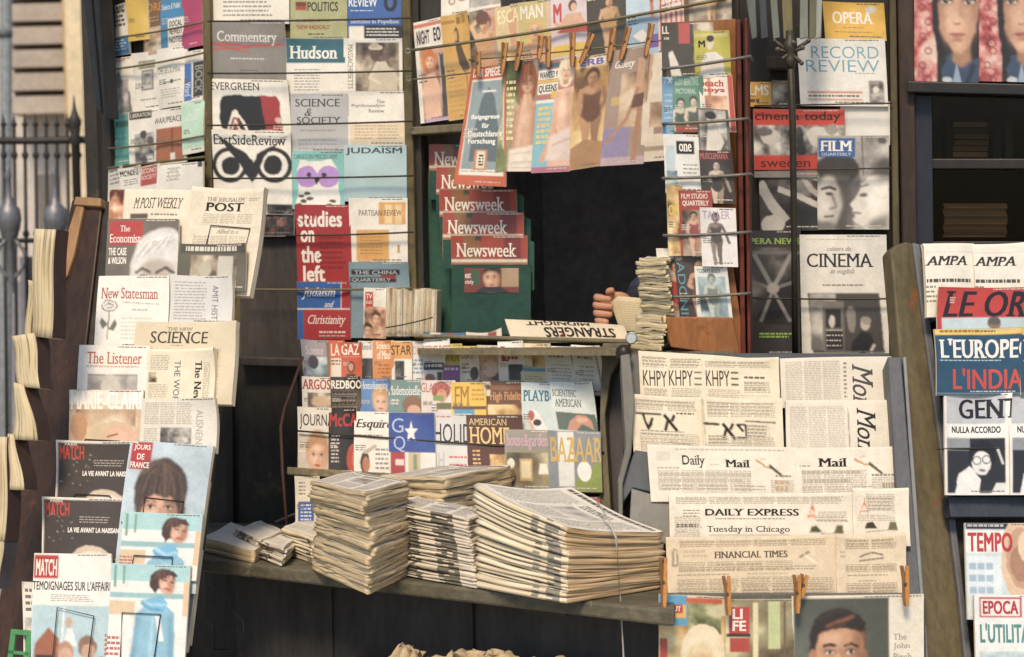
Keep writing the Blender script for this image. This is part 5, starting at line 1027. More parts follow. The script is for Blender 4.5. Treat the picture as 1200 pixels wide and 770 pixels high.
# ---- weeklies on the slanted rack, far right
for x, lb in ((1082, 'folded white daily, left of two at the top of the slanted rack'), (1140, 'folded white daily, right of two at the top of the slanted rack')):
    NW(lb, SR, (x, 285, x + 60, 372), .0 + (x > 1100) * .008, 'dcd7cb', T('AMPA', x, 301, x + 49, 312, '3a3838', 'ib') + L(x + 1, 328, x + 58, 333, 1, '55524e', .8) + L(x, 336, x + 12, 358, 4, '8a857c') + S([(x, 296), (x + 58, 296)], .6, 'a8a298'), group=G10, sk=(4, 0))
M('red weekly with slanted black capitals over a pale blue strip', SR, (1097, 338, 1215, 392), .022, 'b83024', R(1097, 338, 1215, 373, 'b83024') + T('LE ORE', 1103, 342, 1222, 372, '1f1517', 'ib') + L(1111, 349, 1119, 357, 3, 'd8a89a', .6) + R(1102, 373, 1215, 392, 'b4c8d0') + E(1162, 380, 8, 7, '8a6a54') + E(1162, 377, 8.5, 5, '5a5450'), group=G10, sk=(2, 0))
for x, lb in ((1096, 'blue weekly with white and red capitals under a yellow strip'), (1195, 'second blue weekly under a yellow strip, cut off by the photo edge')):
    M(lb, SR, (x, 385, x + 98, 463), .034 + (x > 1100) * .006, '1f4a66', R(x, 385, x + 98, 392, 'e0bc4c') + L(x + 6, 386.5, x + 70, 390.5, 1, '8a6c2a', .7) + T("L'EUROPEO", x + 4, 397, x + 112, 420, 'e6e4de', 'sb') + L(x + 4, 422, x + 78, 425, 1, 'a8bcc8') + T("L'INDIA", x + 19, 432, x + 100, 456, 'c8402c', 'b') + S([(x, 461), (x + 98, 461)], 1, '9ab0ba'), group=G10, sk=(2, 0))
for x, lb in ((1105, 'black and white weekly with a woman wearing glasses on the slanted rack'), (1181, 'second black and white glasses weekly, cut off by the photo edge')):
    M(lb, SR, (x, 462, x + 77, 580), .026 + (x > 1150) * .005, 'e2e0dc', R(x + 3, 464, x + 71, 497, 'b4b8be') + T('GENTE', x + 18, 468, x + 98, 491, '1b1a1d', 'sb') + R(x + 6, 498, x + 68, 511, 'ecebe6') + Ring(x, 0, 0, .1, 'ffffff') + T('NULLA ACCORDO', x + 9, 500, x + 66, 508, '2a2a2c', 'k') + R(x + 3, 514, x + 71, 578, '26262a') + R(x + 3, 514, x + 30, 528, '8a8f96') + E(x + 44, 534, 16, 18, '17171a') + E(x + 43, 543, 11, 14, 'dcdcda') + Ring(x + 38, 540, 4, 5.2, '1c1c20') + Ring(x + 49, 539, 4, 5.2, '1c1c20') + E(x + 44, 551, 4, 1.6, '6a6a6c') + Pg([(x + 12, 578), (x + 16, 556), (x + 30, 546), (x + 42, 562), (x + 40, 578)], 'e4e4e2') + Pg([(x + 54, 578), (x + 60, 566), (x + 71, 566), (x + 71, 578)], 'd8d8d6') + S([(x + 62, 526), (x + 68, 544)], 2.6, 'd0d0d0'), group=G10, sk=(3, 0))
M('weekly with red outlined capitals beside the curve of a pale face', SR, (1130, 613, 1230, 726), .026, 'c8d6dc', R(1131, 613, 1230, 620, '2e2c34') + L(1133, 614.5, 1178, 618.5, 1, 'b8b4b4', .7) + R(1131, 622, 1178, 648, 'e6e2dc') + T('TEMPO', 1133, 624, 1186, 647, 'bc2c34', 'k') + R(1132, 652, 1172, 722, 'd8e4ea') + sum([R(1134 + (i % 3) * 10, 660 + (i // 3) * 14, 1142 + (i % 3) * 10, 668 + (i // 3) * 14, '9fb8cc') for i in range(9)], []) + E(1200, 656, 28, 56, 'd8b898') + E(1196, 654, 18, 36, 'c09878') + E(1194, 660, 11, 22, 'a87c60') + E(1206, 640, 14, 20, 'e0c2a4'), group=G10, sk=(4, 0))
M('white weekly with a red framed title and teal capitals, lowest on the slanted rack', SR, (1141, 697, 1240, 830), .040, 'dfe2e0', R(1147, 700, 1197, 724, 'b02c34') + R(1149, 702, 1195, 722, 'e6dcd6') + T('EPOCA', 1151, 704, 1193, 720, 'b02c34', 'k') + T("L'UTILITARIA", 1147, 731, 1226, 754, '4a8a88', 'k') + PH(1146, 764, 1240, 830, 'cool', 12), group=G10, sk=(4, 0))

# ---- tiered monthlies on the counter
C = CT
ra_, rb_, rc_ = -.055, -.01, .02
def row(tier, lb, geo, off, base, art, **kw): return M(lb, C, geo, tier + off, base, art, group=G7, **kw)
row(ra_, 'dim lavender magazine with a dark portrait, left end of the back tier', (353, 398, 386, 445), .000, 'a49aa0', T('Science', 358, 405, 378, 415, 'd8d0d4', 's') + PH(358, 418, 384, 445, 'cool', 20) + E(366, 424, 6, 8, '4a4450') + R(382, 400, 386, 445, '8a7460'), sk=(3, 1))
row(ra_, 'orange and white magazine with cut capitals in the back tier', (386, 399, 404, 446), .003, 'cf6234', T('LA', 388, 403, 398, 417, 'eee0d2', 'b') + R(388, 420, 400, 446, 'ddd0c0') + L(388, 422, 400, 430, 2, '8a4a30'))
row(ra_, 'red orange magazine with a long haired woman in the back tier', (400, 401, 424, 446), .006, 'c4502c', T('GAZ', 400, 403, 421, 416, 'f0e2d2', 'b') + S([(401, 418), (423, 418)], .8, 'e0b8a0') + E(411, 430, 4.6, 7, '4a2820') + E(411, 430, 3, 5, 'c4906c') + Pg([(406, 438), (416, 438), (418, 446), (404, 446)], '4a3028'))
row(ra_, 'white and black narrow magazine in the back tier', (421, 400, 440, 446), .001, 'dcd8d0', T('dead', 423, 403, 436, 410, '77726e', 's') + R(422, 420, 438, 446, '3a3638'))
row(ra_, 'orange magazine with white serif title in the back tier', (437, 399, 462, 446), .007, 'd0843c', T('Science', 441, 401, 457, 409, 'f0e6d6', 's') + T('of Mind', 442, 411, 458, 421, 'f0e6d6', 's') + L(443, 427, 458, 440, 3, 'a86428'))
row(ra_, 'white magazine with black capitals on a yellow bar in the back tier', (459, 400, 483, 446), .010, 'ddd8ce', R(459, 401, 483, 421, 'd99a48') + T('STAR', 459, 405, 482, 416, '2b2826', 'n') + PH(463, 423, 474, 446, 'dark', 40))
row(ra_, 'pinkish white magazine with blue small print in the back tier', (480, 400, 499, 448), .004, 'dedad2', T('POPUL', 481, 405, 497, 416, 'd8a8a0', 'b') + L(482, 421, 496, 440, 4, '7a98b8', .5))
row(ra_, 'white magazine with red heading and black bar in the back tier', (496, 397, 528, 448), .010, 'e4e0d8', T('SCIENCE DIGEST', 496, 405, 530, 415, 'b04a3c', 'b') + L(498, 399, 522, 402, 1) + R(497, 425, 521, 434, '2f2b2d') + L(499, 427, 519, 432, 1, 'd8d2c8', .7) + E(504, 444, 6, 6, '9a5a48') + R(513, 436, 524, 448, '3a3638'))
row(ra_, 'yellow and purple magazine in the back tier', (518, 403, 542, 448), .013, 'c4b43c', T('INKNOW', 519, 412, 540, 424, '6a5a20', 'n') + R(519, 428, 542, 448, '8a4a94') + L(521, 431, 538, 436, 1, 'dcc8dc', .6))
row(ra_, 'yellow headed magazine with a woman at its foot in the back tier', (539, 406, 562, 450), .016, 'd8cdb8', R(539, 404, 562, 414, 'd8bc48') + T('COMP', 540, 408, 557, 421, '8a6a4a', 'n') + L(542, 426, 552, 440, 3) + E(556, 438, 5, 8, '5a3a34'))
row(ra_, 'white magazine with yellow heading over pale pink photograph in the back tier', (560, 405, 588, 452), .010, 'd8d0c4', T('MUSCLE', 561, 406, 584, 413, 'd0a83c', 'b') + PH(562, 416, 588, 446, 'warm', 10) + E(574, 432, 9, 10, 'd8b8a0') + R(560, 446, 588, 452, '8a98a8'), sk=(2, 0))
row(ra_, 'white magazine with one big red initial in the back tier', (583, 400, 614, 450), .015, 'e2ddd2', T('L', 586, 406, 596, 424, 'b03c34', 'sb') + L(590, 418, 608, 422, 1, 'b03c34', .9) + PH(595, 427, 612, 447, 'dark', 26) + R(583, 446, 613, 450, 'c8c0b4'), sk=(2, 0))
row(ra_, 'cream and blue striped magazine with curling cover in the back tier', (608, 402, 646, 452), .019, 'dcd0a8', T('KAS', 613, 411, 630, 420, 'c8a848', 's') + R(610, 431, 640, 435, '4f9cc4') + L(613, 440, 634, 446, 2, 'b8a888') + PH(622, 404, 642, 430, 'gold', 18), sk=(3, 1), corner=(0, .014))
row(ra_, 'curling white magazine with grey lines at the right of the back tier', (637, 405, 676, 456), .023, 'dfdcd4', L(642, 411, 662, 420, 2, '8f8c88', .6) + L(644, 426, 668, 446, 5, 'b4b0aa') + S([(668, 408), (675, 456)], 3, '6a5c48'), sk=(4, 2), corner=(0, .02), thick=.012)
row(ra_, 'thick curling white magazine at the right end of the back tier', (669, 404, 704, 462), .027, 'dfdcd2', L(674, 412, 694, 422, 2, '8f8c88', .6) + L(676, 428, 694, 448, 4, 'b4b0aa') + S([(696, 404), (702, 462)], 2, '8a7a60'), sk=(6, 2), corner=(0, .02), thick=.02)
row(rb_, 'white magazine with red serif capitals at the left of the middle tier', (354, 441, 391, 490), .000, 'd8d0c6', T('ARGOSY', 354, 444, 394, 456, 'b02e30', 'sb') + PH(360, 460, 388, 490, 'sep', 22) + E(374, 470, 10, 6, 'c8a888'), sk=(1, 1))
row(rb_, 'dark magazine with heavy white capitals in the middle tier', (388, 442, 424, 490), .005, '55483c', R(388, 442, 424, 457, '2e2824') + T('REDBOOK', 389, 446, 431, 456, 'ece4d8', 'k') + L(390, 461, 420, 484, 6, '8a7a66', .5) + L(390, 459, 420, 484, 4, '2e2824', .4))
row(rb_, 'blue magazine with a blond child in the middle tier', (421, 444, 458, 492), .008, '5a86bc', T('Good Housekeeping', 408, 447, 455, 459, 'dfe4ea', 's') + face(446, 472, 8.5, 13, 'dcb092', 'c49a62', cap=.2), sk=(1, 0))
row(rb_, 'grey green magazine with a brown haired child in the middle tier', (454, 445, 496, 492), .012, '6f8c88', T('Mademoiselle', 455, 452, 492, 463, 'dfe0d8', 's') + L(458, 468, 468, 476, 2, 'd0d4cc', .5) + E(483, 476, 12, 13, '8a6448') + E(484, 482, 8, 8, 'd4a688'), sk=(1, 0))
row(rb_, 'white magazine with red haired woman and green stripe in the middle tier', (494, 446, 534, 494), .016, 'd8ccc4', T('GLAMOUR', 494, 449, 531, 460, 'c4706a', 'n') + E(517, 458, 11, 11, 'a04c34') + E(518, 464, 6, 8, 'cc9470') + R(508, 464, 520, 470, '7a9a4c') + R(512, 472, 530, 480, '6a6a3c') + L(506, 474, 514, 484, 3, '77706a'))
row(rb_, 'bright yellow magazine with serif heading and blue foot in the middle tier', (529, 448, 570, 494), .020, 'e6b830', T('FM', 532, 453, 550, 475, 'a87c1c', 's') + L(553, 456, 568, 472, 3, 'c09424', .4) + R(530, 476, 570, 480, '6a4a34') + R(532, 480, 556, 486, '4a9ac0') + R(530, 488, 570, 494, '8a4034'))
row(rb_, 'brown magazine with ochre lettering in the middle tier', (567, 447, 615, 496), .016, '6a4428', T('High Fidelity', 574, 459, 613, 472, 'c08a48', 'k') + R(567, 448, 575, 464, 'd8d2c8') + T('THE', 568, 450, 574, 455, '4a3a30') + PH(571, 474, 612, 486, 'gold', 20) + R(569, 452, 613, 457, '8a5c34'), sk=(1, 0))
row(rb_, 'pale blue magazine with teal serif capitals and a pin up in the middle tier', (611, 448, 650, 520), .022, 'c4d2d4', T('PLAYBOY', 613, 457, 660, 470, '2f6e8a', 'sb') + Pg([(624, 478), (630, 484), (640, 500), (646, 510), (632, 512), (622, 494)], 'e8e4de') + E(622, 487, 4, 6, 'c05848') + E(629, 495, 5, 4, '3a2c30') + S([(618, 490), (624, 502)], 4, 'd8a890'), sk=(1, 1))
row(rb_, 'pale magazine with pink shape on a dark rectangle and curled corner', (644, 447, 696, 520), .028, 'd0d8d6', T('SCIENTIFIC', 646, 456, 674, 464, '55605f', 's') + T('AMERICAN', 648, 467, 679, 476, '55605f', 's') + Pg([(648, 482), (694, 484), (699, 505), (650, 503)], '54685c') + Pg([(660, 503), (664, 492), (674, 485), (684, 486), (690, 494), (692, 502), (684, 498), (678, 496), (670, 504)], 'c48a70') + E(678, 491, 7, 3.4, 'd8a488'), sk=(6, 2), corner=(0, .03), thick=.014)
row(rc_, 'white magazine with tall black capitals and a child, left end of the front tier', (350, 477, 389, 556), .000, 'c9bdae', R(350, 477, 389, 510, 'd9d2c6') + T('JOURNAL', 352, 485, 396, 503, '2c2a2a', 'n') + L(351, 519, 359, 532, 3, 'e0d8cc', .5) + face(373, 534, 11, 20, 'd8a88a', 'b8895c', cap=.15), sk=(-1, 1))
row(rc_, 'black magazine with red capitals in the front tier', (385, 479, 418, 556), .006, '2d2726', T("McCALL'S", 386, 484, 440, 500, 'b83430', 'k') + L(388, 510, 398, 544, 8, 'c0b4a8', .5) + E(414, 538, 8, 18, 'b8482c') + E(417, 538, 5, 12, 'c8704c'))
row(rc_, 'white magazine with black script heading and cameo oval in the front tier', (415, 482, 458, 558), .010, 'e6e0d6', T('Esquire', 417, 491, 460, 504, '242022', 'ib') + L(419, 509, 452, 512, 1) + E(428, 542, 5.5, 13, '4a3028') + E(429, 544, 4, 9, 'b8764c') + Pg([(424, 530), (440, 520), (442, 523), (430, 532)], 'b8aa94') + L(440, 525, 456, 552, 5, '9a948a', .45), sk=(0, 1))
star = sum([[(482 + 8 * math.sin(math.pi * k / 5) * (1 if k % 2 == 0 else .42), 506 - 13 * math.cos(math.pi * k / 5) * (1 if k % 2 == 0 else .42))] for k in range(10)], [])
row(rc_, 'blue magazine with a large white star in the front tier', (455, 483, 510, 560), .014, 'e2ddd4', R(455, 483, 510, 530, '35509c') + T('G', 459, 490, 473, 507, 'a8b8dc', 'n') + T('Q', 461, 511, 475, 530, 'a8b8dc', 'n') + Pg(star, 'e9e6de') + R(457, 530, 474, 560, 'b03c3c') + R(463, 538, 473, 545, 'e8d0c8') + R(478, 530, 492, 560, 'c8b890') + R(484, 532, 488, 560, '8a9470'), sk=(1, 1))
row(rc_, 'grey white magazine with tall spaced black capitals in the front tier', (506, 484, 553, 562), .010, 'cfcfcd', T('HOLIDAY', 508, 496, 572, 519, '2f2e30', 'n') + L(512, 487, 530, 491, 1, 'c07a70') + L(526, 534, 548, 538, 1, 'c8706a', .6) + L(526, 543, 548, 547, 1, 'c8706a', .6) + T('IH', 510, 530, 520, 548, 'b4b6b8', 'n'), sk=(1, 1))
row(rc_, 'dark brown magazine with yellow capitals over candlelight in the front tier', (546, 486, 612, 566), .016, '57301f', T('AMERICAN', 549, 490, 593, 498, 'd9bc78', 'n') + T('HOME', 549, 500, 596, 520, 'e2c470', 's') + L(552, 527, 562, 556, 6, 'd0a85c', .5) + PH(572, 532, 600, 562, 'gold', 30) + sum([R(574 + i * 5, 534 + (i % 3) * 4, 576.5 + i * 5, 556, 'd9b060') for i in range(5)], []), sk=(3, 1))
row(rc_, 'olive magazine of a room with two lamps in the front tier', (591, 503, 648, 574), .024, '8f8a6c', R(591, 503, 648, 527, '8a8478') + T('house&garden', 593, 508, 642, 527, 'c99ab0', 's') + PH(593, 530, 648, 574, 'interior', 12) + R(608, 537, 623, 563, 'c09a50') + R(610, 540, 621, 560, 'd9c8a0') + E(598, 543, 4, 6, 'e2dcc8') + R(597, 548, 599, 562, 'a88c50') + Pg([(632, 543), (640, 543), (642, 555), (630, 555)], 'e6dec8') + R(635, 555, 638, 567, 'a88c50'), sk=(2, 1))
row(rc_, 'grey magazine with yellow capitals and a white egg on green in the front tier', (642, 505, 704, 576), .030, '848b92', T('BAZAAR', 645, 512, 706, 541, 'd0a83c', 's') + R(654, 506, 672, 570, 'dcdcd8') + Pg([(672, 570), (676, 556), (690, 546), (704, 540), (704, 576), (672, 576)], '8a9a3c') + E(684, 552, 8.5, 12, 'eeeae2') + T('A', 664, 512, 676, 541, 'd0a83c', 's'), sk=(2, 1))
LO = .03
row(LO, 'cream and blue book below the tiers at the left', (346, 558, 376, 622), .004, 'd8cfba', R(349, 588, 368, 614, '3a5aa8') + L(352, 591, 365, 612, 5, 'c0cce0', .5) + L(350, 565, 358, 582, 4))
row(LO, 'yellow pictured magazine below the front tier at the right', (598, 577, 652, 640), .004, 'c8a040', PH(598, 577, 652, 640, 'gold', 22) + R(636, 580, 641, 602, '2c2620'))
row(LO, 'white magazine below the front tier beside the yellow one', (648, 580, 676, 640), .008, 'dcdcda', L(650, 590, 672, 610, 5, '8fa0b0', .5))
row(LO, 'dark red portrait magazine below the front tier at the right end', (672, 582, 704, 640), .012, '4a2c28', PH(674, 584, 704, 640, 'red', 20) + E(690, 598, 8, 10, 'c08a70'))

# ---- leaning rack, left
l = LR
NW('folded cream weekly with wide serif title, top left of the leaning rack', l, (130, 222, 226, 300), .000, NP, T('M POST WEEKLY', 160, 233, 217, 246, '4a4642', 'it') + PH(128, 222, 148, 258, 'warm', 24) + R(157, 252, 178, 258, '5a5550') + L(181, 252, 214, 257, 1), group=G8, sk=(-4, 0))
NW('tall cream paper with boxed heading, top right of the leaning rack', l, (228, 220, 314, 345), .012, NP, T('THE JERUSALEM', 246, 231, 290, 237, '77706a', 's') + T('POST', 245, 237, 290, 247, '2c2a2c', 'sb') + L(296, 232, 310, 236, 2, '9a948a') + S([(236, 262), (308, 266)], .6, 'a8a296') + T('Allied in a', 262, 268, 288, 273, '8a847c', 'it') + TXT(236, 276, 300, 340, 3) + TXT(244, 250, 304, 262, 3), group=G8, sk=(-22, 2), thick=.02, corner=(.015, .02))
M('grey brown weekly with red title square and white haired head', l, (127, 257, 211, 330), .022, '6e665a', R(130, 259, 170, 288, 'b0382e') + T('The', 143, 265, 155, 272, 'efe4da', 's') + T('Economist', 131, 275, 168, 285, 'efe4da', 's') + T('THE CASE', 130, 291, 152, 300, 'ece6da', 'k') + T('& WILSON', 130, 302, 152, 310, 'ece6da', 'k') + Sf(Pg([(157, 330), (158, 308), (162, 292), (168, 281), (178, 272), (192, 267), (207, 268), (212, 274), (212, 330)], 'cfcdc9'), 1) + sum([Sf(S([(162 + i * 2.1, 300 - i * 1.0 + (i % 3) * 3), (176 + i * 1.6, 284 - i * .6 + (i % 4) * 2), (200 + i * .4, 276 + i * .8)], 1.2, ['e6e4e0', 'a8a49e', 'dad8d4', 'b8b4ae'][i % 4]), .5) for i in range(20)], []) + Sf(E(188, 316, 20, 12, 'b4a89c'), 2) + Sf(S([(164, 320), (172, 315), (180, 319)], 3.4, '4a423c'), .7) + Sf(S([(188, 319), (198, 314), (208, 320)], 3.6, '4a423c'), .7) + Sf(E(172, 325, 5, 2, '3a3430'), .8) + Sf(E(198, 325, 5, 2, '3a3430'), .8), group=G8, sk=(-4, 1), thick=.008)
M('dark olive weekly with a narrow white heading under the boxed paper', l, (211, 286, 291, 340), .026, '5e5a4a', R(213, 286, 290, 297, '4a4638') + L(219, 289, 281, 295, 1, 'cfc8b8', .9) + PH(226, 299, 280, 335, 'sep', 22) + E(243, 316, 8, 9, 'b0a890') + R(258, 300, 276, 335, 'b8b4a6'), group=G8, sk=(-4, 1))
M('white weekly with a red serif title and a drawn rose', l, (115, 323, 200, 408), .034, 'e6e2da', T('New Statesman', 120, 337, 187, 350, 'b04a40', 's') + S([(144, 354), (188, 356)], .8, '77726c') + S([(122, 358), (125, 353), (131, 352), (138, 354), (140, 359), (136, 364), (128, 365), (123, 362), (122, 358)], 1.3, '5a5650') + S([(125, 359), (130, 356), (136, 358), (133, 361), (128, 361)], 1.1, '5a5650') + S([(129, 354), (132, 358)], 1, '5a5650') + S([(131, 365), (130, 378), (131, 398)], 1.3, '5c5c4e') + Pg([(130, 380), (122, 372), (120, 378), (124, 386)], '6c6f5c') + Pg([(131, 386), (138, 374), (141, 380), (137, 388)], '6c6f5c') + L(158, 362, 176, 366, 1, 'b0aaa0') + L(146, 372, 186, 400, 6, 'cfcac0'), group=G8, sk=(-5, 1))
M('small grey text sheet pegged beside the white rose weekly', l, (201, 323, 274, 380), .036, 'd0cfcc', L(206, 330, 244, 376, 13, 'a4a29e', .4) + T('AMIT HIST', 250, 334, 257, 374, '77757a', 'n', 1), group=G8, sk=(-3, 1), thick=.012)
NW('cream weekly with wide spaced serif capitals in the middle of the leaning rack', l, (160, 376, 281, 472), .044, 'd4c7ab', T('SCIENCE', 179, 388, 247, 402, '4c4640', 's') + T('THE NEW', 198, 383, 228, 387, '8a847a', 's') + L(204, 404, 220, 406, 1) + TXT(168, 408, 266, 468, 4), group=G8, sk=(-10, 2), thick=.018, corner=(0, .02))
M('white weekly with an orange red serif title and grey portrait', l, (93, 404, 175, 480), .054, 'e3dfd6', T('The Listener', 103, 412, 167, 426, 'b8603c', 's') + L(103, 428, 168, 432, 1, 'd0a890', .5) + R(105, 438, 163, 480, '8a867e') + E(130, 452, 14, 14, 'b8b4ab') + PH(106, 440, 162, 480, 'gray', 20) + E(132, 454, 12, 12, 'c0bcb2'), group=G8, sk=(-4, 1))
NW('cream paper printed sideways beside the grey portrait weekly', l, (173, 408, 254, 480), .056, 'dcd2ba', T('THE WOR', 206, 422, 213, 470, '55657a', 'n', 1) + T('The New', 230, 422, 238, 472, '3a3634', 'sb', 1) + TXT(177, 416, 200, 434, 1) + TXT(177, 450, 200, 474, 1) + TXT(240, 424, 248, 470, 1) + PH(176, 436, 186, 448, 'sep', 40), group=G8, sk=(-5, 1), thick=.02, corner=(0, .02))
M('magazine with bold white capitals above a woman in a fur hat', l, (82, 457, 168, 526), .064, 'c9a98a', R(82, 457, 168, 474, 'e0d6ca') + T('MARIE-CLAIRE', 84, 459, 170, 480, 'f2ede4', 'k') + L(90, 456, 110, 459, 1, '5a5450') + E(124, 496, 40, 22, 'd2b894') + PH(90, 480, 160, 500, 'tan', 14) + E(134, 508, 26, 14, 'c8b08e') + E(143, 514, 18, 16, 'd8ac90') + S([(128, 512), (140, 509)], 2, '7a5a44') + E(94, 500, 10, 18, 'b88a60'), group=G8, sk=(-2, 0), edge='b8a890')
M('pale grey paper with a small dark picture at the right of the fur hat', l, (166, 467, 256, 530), .066, 'd3cec2', TXT(171, 472, 228, 498, 3) + TXT(171, 502, 188, 526, 1) + PH(191, 501, 227, 521, 'bw', 30) + T('ALISNEIN', 232, 480, 240, 520, 'a8a294', 'n', 1), group=G8, sk=(-3, 1), thick=.012, corner=(0, .02))
for x, y, k, lb in ((67, 516, 0, 'upper of two dark star field weeklies with a red title'), (52, 583, 1, 'lower of two dark star field weeklies with a red title')):
    st = sum([E(random.uniform(x + 4, x + 46), random.uniform(y + 12, y + 52), .7, .6, 'b8b0a4') for _ in range(18)], [])
    M(lb, l, (x, y, x + 98, y + 76), .074 + k * .01, 'dcd6cc', R(x + 2, y + 3, x + 96, y + 76, '453c34') + st + T('PARIS', x + 10, y + 3, x + 24, y + 6, 'd8d0c4') + T('MATCH', x + 4, y + 6, x + 32, y + 22, 'c03a2e', 'k') + T('LA VIE AVANT LA NAISSANCE', x + 31, y + 35, x + 96, y + 41, 'efe9de', 'k') + L(x + 44, y + 22, x + 80, y + 31, 3, 'a89e92', .4) + E(x + 58, y + 78, 26, 22, 'cdb8a0') + E(x + 60, y + 80, 22, 18, 'e0d4c4'), group=G8, sk=(-3, 2))
M('large pale blue weekly with a red title square and a brown haired girl', l, (152, 516, 249, 690), .086, 'b9cad6', R(155, 517, 180, 550, 'b03028') + T('JOURS', 158, 520, 178, 528, 'eee4da') + T('DE', 163, 531, 172, 538, 'eee4da') + T('FRANCE', 156, 541, 179, 548, 'eee4da') + Sf(E(240, 560, 30, 80, 'a9bac4'), 10) + Sf(E(196, 574, 31, 40, '43332a'), .9) + Sf(E(186, 548, 18, 10, '6a5242'), 5) + Sf(E(196, 598, 23, 24, 'c4967a'), .9) + Sf(E(188, 606, 10, 10, 'dcb498'), 4) + Sf(Pg([(206, 580), (222, 588), (218, 620), (206, 622)], 'a07658'), 3)
  + Sf(Pg([(167, 566), (180, 556), (212, 556), (225, 566), (227, 612), (219, 604), (216, 588), (209, 579), (200, 583), (190, 578), (181, 584), (176, 600), (169, 612)], '43332a'), .8) + strands(196, 578, 30, 38, ['5c4636', '34271f', '6e5644', '3c2d25'], 60, .9) + Sf(E(186, 592, 6.5, 4, '9a6e56'), 1.4) + Sf(E(207, 592, 6.5, 4, '8e644e'), 1.4)
  + E(186, 593.4, 4.2, 2.0, 'd6c8bc') + E(186.2, 593.2, 2.1, 2.1, '2c211d') + E(207, 593.4, 4.2, 2.0, 'd0c2b6') + E(206.8, 593.2, 2.1, 2.1, '2c211d') + S([(181, 593), (186, 590.8), (191, 593)], 1.1, '2c201c') + S([(202, 593), (207, 590.8), (212, 593)], 1.1, '2c201c') + Sf(S([(180, 587), (186, 585), (192, 587)], 1.5, '4c3628'), .5) + Sf(S([(201, 587), (207, 585), (213, 587)], 1.5, '4c3628'), .5) + Sf(S([(197, 594), (199, 604)], 2, 'a87c62'), .9) + L(154, 612, 162, 616, 1, '3a5a8a', .8), group=G8, sk=(-20, 6), thick=.01)
def elle(x, y, off, lb, hh):
    a = R(x, y, x + 92, y + 30, '9fc8cc') + R(x, y + 20, x + 92, y + hh, 'd8dcd8') + R(x, y + 34, x + 92, y + 40, '8ab4b8') + R(x + 4, y + 2, x + 7, y + 28, '6a9a78') + R(x + 14, y + 2, x + 16, y + 24, '6a9a78') + R(x + 86, y + 20, x + 92, y + 60, 'd8b48c') + R(x, y + 44, x + 30, y + 60, 'd0b894')
    a += Pg([(x + 24, y + hh + 30), (x + 32, y + 58), (x + 44, y + 46), (x + 62, y + 44), (x + 76, y + 56), (x + 82, y + hh + 30)], '82b4cc') + Pg([(x + 44, y + 40), (x + 60, y + 36), (x + 68, y + 44), (x + 64, y + 56), (x + 46, y + 52), (x + 36, y + 44)], '6ab0d4') + Sf(S([(x + 40, y + 42), (x + 52, y + 48), (x + 66, y + 46)], 3, '9ccce4'), .8) + Sf(S([(x + 38, y + 46), (x + 50, y + 53), (x + 63, y + 54)], 2.4, '4a90b8'), .8) + Sf(S([(x + 34, y + 62), (x + 30, y + hh)], 5, '6a9cb4'), 2) + Sf(S([(x + 72, y + 60), (x + 76, y + hh)], 6, '6a9cb4'), 2) + Sf(S([(x + 52, y + 60), (x + 50, y + hh)], 3, 'a4cede'), 1.5)
    a += Sf(E(x + 61, y + 17, 15, 13, '4a3226'), .8) + Pg([(x + 48, y + 12), (x + 54, y + 6), (x + 60, y + 24), (x + 52, y + 34), (x + 46, y + 24)], '4a3226') + Sf(E(x + 66, y + 22, 9, 13, 'd0a084'), .7) + Sf(E(x + 72, y + 24, 4, 8, 'b07e62'), 1.6) + Sf(E(x + 63, y + 25, 3, 3, 'e4bca0'), 1.4) + Pg([(x + 54, y + 10), (x + 72, y + 6), (x + 78, y + 14), (x + 68, y + 12), (x + 60, y + 18)], '4a3226') + strands(x + 60, y + 16, 13, 11, ['6a4a38', '38251c', '7a5a44'], 22, .8, 5, .4) + S([(x + 61, y + 18), (x + 66, y + 19)], 1.4, '3a2820') + S([(x + 70, y + 20), (x + 74, y + 21)], 1.4, '3a2820') + E(x + 67, y + 29, 4, 1.4, 'b0504a') + S([(x + 69, y + 20), (x + 70, y + 25)], 1, 'b07c60')
    a += L(x, y + hh * .66, x + 16, y + hh * .95, 6, 'b8685c', .5) + Pg([(x + 54, y + 60), (x + 60, y + 60), (x + 66, y + 90), (x + 60, y + 90)], 'd8e4ea')
    M(lb, l, (x, y, x + 92, y + hh), off, 'c9d6d8', a, group=G8, sk=(-8, 3))
elle(146, 600, .096, 'upper pale magazine of a dark haired woman in a blue scarf', 78)
elle(131, 660, .108, 'lower pale magazine of a dark haired woman in a blue scarf and jacket', 130)
M('white topped weekly with a black headline over two men in a car window', l, (40, 648, 134, 800), .100, 'e2dfd8', R(41, 650, 70, 678, 'b03028') + T('MATCH', 43, 655, 68, 675, 'efe6dc', 'k') + T("TEMOIGNAGES SUR L'AFFAIRE", 40, 681, 134, 692, '3a3834', 'b') + L(62, 697, 112, 706, 4, 'a09a92', .45) + R(40, 710, 134, 800, 'a9c4cc') + S([(78, 712), (74, 790)], 2, 'e2e6e4') + E(84, 730, 4, 6, 'c0a088') + Pg([(78, 752), (82, 736), (88, 736), (94, 758)], 'd8dcda') + Pg([(42, 800), (44, 756), (60, 736), (72, 748), (74, 800)], '9c5a3c') + Pg([(43, 800), (46, 768), (66, 768), (64, 800)], '3c2c2a') + E(80, 764, 10, 13, 'b08468') + E(80, 768, 8, 9, 'c8a084') + E(106, 758, 11, 14, '8a6a54') + E(107, 764, 8, 10, 'c09a80') + Pg([(92, 800), (98, 778), (124, 768), (130, 800)], '9a4a44') + L(126, 742, 133, 780, 7, 'c0584a', .6), group=G8, sk=(-4, 2))
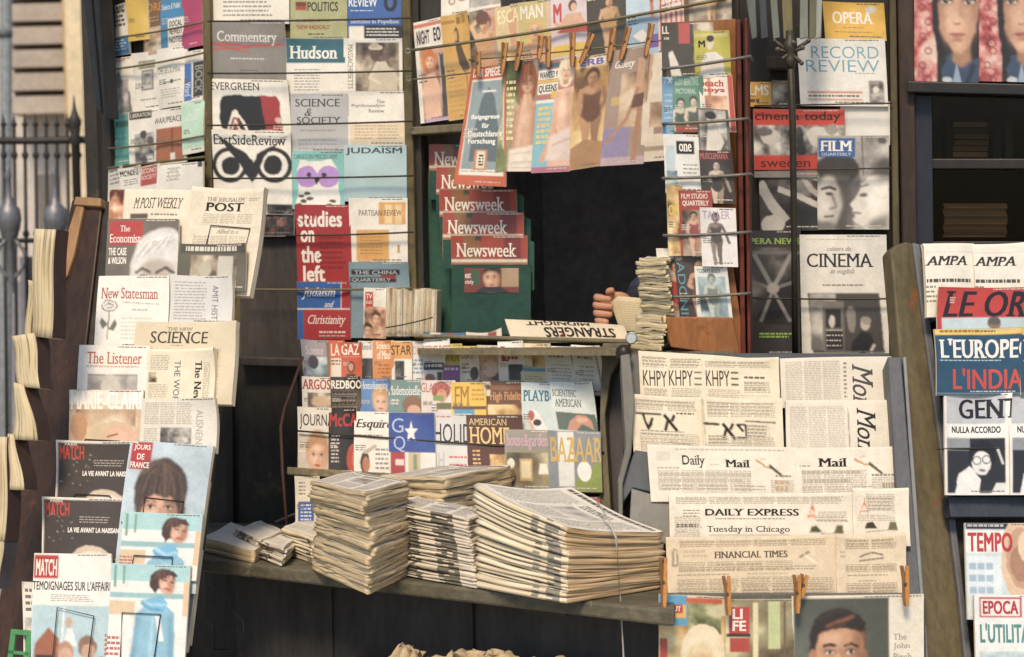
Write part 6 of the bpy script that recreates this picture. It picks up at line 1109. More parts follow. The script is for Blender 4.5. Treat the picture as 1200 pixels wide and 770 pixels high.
M('thin white paper peeping out behind the car window weekly', l, (27, 682, 60, 800), .078, 'd8d4c8', L(30, 690, 38, 720, 4, '6a6660', .5) + PH(29, 724, 44, 760, 'bw', 30), group=G8)
M('blue magazine edge showing below the blue scarf covers', l, (196, 560, 244, 760), .070, 'b8c4d0', PH(196, 600, 244, 760, 'cool', 14), group=G8, sk=(-26, 4), thick=.012)
M('white magazine edge hanging lowest at the right of the leaning rack', l, (188, 640, 236, 752), .060, 'd4d4d0', L(196, 700, 220, 740, 6, 'b0aca6'), group=G8, sk=(-14, 4), thick=.012)
# papers seen edge on, left of the leaning rack
EO = Plane(40, 440, 4.56, 30, 10)
G13 = 'papers seen edge on left of the leaning rack'
ED = pages('cbbc9b', 260, .85, .6)
def edge_on(lb, quad, off, th, cover='3a2622', lean=0, m=ED):
    o = thing('newspaper', EO.hit(quad[3][0], quad[3][1], off), lb, 'newspaper', G13)
    (x0, y0), (x1, y1), (x2, y2), (x3, y3) = quad
    mb = MB(); K_ = 10; rows, uvs = [], []
    for j in range(K_ + 1):
        v = j / K_; w = math.sin(v * 5.3 + x0) * 1.6
        r_, u_ = [], []
        for i in range(7):
            u = i / 6
            xa = x0 + (x3 - x0) * v; xb = x1 + (x2 - x1) * v; y = (y0 + (y3 - y0) * v) * (1 - u) + (y1 + (y2 - y1) * v) * u
            r_.append(EO.hit(xa + (xb - xa) * u + w, y, off + .006 * math.sin(u * math.pi) + (.0016 if i % 2 else 0))); u_.append((v * .3, u * th))
        rows.append(r_); uvs.append(u_)
    mb.grid(rows, m, uvs)
    bk = [[p - EO.n * .035 for p in r_] for r_ in rows]
    mb.grid([list(reversed(r_)) for r_ in bk], m, uvs)
    for a_, b_ in ((rows[0], bk[0]), (bk[-1], rows[-1])): mb.grid([a_, b_], m, [[(k * .05, 0) for k in range(7)], [(k * .05, .01) for k in range(7)]])
    for k in (0, 6): mb.grid([[r_[k] for r_ in rows], [r_[k] for r_ in bk]], m, [[(j * .03, 0) for j in range(K_ + 1)], [(j * .03, .01) for j in range(K_ + 1)]])
    mb.build('inner_sheets', o)
    mb = MB(); 
    mb.grid([[r_[6] + EO.n * .001 + RIGHT * .0008 for r_ in rows], [r_[6] + RIGHT * .010 - EO.n * .03 for r_ in rows]], paint(cover, .5, .3, 9)); mb.build('cover', o)
edge_on('thick cream paper bundle seen edge on beside the curved wooden handle', [(41, 268), (66, 269), (60, 396), (36, 394)], .05, .05, '33241f')
edge_on('thin paper edge behind the thick cream bundle', [(32, 328), (40, 330), (38, 402), (30, 402)], .03, .03)
edge_on('fanned cream papers seen edge on below the thick bundle', [(13, 394), (40, 390), (48, 455), (22, 453)], .055, .05, '33241f')
edge_on('pale folded paper edge in the middle of the left edge row', [(17, 448), (30, 452), (45, 516), (15, 515)], .06, .04, '33241f')
edge_on('cream paper edges above the lowest pair at far left', [(10, 508), (18, 510), (28, 574), (8, 574)], .062, .04, '33241f')
edge_on('lowest cream paper edge at the far left margin', [(-2, 512), (10, 512), (6, 634), (-6, 634)], .07, .04, '33241f')
edge_on('grey paper edge low at the far left margin', [(-12, 630), (4, 630), (0, 690), (-14, 690)], .07, .04, '3a3638')

# ---- stepped rack of dailies
f = FR
def daily(lb, geo, off, base, art, **kw): return NW(lb, f, geo, off, base, art, group=G9, **kw)
def greek(x):
    xi = x + 29.5
    return T('KHPY', x, 434, x + 28, 452, '4a3e36', 'n') + sum([R(xi, y, xi + 9, y + 2, '4a3e36') for y in (435, 442, 449)], [])
o1 = -.085
daily('cream daily with a short Greek heading, leftmost of three overlapping', (748, 410, 838, 476), o1, CR_, greek(752) + L(753, 456, 830, 460, 1, 'c8bea8') + L(753, 462, 830, 470, 3, 'c0b6a0') + L(752, 418, 826, 430, 3, '9a8f7c', .4) + L(752, 464, 828, 474, 3, '93897a', .4, 2) + TXT(752, 417, 779, 431, 1) + TXT(753, 455, 780, 474, 1), sk=(3, 6))
daily('cream daily with a short Greek heading, middle of three overlapping', (781, 414, 872, 478), o1 + .007, CR_, greek(783) + L(785, 458, 860, 462, 1, 'c8bea8') + L(786, 420, 860, 430, 3, '9a8f7c', .4) + L(785, 464, 860, 474, 3, '93897a', .4, 2) + TXT(785, 420, 819, 432, 1) + TXT(786, 455, 820, 476, 1), sk=(2, 4))
daily('cream daily with a short Greek heading and boxed notes, rightmost of three', (821, 418, 912, 478), o1 + .014, CR_, greek(826) + L(871, 440, 898, 443, 1, '6a6258', .8) + L(871, 447, 898, 458, 4, '93897a', .4) + L(825, 462, 905, 472, 3, 'c0b6a0') + L(830, 424, 904, 430, 2, '9a8f7c', .4) + TXT(826, 423, 906, 431, 2) + TXT(870, 446, 902, 460, 1) + TXT(828, 456, 866, 476, 1), sk=(3, 2), thick=.016)
LM = T('Mon', 1001, 428, 1020, 474, '3c3a3c', 'it', 1)
daily('white daily of dense print with sideways script title, upper of two', (914, 419, 1045, 478), o1 + .004, 'd2cbbc', TXT(920, 424, 986, 474, 3) + L(988, 426, 992, 470, 9, '8a8478', .5) + T('Mon', 998, 428, 1022, 480, '4a484a', 'it', 1), sk=(2, -3), thick=.014)
o2 = -.055
def aleph(x, y, s, c): return S([(x - 6 * s, y - 8 * s), (x + 7 * s, y + 9 * s)], 3.6 * s, c) + S([(x + 5 * s, y - 8 * s), (x + 2 * s, y - 2 * s)], 3.2 * s, c) + S([(x - 6 * s, y + 9 * s), (x - 3 * s, y - 1 * s)], 3.2 * s, c)
def mem(x, y, s, c): return S([(x - 6 * s, y - 7 * s), (x + 5 * s, y - 7 * s), (x + 6 * s, y + 8 * s)], 3 * s, c) + S([(x - 4 * s, y + 8 * s), (x + 6 * s, y + 8 * s)], 3.4 * s, c) + S([(x - 4 * s, y - 7 * s), (x + 2 * s, y)], 3 * s, c)
daily('cream daily with slanted Hebrew heading, left of two', (737, 462, 824, 534), o2, CR_, S([(743, 484), (773, 484)], 2.6, '2c2622') + aleph(783, 493, 1.05, '1f1a18') + S([(752, 485), (757, 502), (763, 488)], 3, '2c2622') + L(791, 481, 815, 484, 1, '6a6258', .6) + L(746, 512, 816, 524, 3, 'a89e8c', .35) + S([(780, 516), (806, 519)], 1.4, '6a6258') + L(744, 468, 816, 476, 2, '9a8f7c', .4) + L(748, 503, 800, 510, 2, '93897a', .4) + TXT(744, 468, 818, 480, 2) + TXT(746, 506, 818, 530, 3), sk=(6, 4))
daily('cream daily with bold Hebrew heading after a dashed rule, right of two', (822, 466, 916, 534), o2 + .007, CR_, S([(823, 497), (841, 498)], 3, '3a3028') + aleph(852, 506, 1.05, '1f1a18') + mem(867, 506, .95, '1f1a18') + S([(872, 494), (907, 495)], 1.8, '5a5048') + S([(899, 496), (899, 516), (872, 517)], .7, 'b0a692') + L(826, 519, 905, 525, 2, 'c0b6a0') + S([(823, 470), (825, 530)], .8, '8a8070') + L(828, 472, 908, 488, 4, '9a8f7c', .4, 2) + L(873, 499, 897, 514, 4, '93897a', .4) + L(828, 511, 850, 522, 3, '93897a', .4) + TXT(828, 472, 910, 490, 3) + TXT(873, 498, 898, 516, 1) + TXT(828, 512, 908, 532, 3), sk=(3, 2), thick=.016)
daily('white daily of blank print with sideways script title, lower of two', (920, 470, 1051, 536), o2 + .004, 'd2cbbc', TXT(925, 478, 991, 530, 3, 'b8b0a0') + S([(993, 480), (994, 526)], 1, '5a544a') + T('Mon', 1003, 480, 1025, 530, '2c2a2c', 'it', 1), sk=(2, -2), thick=.014)
o3 = -.025
def bird(x, y): return S([(x, y), (x + 10, y + 8), (x + 17, y + 8)], 2.2, 'b88a58') + Pg([(x + 16, y + 4), (x + 32, y + 18), (x + 30, y + 20), (x + 15, y + 8)], '4c4c34') + S([(x + 6, y - 1), (x + 12, y - 2)], 1.4, 'c89a6a')
daily('white daily in black letter with a small bird emblem, left of two', (758, 522, 934, 588), o3, 'd6cebf', R(768, 530, 784, 541, 'c8c2b6') + T('Daily', 798, 534, 825, 549, '3c3834', 's') + T('Mail', 848, 539, 877, 548, '2c2826', 'sb') + bird(884, 539) + L(830, 544, 842, 548, 1, 'c0b8aa') + L(770, 555, 880, 568, 2, 'b8b0a2', .6) + L(905, 562, 922, 576, 2, 'b89a6a', .7) + S([(806, 577), (880, 577)], .6, 'a8a092') + L(768, 548, 796, 552, 1, 'a8a092') + L(772, 569, 900, 576, 2, 'a8a092', .4, 3) + L(906, 556, 926, 561, 1, '8a8274') + L(790, 526, 920, 530, 1, 'b8b0a2', .5) + TXT(768, 552, 880, 576, 4) + TXT(900, 562, 928, 580, 1), sk=(5, 2))
daily('white daily in black letter with a small bird emblem, right of two', (930, 524, 1057, 584), o3 + .007, 'd6cebf', T('Mail', 958, 537, 992, 547, '1f1c1c', 'sb') + bird(1002, 537) + L(936, 545, 952, 549, 1, '9a9284') + L(940, 561, 995, 568, 1, 'a8a092', .7) + L(1020, 556, 1048, 560, 1, '8a8274', .6) + L(1032, 566, 1048, 576, 1, '8a8274', .7) + L(938, 552, 1012, 558, 1, 'a8a092', .5, 2) + L(938, 570, 1026, 580, 3, 'a8a092', .4, 3) + TXT(938, 551, 1016, 578, 3) + TXT(1020, 560, 1050, 578, 1), sk=(3, -1))
o4 = .008
def knight(x, y): return S([(x, y + 8), (x + 3, y), (x + 5, y + 8)], 1.3, 'c87a50') + S([(x - 3, y + 11), (x + 8, y + 11)], 1.2, 'c87a50') + S([(x - 2, y + 15), (x - 2, y + 11), (x + 7, y + 11), (x + 7, y + 15)], 1.1, 'c87a50') + S([(x + 3, y - 4), (x + 3, y + 4)], .8, 'a85838')
daily('white daily with spaced black capitals and a small orange rider, left of two', (784, 578, 1003, 642), o4, 'd6cdbc', T('DAILY EXPRESS', 826, 597, 936, 605, '241f1f', 'sb') + knight(948, 594) + T('Tuesday in Chicago', 828, 617, 925, 626, '3a3430', 's') + S([(830, 628), (925, 628)], 1, '4a4440') + L(792, 614, 822, 620, 1, '55504a', .8) + L(794, 623, 804, 627, 1, 'b0a898') + L(838, 608, 925, 610, 1, '8a8274', .6) + Pg([(948, 625), (950, 618), (956, 616), (963, 624)], '4a4a34') + Pg([(976, 626), (980, 616), (987, 616), (988, 626)], '5c583c') + S([(962, 626), (984, 625)], 1, '7a6a50') + L(792, 584, 990, 590, 2, 'b8ae9c', .4, 4) + L(956, 606, 994, 613, 2, '93897a', .4) + L(800, 598, 820, 608, 3, '93897a', .4) + L(806, 632, 990, 640, 2, '9a9080', .4, 4) + TXT(792, 583, 990, 592, 5) + TXT(790, 606, 822, 630, 1) + TXT(958, 600, 994, 613, 1) + TXT(800, 631, 990, 641, 5), sk=(1, 0))
daily('white daily with a small orange rider and dark figures, right of two', (998, 573, 1064, 640), o4 + .008, 'd8d0c0', R(1000, 582, 1048, 630, 'd0c7b6') + knight(1009, 589) + Pg([(1011, 620), (1014, 613), (1021, 612), (1026, 620)], '3c3a24') + Pg([(1038, 622), (1041, 612), (1048, 612), (1050, 622)], '6a6448') + S([(1012, 624), (1050, 621)], 1, '8a7a60') + L(1004, 604, 1040, 607, 1, 'b8ae9c') + L(1016, 584, 1046, 600, 4, '93897a', .4) + L(1003, 628, 1054, 636, 2, '9a9080', .4, 2) + TXT(1014, 580, 1048, 600, 1) + TXT(1003, 606, 1050, 612, 2), sk=(3, 0))
o5 = .034
daily('pinkish cream daily of thin print with a white scratch, left of two', (780, 630, 983, 706), o5, 'cdbb9f', S([(788, 646), (793, 646), (793, 664), (787, 664), (788, 646)], 1.2, '3a342c') + L(800, 646, 828, 656, 2, 'b8a88e', .6) + T('FINANCIAL TIMES', 836, 648, 922, 656, '5c5040', 'sb') + L(838, 663, 898, 665, 1, 'a8987e') + L(792, 674, 860, 678, 1, 'a8987e') + L(874, 674, 930, 682, 2, 'bcac92') + S([(936, 656), (947, 650)], 2, '6a5c48') + Pg([(939, 651), (957, 664), (950, 661)], 'eee8dc') + L(790, 684, 850, 696, 2, 'bcac92', .4) + L(796, 636, 940, 642, 2, 'b09f84', .4, 3) + L(794, 666, 960, 672, 2, 'a4927a', .45, 4) + L(868, 686, 970, 700, 4, 'a4927a', .4, 3) + TXT(796, 635, 970, 643, 4, 'a99980') + TXT(794, 660, 930, 672, 4, 'a99980') + TXT(792, 680, 978, 702, 5, 'a99980'), sk=(3, -3))
daily('pinkish cream daily of thin print with a dark double rule, right of two', (979, 627, 1061, 704), o5 + .008, 'cfbea3', L(984, 646, 992, 656, 2, 'b8a88e', .6) + S([(1007, 652), (1020, 649), (1035, 652)], 1.6, '4a4034') + S([(1007, 658), (1035, 655)], 1.4, '4a4034') + L(992, 674, 1046, 678, 1, 'a8987e') + L(1004, 681, 1028, 683, 1, '8a7a62') + L(992, 634, 1050, 644, 3, 'a4927a', .4, 2) + L(990, 664, 1052, 671, 2, 'a4927a', .45, 2) + L(992, 686, 1050, 700, 4, 'a4927a', .4, 2) + TXT(990, 633, 1052, 645, 2, 'a99980') + TXT(990, 662, 1054, 672, 2, 'a99980') + TXT(990, 684, 1054, 701, 2, 'a99980'), sk=(2, -2))
G14 = 'covers pegged along the foot of the stepped rack'
b = FB
M('magazine of a blond woman under a yellow and blue heading, left in the pegged row', b, (772, 697, 853, 830), .004, 'd8c8a8', PH(772, 720, 853, 830, 'gold', 14) + R(772, 697, 806, 733, '4f9cc4') + R(774, 708, 804, 724, 'e2b44a') + R(783, 708, 800, 718, 'b83030') + T('NUT', 785, 710, 798, 716, 'eee0d4', 'k') + R(804, 700, 846, 706, 'c85a34') + PH(806, 706, 845, 742, 'green', 20) + E(824, 764, 26, 34, 'e2d2b4') + face(822, 782, 15, 24, 'd8a684', 'dcc89c') + R(773, 748, 782, 772, 'b84434') + L(774, 776, 792, 790, 2, 'b84434', .7), group=G14, sk=(0, 2))
M('magazine with a red block title over a curtained window, second in the pegged row', b, (850, 702, 932, 830), .012, 'cbbf9c', PH(850, 702, 932, 830, 'interior', 10) + R(852, 704, 858, 745, 'd8cdb4') + R(854, 711, 878, 742, 'b83430') + T('LI', 858, 713, 870, 725, 'efe4da', 'k') + T('FE', 858, 727, 874, 739, 'efe4da', 'k') + R(851, 742, 879, 746, '2c2828') + R(855, 747, 878, 764, 'b03c30') + R(900, 704, 914, 760, 'b8c088') + R(882, 706, 888, 790, 'd8cca0') + R(918, 704, 921, 770, '6a5a40'), group=G14)
M('dark grey cover of a dark haired man beside a white page in the pegged row', b, (928, 699, 1082, 840), .018, 'ddd6c6', R(930, 702, 1041, 840, '4c5048') + Sf(E(952, 790, 30, 60, '5e625a'), 14) + Sf(Pg([(949, 772), (948, 748), (953, 728), (964, 718), (980, 714), (996, 716), (1008, 724), (1014, 738), (1015, 770), (1010, 776), (954, 776)], '261c18'), .9) + Sf(Pg([(955, 800), (955, 758), (960, 744), (974, 739), (992, 737), (1006, 742), (1011, 756), (1010, 800)], 'bf8e6c'), .8) + Sf(E(983, 790, 28, 38, 'bf8e6c'), .8) + Sf(Pg([(940, 840), (962, 822), (1004, 822), (1030, 840)], '2c2c34'), 1) + Sf(E(983, 800, 10, 3, 'a0604c'), .8) + Sf(E(974, 750, 12, 7, 'd6a888'), 3) + Sf(Pg([(998, 740), (1012, 742), (1012, 800), (1002, 800)], '946648'), 3) + Sf(Pg([(954, 745), (972, 738), (996, 735), (1010, 742), (1014, 730), (990, 722), (962, 726), (950, 738)], '261c18'), .8) + Sf(S([(968, 735), (984, 729), (1000, 724)], 3.2, '8a5638'), 1.2) + Sf(S([(974, 737), (990, 732)], 2, '5c3a28'), .7) + Sf(S([(958, 726), (975, 718), (998, 719)], 2, '3c2e28'), 1.2)
  + Sf(Pg([(962, 757), (970, 753.5), (979, 756), (979, 758.5), (970, 757), (962, 760)], '261c18'), .5) + Sf(Pg([(987, 756), (996, 753.5), (1004, 757), (1004, 760), (996, 757), (987, 758.5)], '261c18'), .5) + Sf(E(971, 764, 8, 4.5, '9a6c50'), 1.6) + Sf(E(995, 764, 8, 4.5, '8a5e44'), 1.6) + E(971, 765, 5.2, 2.1, 'cfc2b4') + E(995, 765, 5.2, 2.1, 'c4b6a8') + E(971.5, 764.8, 2.3, 2.2, '241c1a') + E(995.5, 764.8, 2.3, 2.2, '241c1a') + S([(965, 763.5), (971, 762), (977, 764)], 1, '2c201c') + S([(989, 764), (995, 762), (1001, 763.5)], 1, '2c201c') + Sf(S([(985, 762), (987, 782)], 3, '9a6c50'), 1.5) + Sf(E(981, 776, 3, 8, 'd4a686'), 2) + Sf(E(952, 770, 4, 9, 'a87856'), .8) + Sf(E(1012, 770, 3.6, 9, '8a5e44'), .8) + T('The', 1046, 745, 1062, 752, '9a948a', 's') + T('John', 1046, 756, 1066, 764, '9a948a', 's') + T('Birch', 1046, 768, 1068, 776, '9a948a', 's'), group=G14, sk=(2, -3), thick=.01)
for (a_, b_, lb) in (((780, 654), (779, 716), 'clothespin at the left end of the pegged row under the stepped rack'), ((854, 675), (855, 721), 'clothespin over the red block title'), ((937, 674), (935, 719), 'clothespin at the left corner of the dark grey cover'), ((946, 674), (940, 700), 'shadowed clothespin crossed behind the one at the dark grey cover'), ((1063, 663), (1063, 710), 'clothespin at the white page of the dark grey cover')):
    pin(a_[0], a_[1], b_[0], b_[1], FB, .045 if 'crossed' not in lb else .034, lb, 'b07c42')
# ---------------------------------------------------------------- newspaper piles on the counter
EDGE = pages('d2bd98', 420, .9, .45); EDGEL = pages('dccfb4', 420, .9, .35); EDGEW = pages('d6ccba', 300, .9, .45); EDGE_SHADE = pages('c2a680', 380, .9, .5)  # the last is browner: shade on sides turned from the light, in its colour
DARKP = paint('6a6458', .9, .3, 60, None, (1, 1, 1)); TOPW = paint('dcd6ca', .9, .08, 20, None, (1, 1, 1))
def pile(name, foot, n, heights, label, top_label, group, edge, z0=ZC + .001, bands=(), jit=.006, top=None, fold='AB', slip=(0, 0), sag=.0, loose=0, round_=.5, topbase='d8d2c6', bandm=None, shade_edge=None):
    """n folded newspapers lying on each other. foot = pixels of the left, front and right corners on the table; heights = pile height over those corners and the rear one"""
    A, B, Cc = [hitz(x, y, z0) for x, y in foot[:3]]; D = A + Cc - B if len(foot) < 4 else hitz(*foot[3], z0)
    P = [A, B, Cc, D]; rr = random.Random(int(foot[0][0] * 7 + foot[0][1]))
    cen = (A + B + Cc + D) / 4; out = []
    ts = [rr.uniform(.55, 1.6) for _ in range(n)]
    for i in rr.sample(range(n), max(1, n // 6)): ts[i] *= 1.5
    s_ = sum(ts); cum = [0]
    for t in ts: cum.append(cum[-1] + t / s_)
    dw = Vector((0, 0, 0))
    for i in range(n):
        h0, h1 = cum[i], cum[i + 1]
        dw = dw * .7 + Vector((rr.uniform(-1, 1), rr.uniform(-1, 1), 0)) * jit * (.6 if rr.random() < .8 else 1.5)
        rot = Matrix.Rotation(rr.uniform(-1, 1) * jit * 2.5, 3, 'Z')
        off = dw + Vector((slip[0], slip[1], 0)) * h0
        q = [cen + rot @ (p - cen) + off for p in P]
        ex = [rr.uniform(-.003, .003) for _ in range(4)]
        S_ = 14
        per = []
        for k in range(4):
            a, b = q[k], q[(k + 1) % 4]
            for j in range(S_): per.append((a.lerp(b, j / S_), heights[k] * (1 - j / S_) + heights[(k + 1) % 4] * j / S_, k, j / S_))
        c2 = (q[0] + q[1] + q[2] + q[3]) / 4
        lv = [(0, 0), (.22, 1), (.5, 1), (.78, 1), (1, 0)]
        rows, uvs = [], []
        wv = [rr.uniform(0, 6.28) for _ in range(4)]
        gap = .04 + .05 * rr.random()
        nz = [rr.uniform(-.0016, .0016) for _ in range(5)]
        for li, (t, bu) in enumerate(lv):
            r_, u_ = [], []
            for (p, h, k, f) in per:
                nrm_ = (p - c2); nrm_.z = 0; nrm_.normalize()
                side = 'ABCD'[k] + 'BCDA'[k]
                th = h * (h1 - h0)
                if side == fold: o = round_ * th * math.sin(math.pi * t) * .9
                else: o = nz[li] + .0022 * math.sin(f * 9 + wv[k]) * (1 - abs(2 * t - 1)) + (0 if bu else -.0012)
                if loose and rr.random() < .25: o += rr.uniform(-.002, .003) * loose
                zz = h * (h0 + (h1 - h0) * (gap + t * (1 - gap))) + sag * math.sin(f * math.pi) * h0 * (-1)
                zz += .0014 * math.sin(f * 7 + wv[k] + i) * (1 if 0 < i else 0)
                ov = 0
                r_.append(Vector((p.x + nrm_.x * (o + ex[k]), p.y + nrm_.y * (o + ex[k]), z0 + zz)))
                u_.append((f * .35 + k, t * th * 1.0 + i * .01))
            rows.append(r_); uvs.append(u_)
        mb = MB(); nper = len(per); b0 = 0
        lab = top_label if (i == n - 1 and top_label) else label
        root = thing(name, Vector((c2.x, c2.y, z0 + heights[0] * h0)), lab, 'newspaper', group)
        for li in range(len(lv) - 1):
            for j in range(nper):
                j2 = (j + 1) % nper; k, f = per[j][2], per[j][3] + .5 / S_
                side = 'ABCD'[k] + 'BCDA'[k]; m = edge if side == fold or shade_edge is None else shade_edge
                if side == fold:
                    for (b1, b2, pr) in bands:
                        if b1 < f < b2 and rr.random() < pr: m = bandm or DARKP
                u2 = uvs[li][j2] if j2 else (uvs[li][j][0] + .35 / S_, uvs[li][0][1])
                u3 = uvs[li + 1][j2] if j2 else (uvs[li][j][0] + .35 / S_, uvs[li + 1][0][1])
                mb.face([rows[li][j], rows[li][j2], rows[li + 1][j2], rows[li + 1][j]], m, [uvs[li][j], u2, u3, uvs[li + 1][j]], True)
        mb.build('fold_edges', root)
        mb = MB(); hq = [heights[k] for k in range(4)]
        # folded faces above and below
        loop = rows[-1]; g = S_
        def tp1(u, v, w, loop=loop, g=g):
            # Coons patch over the rim; u runs D->C, v runs D->A
            N_ = g
            def ed(k, f):
                x = k * N_ + f * N_; i0 = int(math.floor(x + 1e-9)); fr = x - i0
                return loop[i0 % (4 * N_)].lerp(loop[(i0 + 1) % (4 * N_)], fr)
            ab, bc, cd_, da = ed(0, u), ed(1, 1 - v), ed(2, 1 - u), ed(3, v)
            a_, b_, c_, d_ = loop[0], loop[N_], loop[2 * N_], loop[3 * N_]
            p = ab * v + cd_ * (1 - v) + da * (1 - u) + bc * u - (a_ * v * (1 - u) + b_ * v * u + c_ * (1 - v) * u + d_ * (1 - v) * (1 - u))
            return p + Vector((0, 0, w + .0006))
        def tp(u, v, w):
            u, v, w = np.broadcast_arrays(u, v, w); sh = u.shape
            return np.array([tuple(tp1(a_, b_, c_)) for a_, b_, c_ in zip(u.ravel(), v.ravel(), w.ravel())]).reshape(sh + (3,))
        if i == n - 1 and top: sheet('front_page', root, tp, top, (0, 0, 100, 100), topbase, .9, .5, i)
        else:
            mb.grid([[tp1(x / g, y / g, 0) for x in range(g + 1)] for y in range(g + 1)], ink(topbase, .9)); mb.build('front_page', root)
        out.append(root)
    return out
GP = 'newspapers piled on the counter'
tlow = L(6, 8, 94, 30, 4, 'b8b2a6', .4, 2) + L(6, 40, 94, 90, 10, 'c0baae', .35, 3)
tl = L(4, 4, 96, 12, 1, '6a655c', .7, 1, 0) + PH(36, 34, 70, 60, 'gray', 20) + L(4, 18, 32, 94, 26, '9a948a', .45) + L(74, 18, 96, 94, 26, '9a948a', .45) + L(36, 64, 70, 94, 10, '9a948a', .45) + L(36, 18, 70, 30, 3, '77726a', .6)
pile('newspaper', [(369, 668), (434, 697), (484, 673)], 24, (.213, .228, .218, .205), 'folded cream newspaper in the tall ragged pile at the middle of the counter', 'newspaper with a grey photograph lying on top of the tall ragged pile', 'tall ragged newspaper pile', EDGE, jit=.008, top=tl, loose=1.6, round_=.2)
pile('newspaper', [(452, 658), (524, 665), (604, 644)], 18, (.212, .216, .212, .205), 'folded cream newspaper in the pile behind the fanned spines', 'newspaper with printed columns on top of the pile behind the fanned spines', 'newspaper pile behind the fanned spines', EDGE, jit=.008, top=tl, loose=1.2, round_=.2)
pile('newspaper', [(475, 675), (560, 690), (586, 678)], 20, (.168, .152, .15, .165), 'thin folded newspaper in the fanned pile with dark speckled spines', 'topmost thin newspaper of the fanned pile with dark speckled spines', 'fanned newspaper pile with dark spines', EDGEW, bands=((0, .30, .75), (.52, .80, .8)), jit=.004, top=tl, round_=.9, slip=(-.02, .035))
pile('newspaper', [(561, 689), (665, 708), (778, 690)], 19, (.235, .165, .125, .2), 'folded white newspaper in the tied pile at the right end of the counter', 'bright top newspaper of the tied pile at the right end of the counter', 'tied newspaper pile', EDGEL, bands=((.66, .74, .55), (.78, .90, .75)), jit=.004, top=tl + S([(60, 2), (92, 10)], 1.2, 'b0443c'), round_=.8, sag=.006, bandm=paint('8a8478', .9, .3, 60, None, (1, 1, 1)), shade_edge=EDGE_SHADE)  # fold side paler as if lit, other sides painted browner as shade
pile('newspaper', [(277, 642), (304, 656), (334, 645)], 7, (.05, .05, .05, .05), 'thin paper in the leftmost low pile on the counter', 'top sheet of the leftmost low pile on the counter', 'leftmost low pile', EDGEW, bands=((.2, .7, .6),), jit=.005, top=tlow, round_=.8)
pile('newspaper', [(303, 652), (336, 664), (350, 650)], 7, (.045, .045, .045, .045), 'thin paper in the slumped low pile between two others on the counter', 'top sheet of the slumped low pile between two others', 'slumped low pile', EDGEW, bands=((.1, .6, .6),), jit=.007, top=tlow, round_=.8)
pile('newspaper', [(333, 648), (368, 661), (392, 648)], 8, (.065, .065, .065, .065), 'thin paper in the neat low pile beside the tall ragged pile', 'top sheet of the neat low pile beside the tall ragged pile', 'neat low pile', EDGEL, bands=((.8, .95, .6),), jit=.003, top=tlow, round_=.8)
pile('newspaper', [(238, 646), (298, 660), (330, 640)], 2, (.035, .03, .03, .035), 'flat cream newspaper lying under the low piles at the counter left end', 'upper flat cream newspaper lying at the counter left end', 'flat newspapers at the counter end', EDGE, jit=.002, round_=.2)
# string hanging over the tied pile
mb = MB(); mb.tube([hitz(700, 588, ZC + .19), hitz(715, 612, ZC + .165), hitz(722, 630, ZC + .155) + Vector((0, -.008, 0)), hitz(726, 702, ZC) + Vector((.0, -.03, 0)), hitz(727, 702, ZC) + Vector((.003, -.035, -.12)), hitz(728, 702, ZC) + Vector((.004, -.03, -.3))], .0022, paint('b8b0a4', .8, .2, 60, None, (1, 1, 1)), 6)
tag(mb.build('string', None, hitz(728, 702, ZC)), 'white string over the tied pile hanging down past the counter', 'string')
# stick leaning behind the low piles
mb = MB(); mb.tube([hitz(318, 618, ZC + .02) + Vector((0, .1, .0)), CT.hit(372, 592, .06)], .004, paint('8a7462', .6, .3, 20), 8)
tag(mb.build('stick', None, hitz(318, 618, ZC)), 'thin pale stick leaning from the low piles to the tiered rack', 'stick')
# wire hook with bag frame under the counter
mb = MB(); h0 = hitz(268, 676, ZC - .05) + Vector((0, -.01, 0)); sc_ = (h0 - CAMP).dot(FWD) / FPX
mb.tube([h0 + RIGHT * (x * sc_) + UP * (-y * sc_) for x, y in ((-18, 6), (-10, 14), (-2, 4), (0, 0), (1, 22), (2, 36), (18, 52), (18, 84), (-16, 84), (-16, 50), (0, 38))], .0018, metal('4a4038', .5, .3), 6)
tag(mb.build('wire_hanger', None, h0), 'bent wire hanger hooked under the left end of the counter', 'wire hanger')
# crumpled sheets on the low shelf
def crumple(name, px, py, rx, ry, rz, seed, label, m):
    c = hitz(px, py, .562); mb = MB(); n_ = 40; rows = []
    for j in range(n_ + 1):
        r_ = []
        for i in range(n_ + 1):
            u, v = i / n_ * 2 - 1, j / n_ * 2 - 1
            q = Vector((u * 2.2 + seed, v * 2.2, seed * .7)); d = max(0, 1 - (u * u + v * v) * .75)
            ridge = 1 - abs(noise.noise(q * .8)) * 1.6; fine = abs(noise.noise(q * 1.9 + Vector((5, 0, 0)))) * .6
            z = rz * (max(0, d) ** .6) * (.5 + .6 * max(0, ridge) + .5 * fine) + .004 * fine
            w = Vector((noise.noise(q * 2.3), noise.noise(q * 2.3 + Vector((9, 3, 0))), 0)) * .028
            r_.append(c + Vector((u * rx, v * ry, z)) + w)
        rows.append(r_)
    mb.grid(rows, m, smooth=True); o = mb.build(name, None, c, recalc=False); sol = o.modifiers.new('thickness', 'SOLIDIFY'); sol.thickness = .002
    return tag(o, label, 'paper bundle', 'crumpled paper under the counter')
CRM = paint('b09c7c', .9, .25, 18, '8a7658', (1, 1, 1), .3)
for k, (px, py, rx, ry, rz, lb) in enumerate(((478, 808, .06, .07, .085, 'crumpled paper at the left of the low shelf under the counter'), (556, 813, .15, .08, .085, 'wide crumpled newspaper in the middle of the low shelf under the counter'), (640, 820, .11, .07, .078, 'crumpled paper at the right of the low shelf under the counter'))):
    crumple('crumpled_newspaper', px, py, rx, ry, rz, 3.1 + k * 5, lb, CRM)

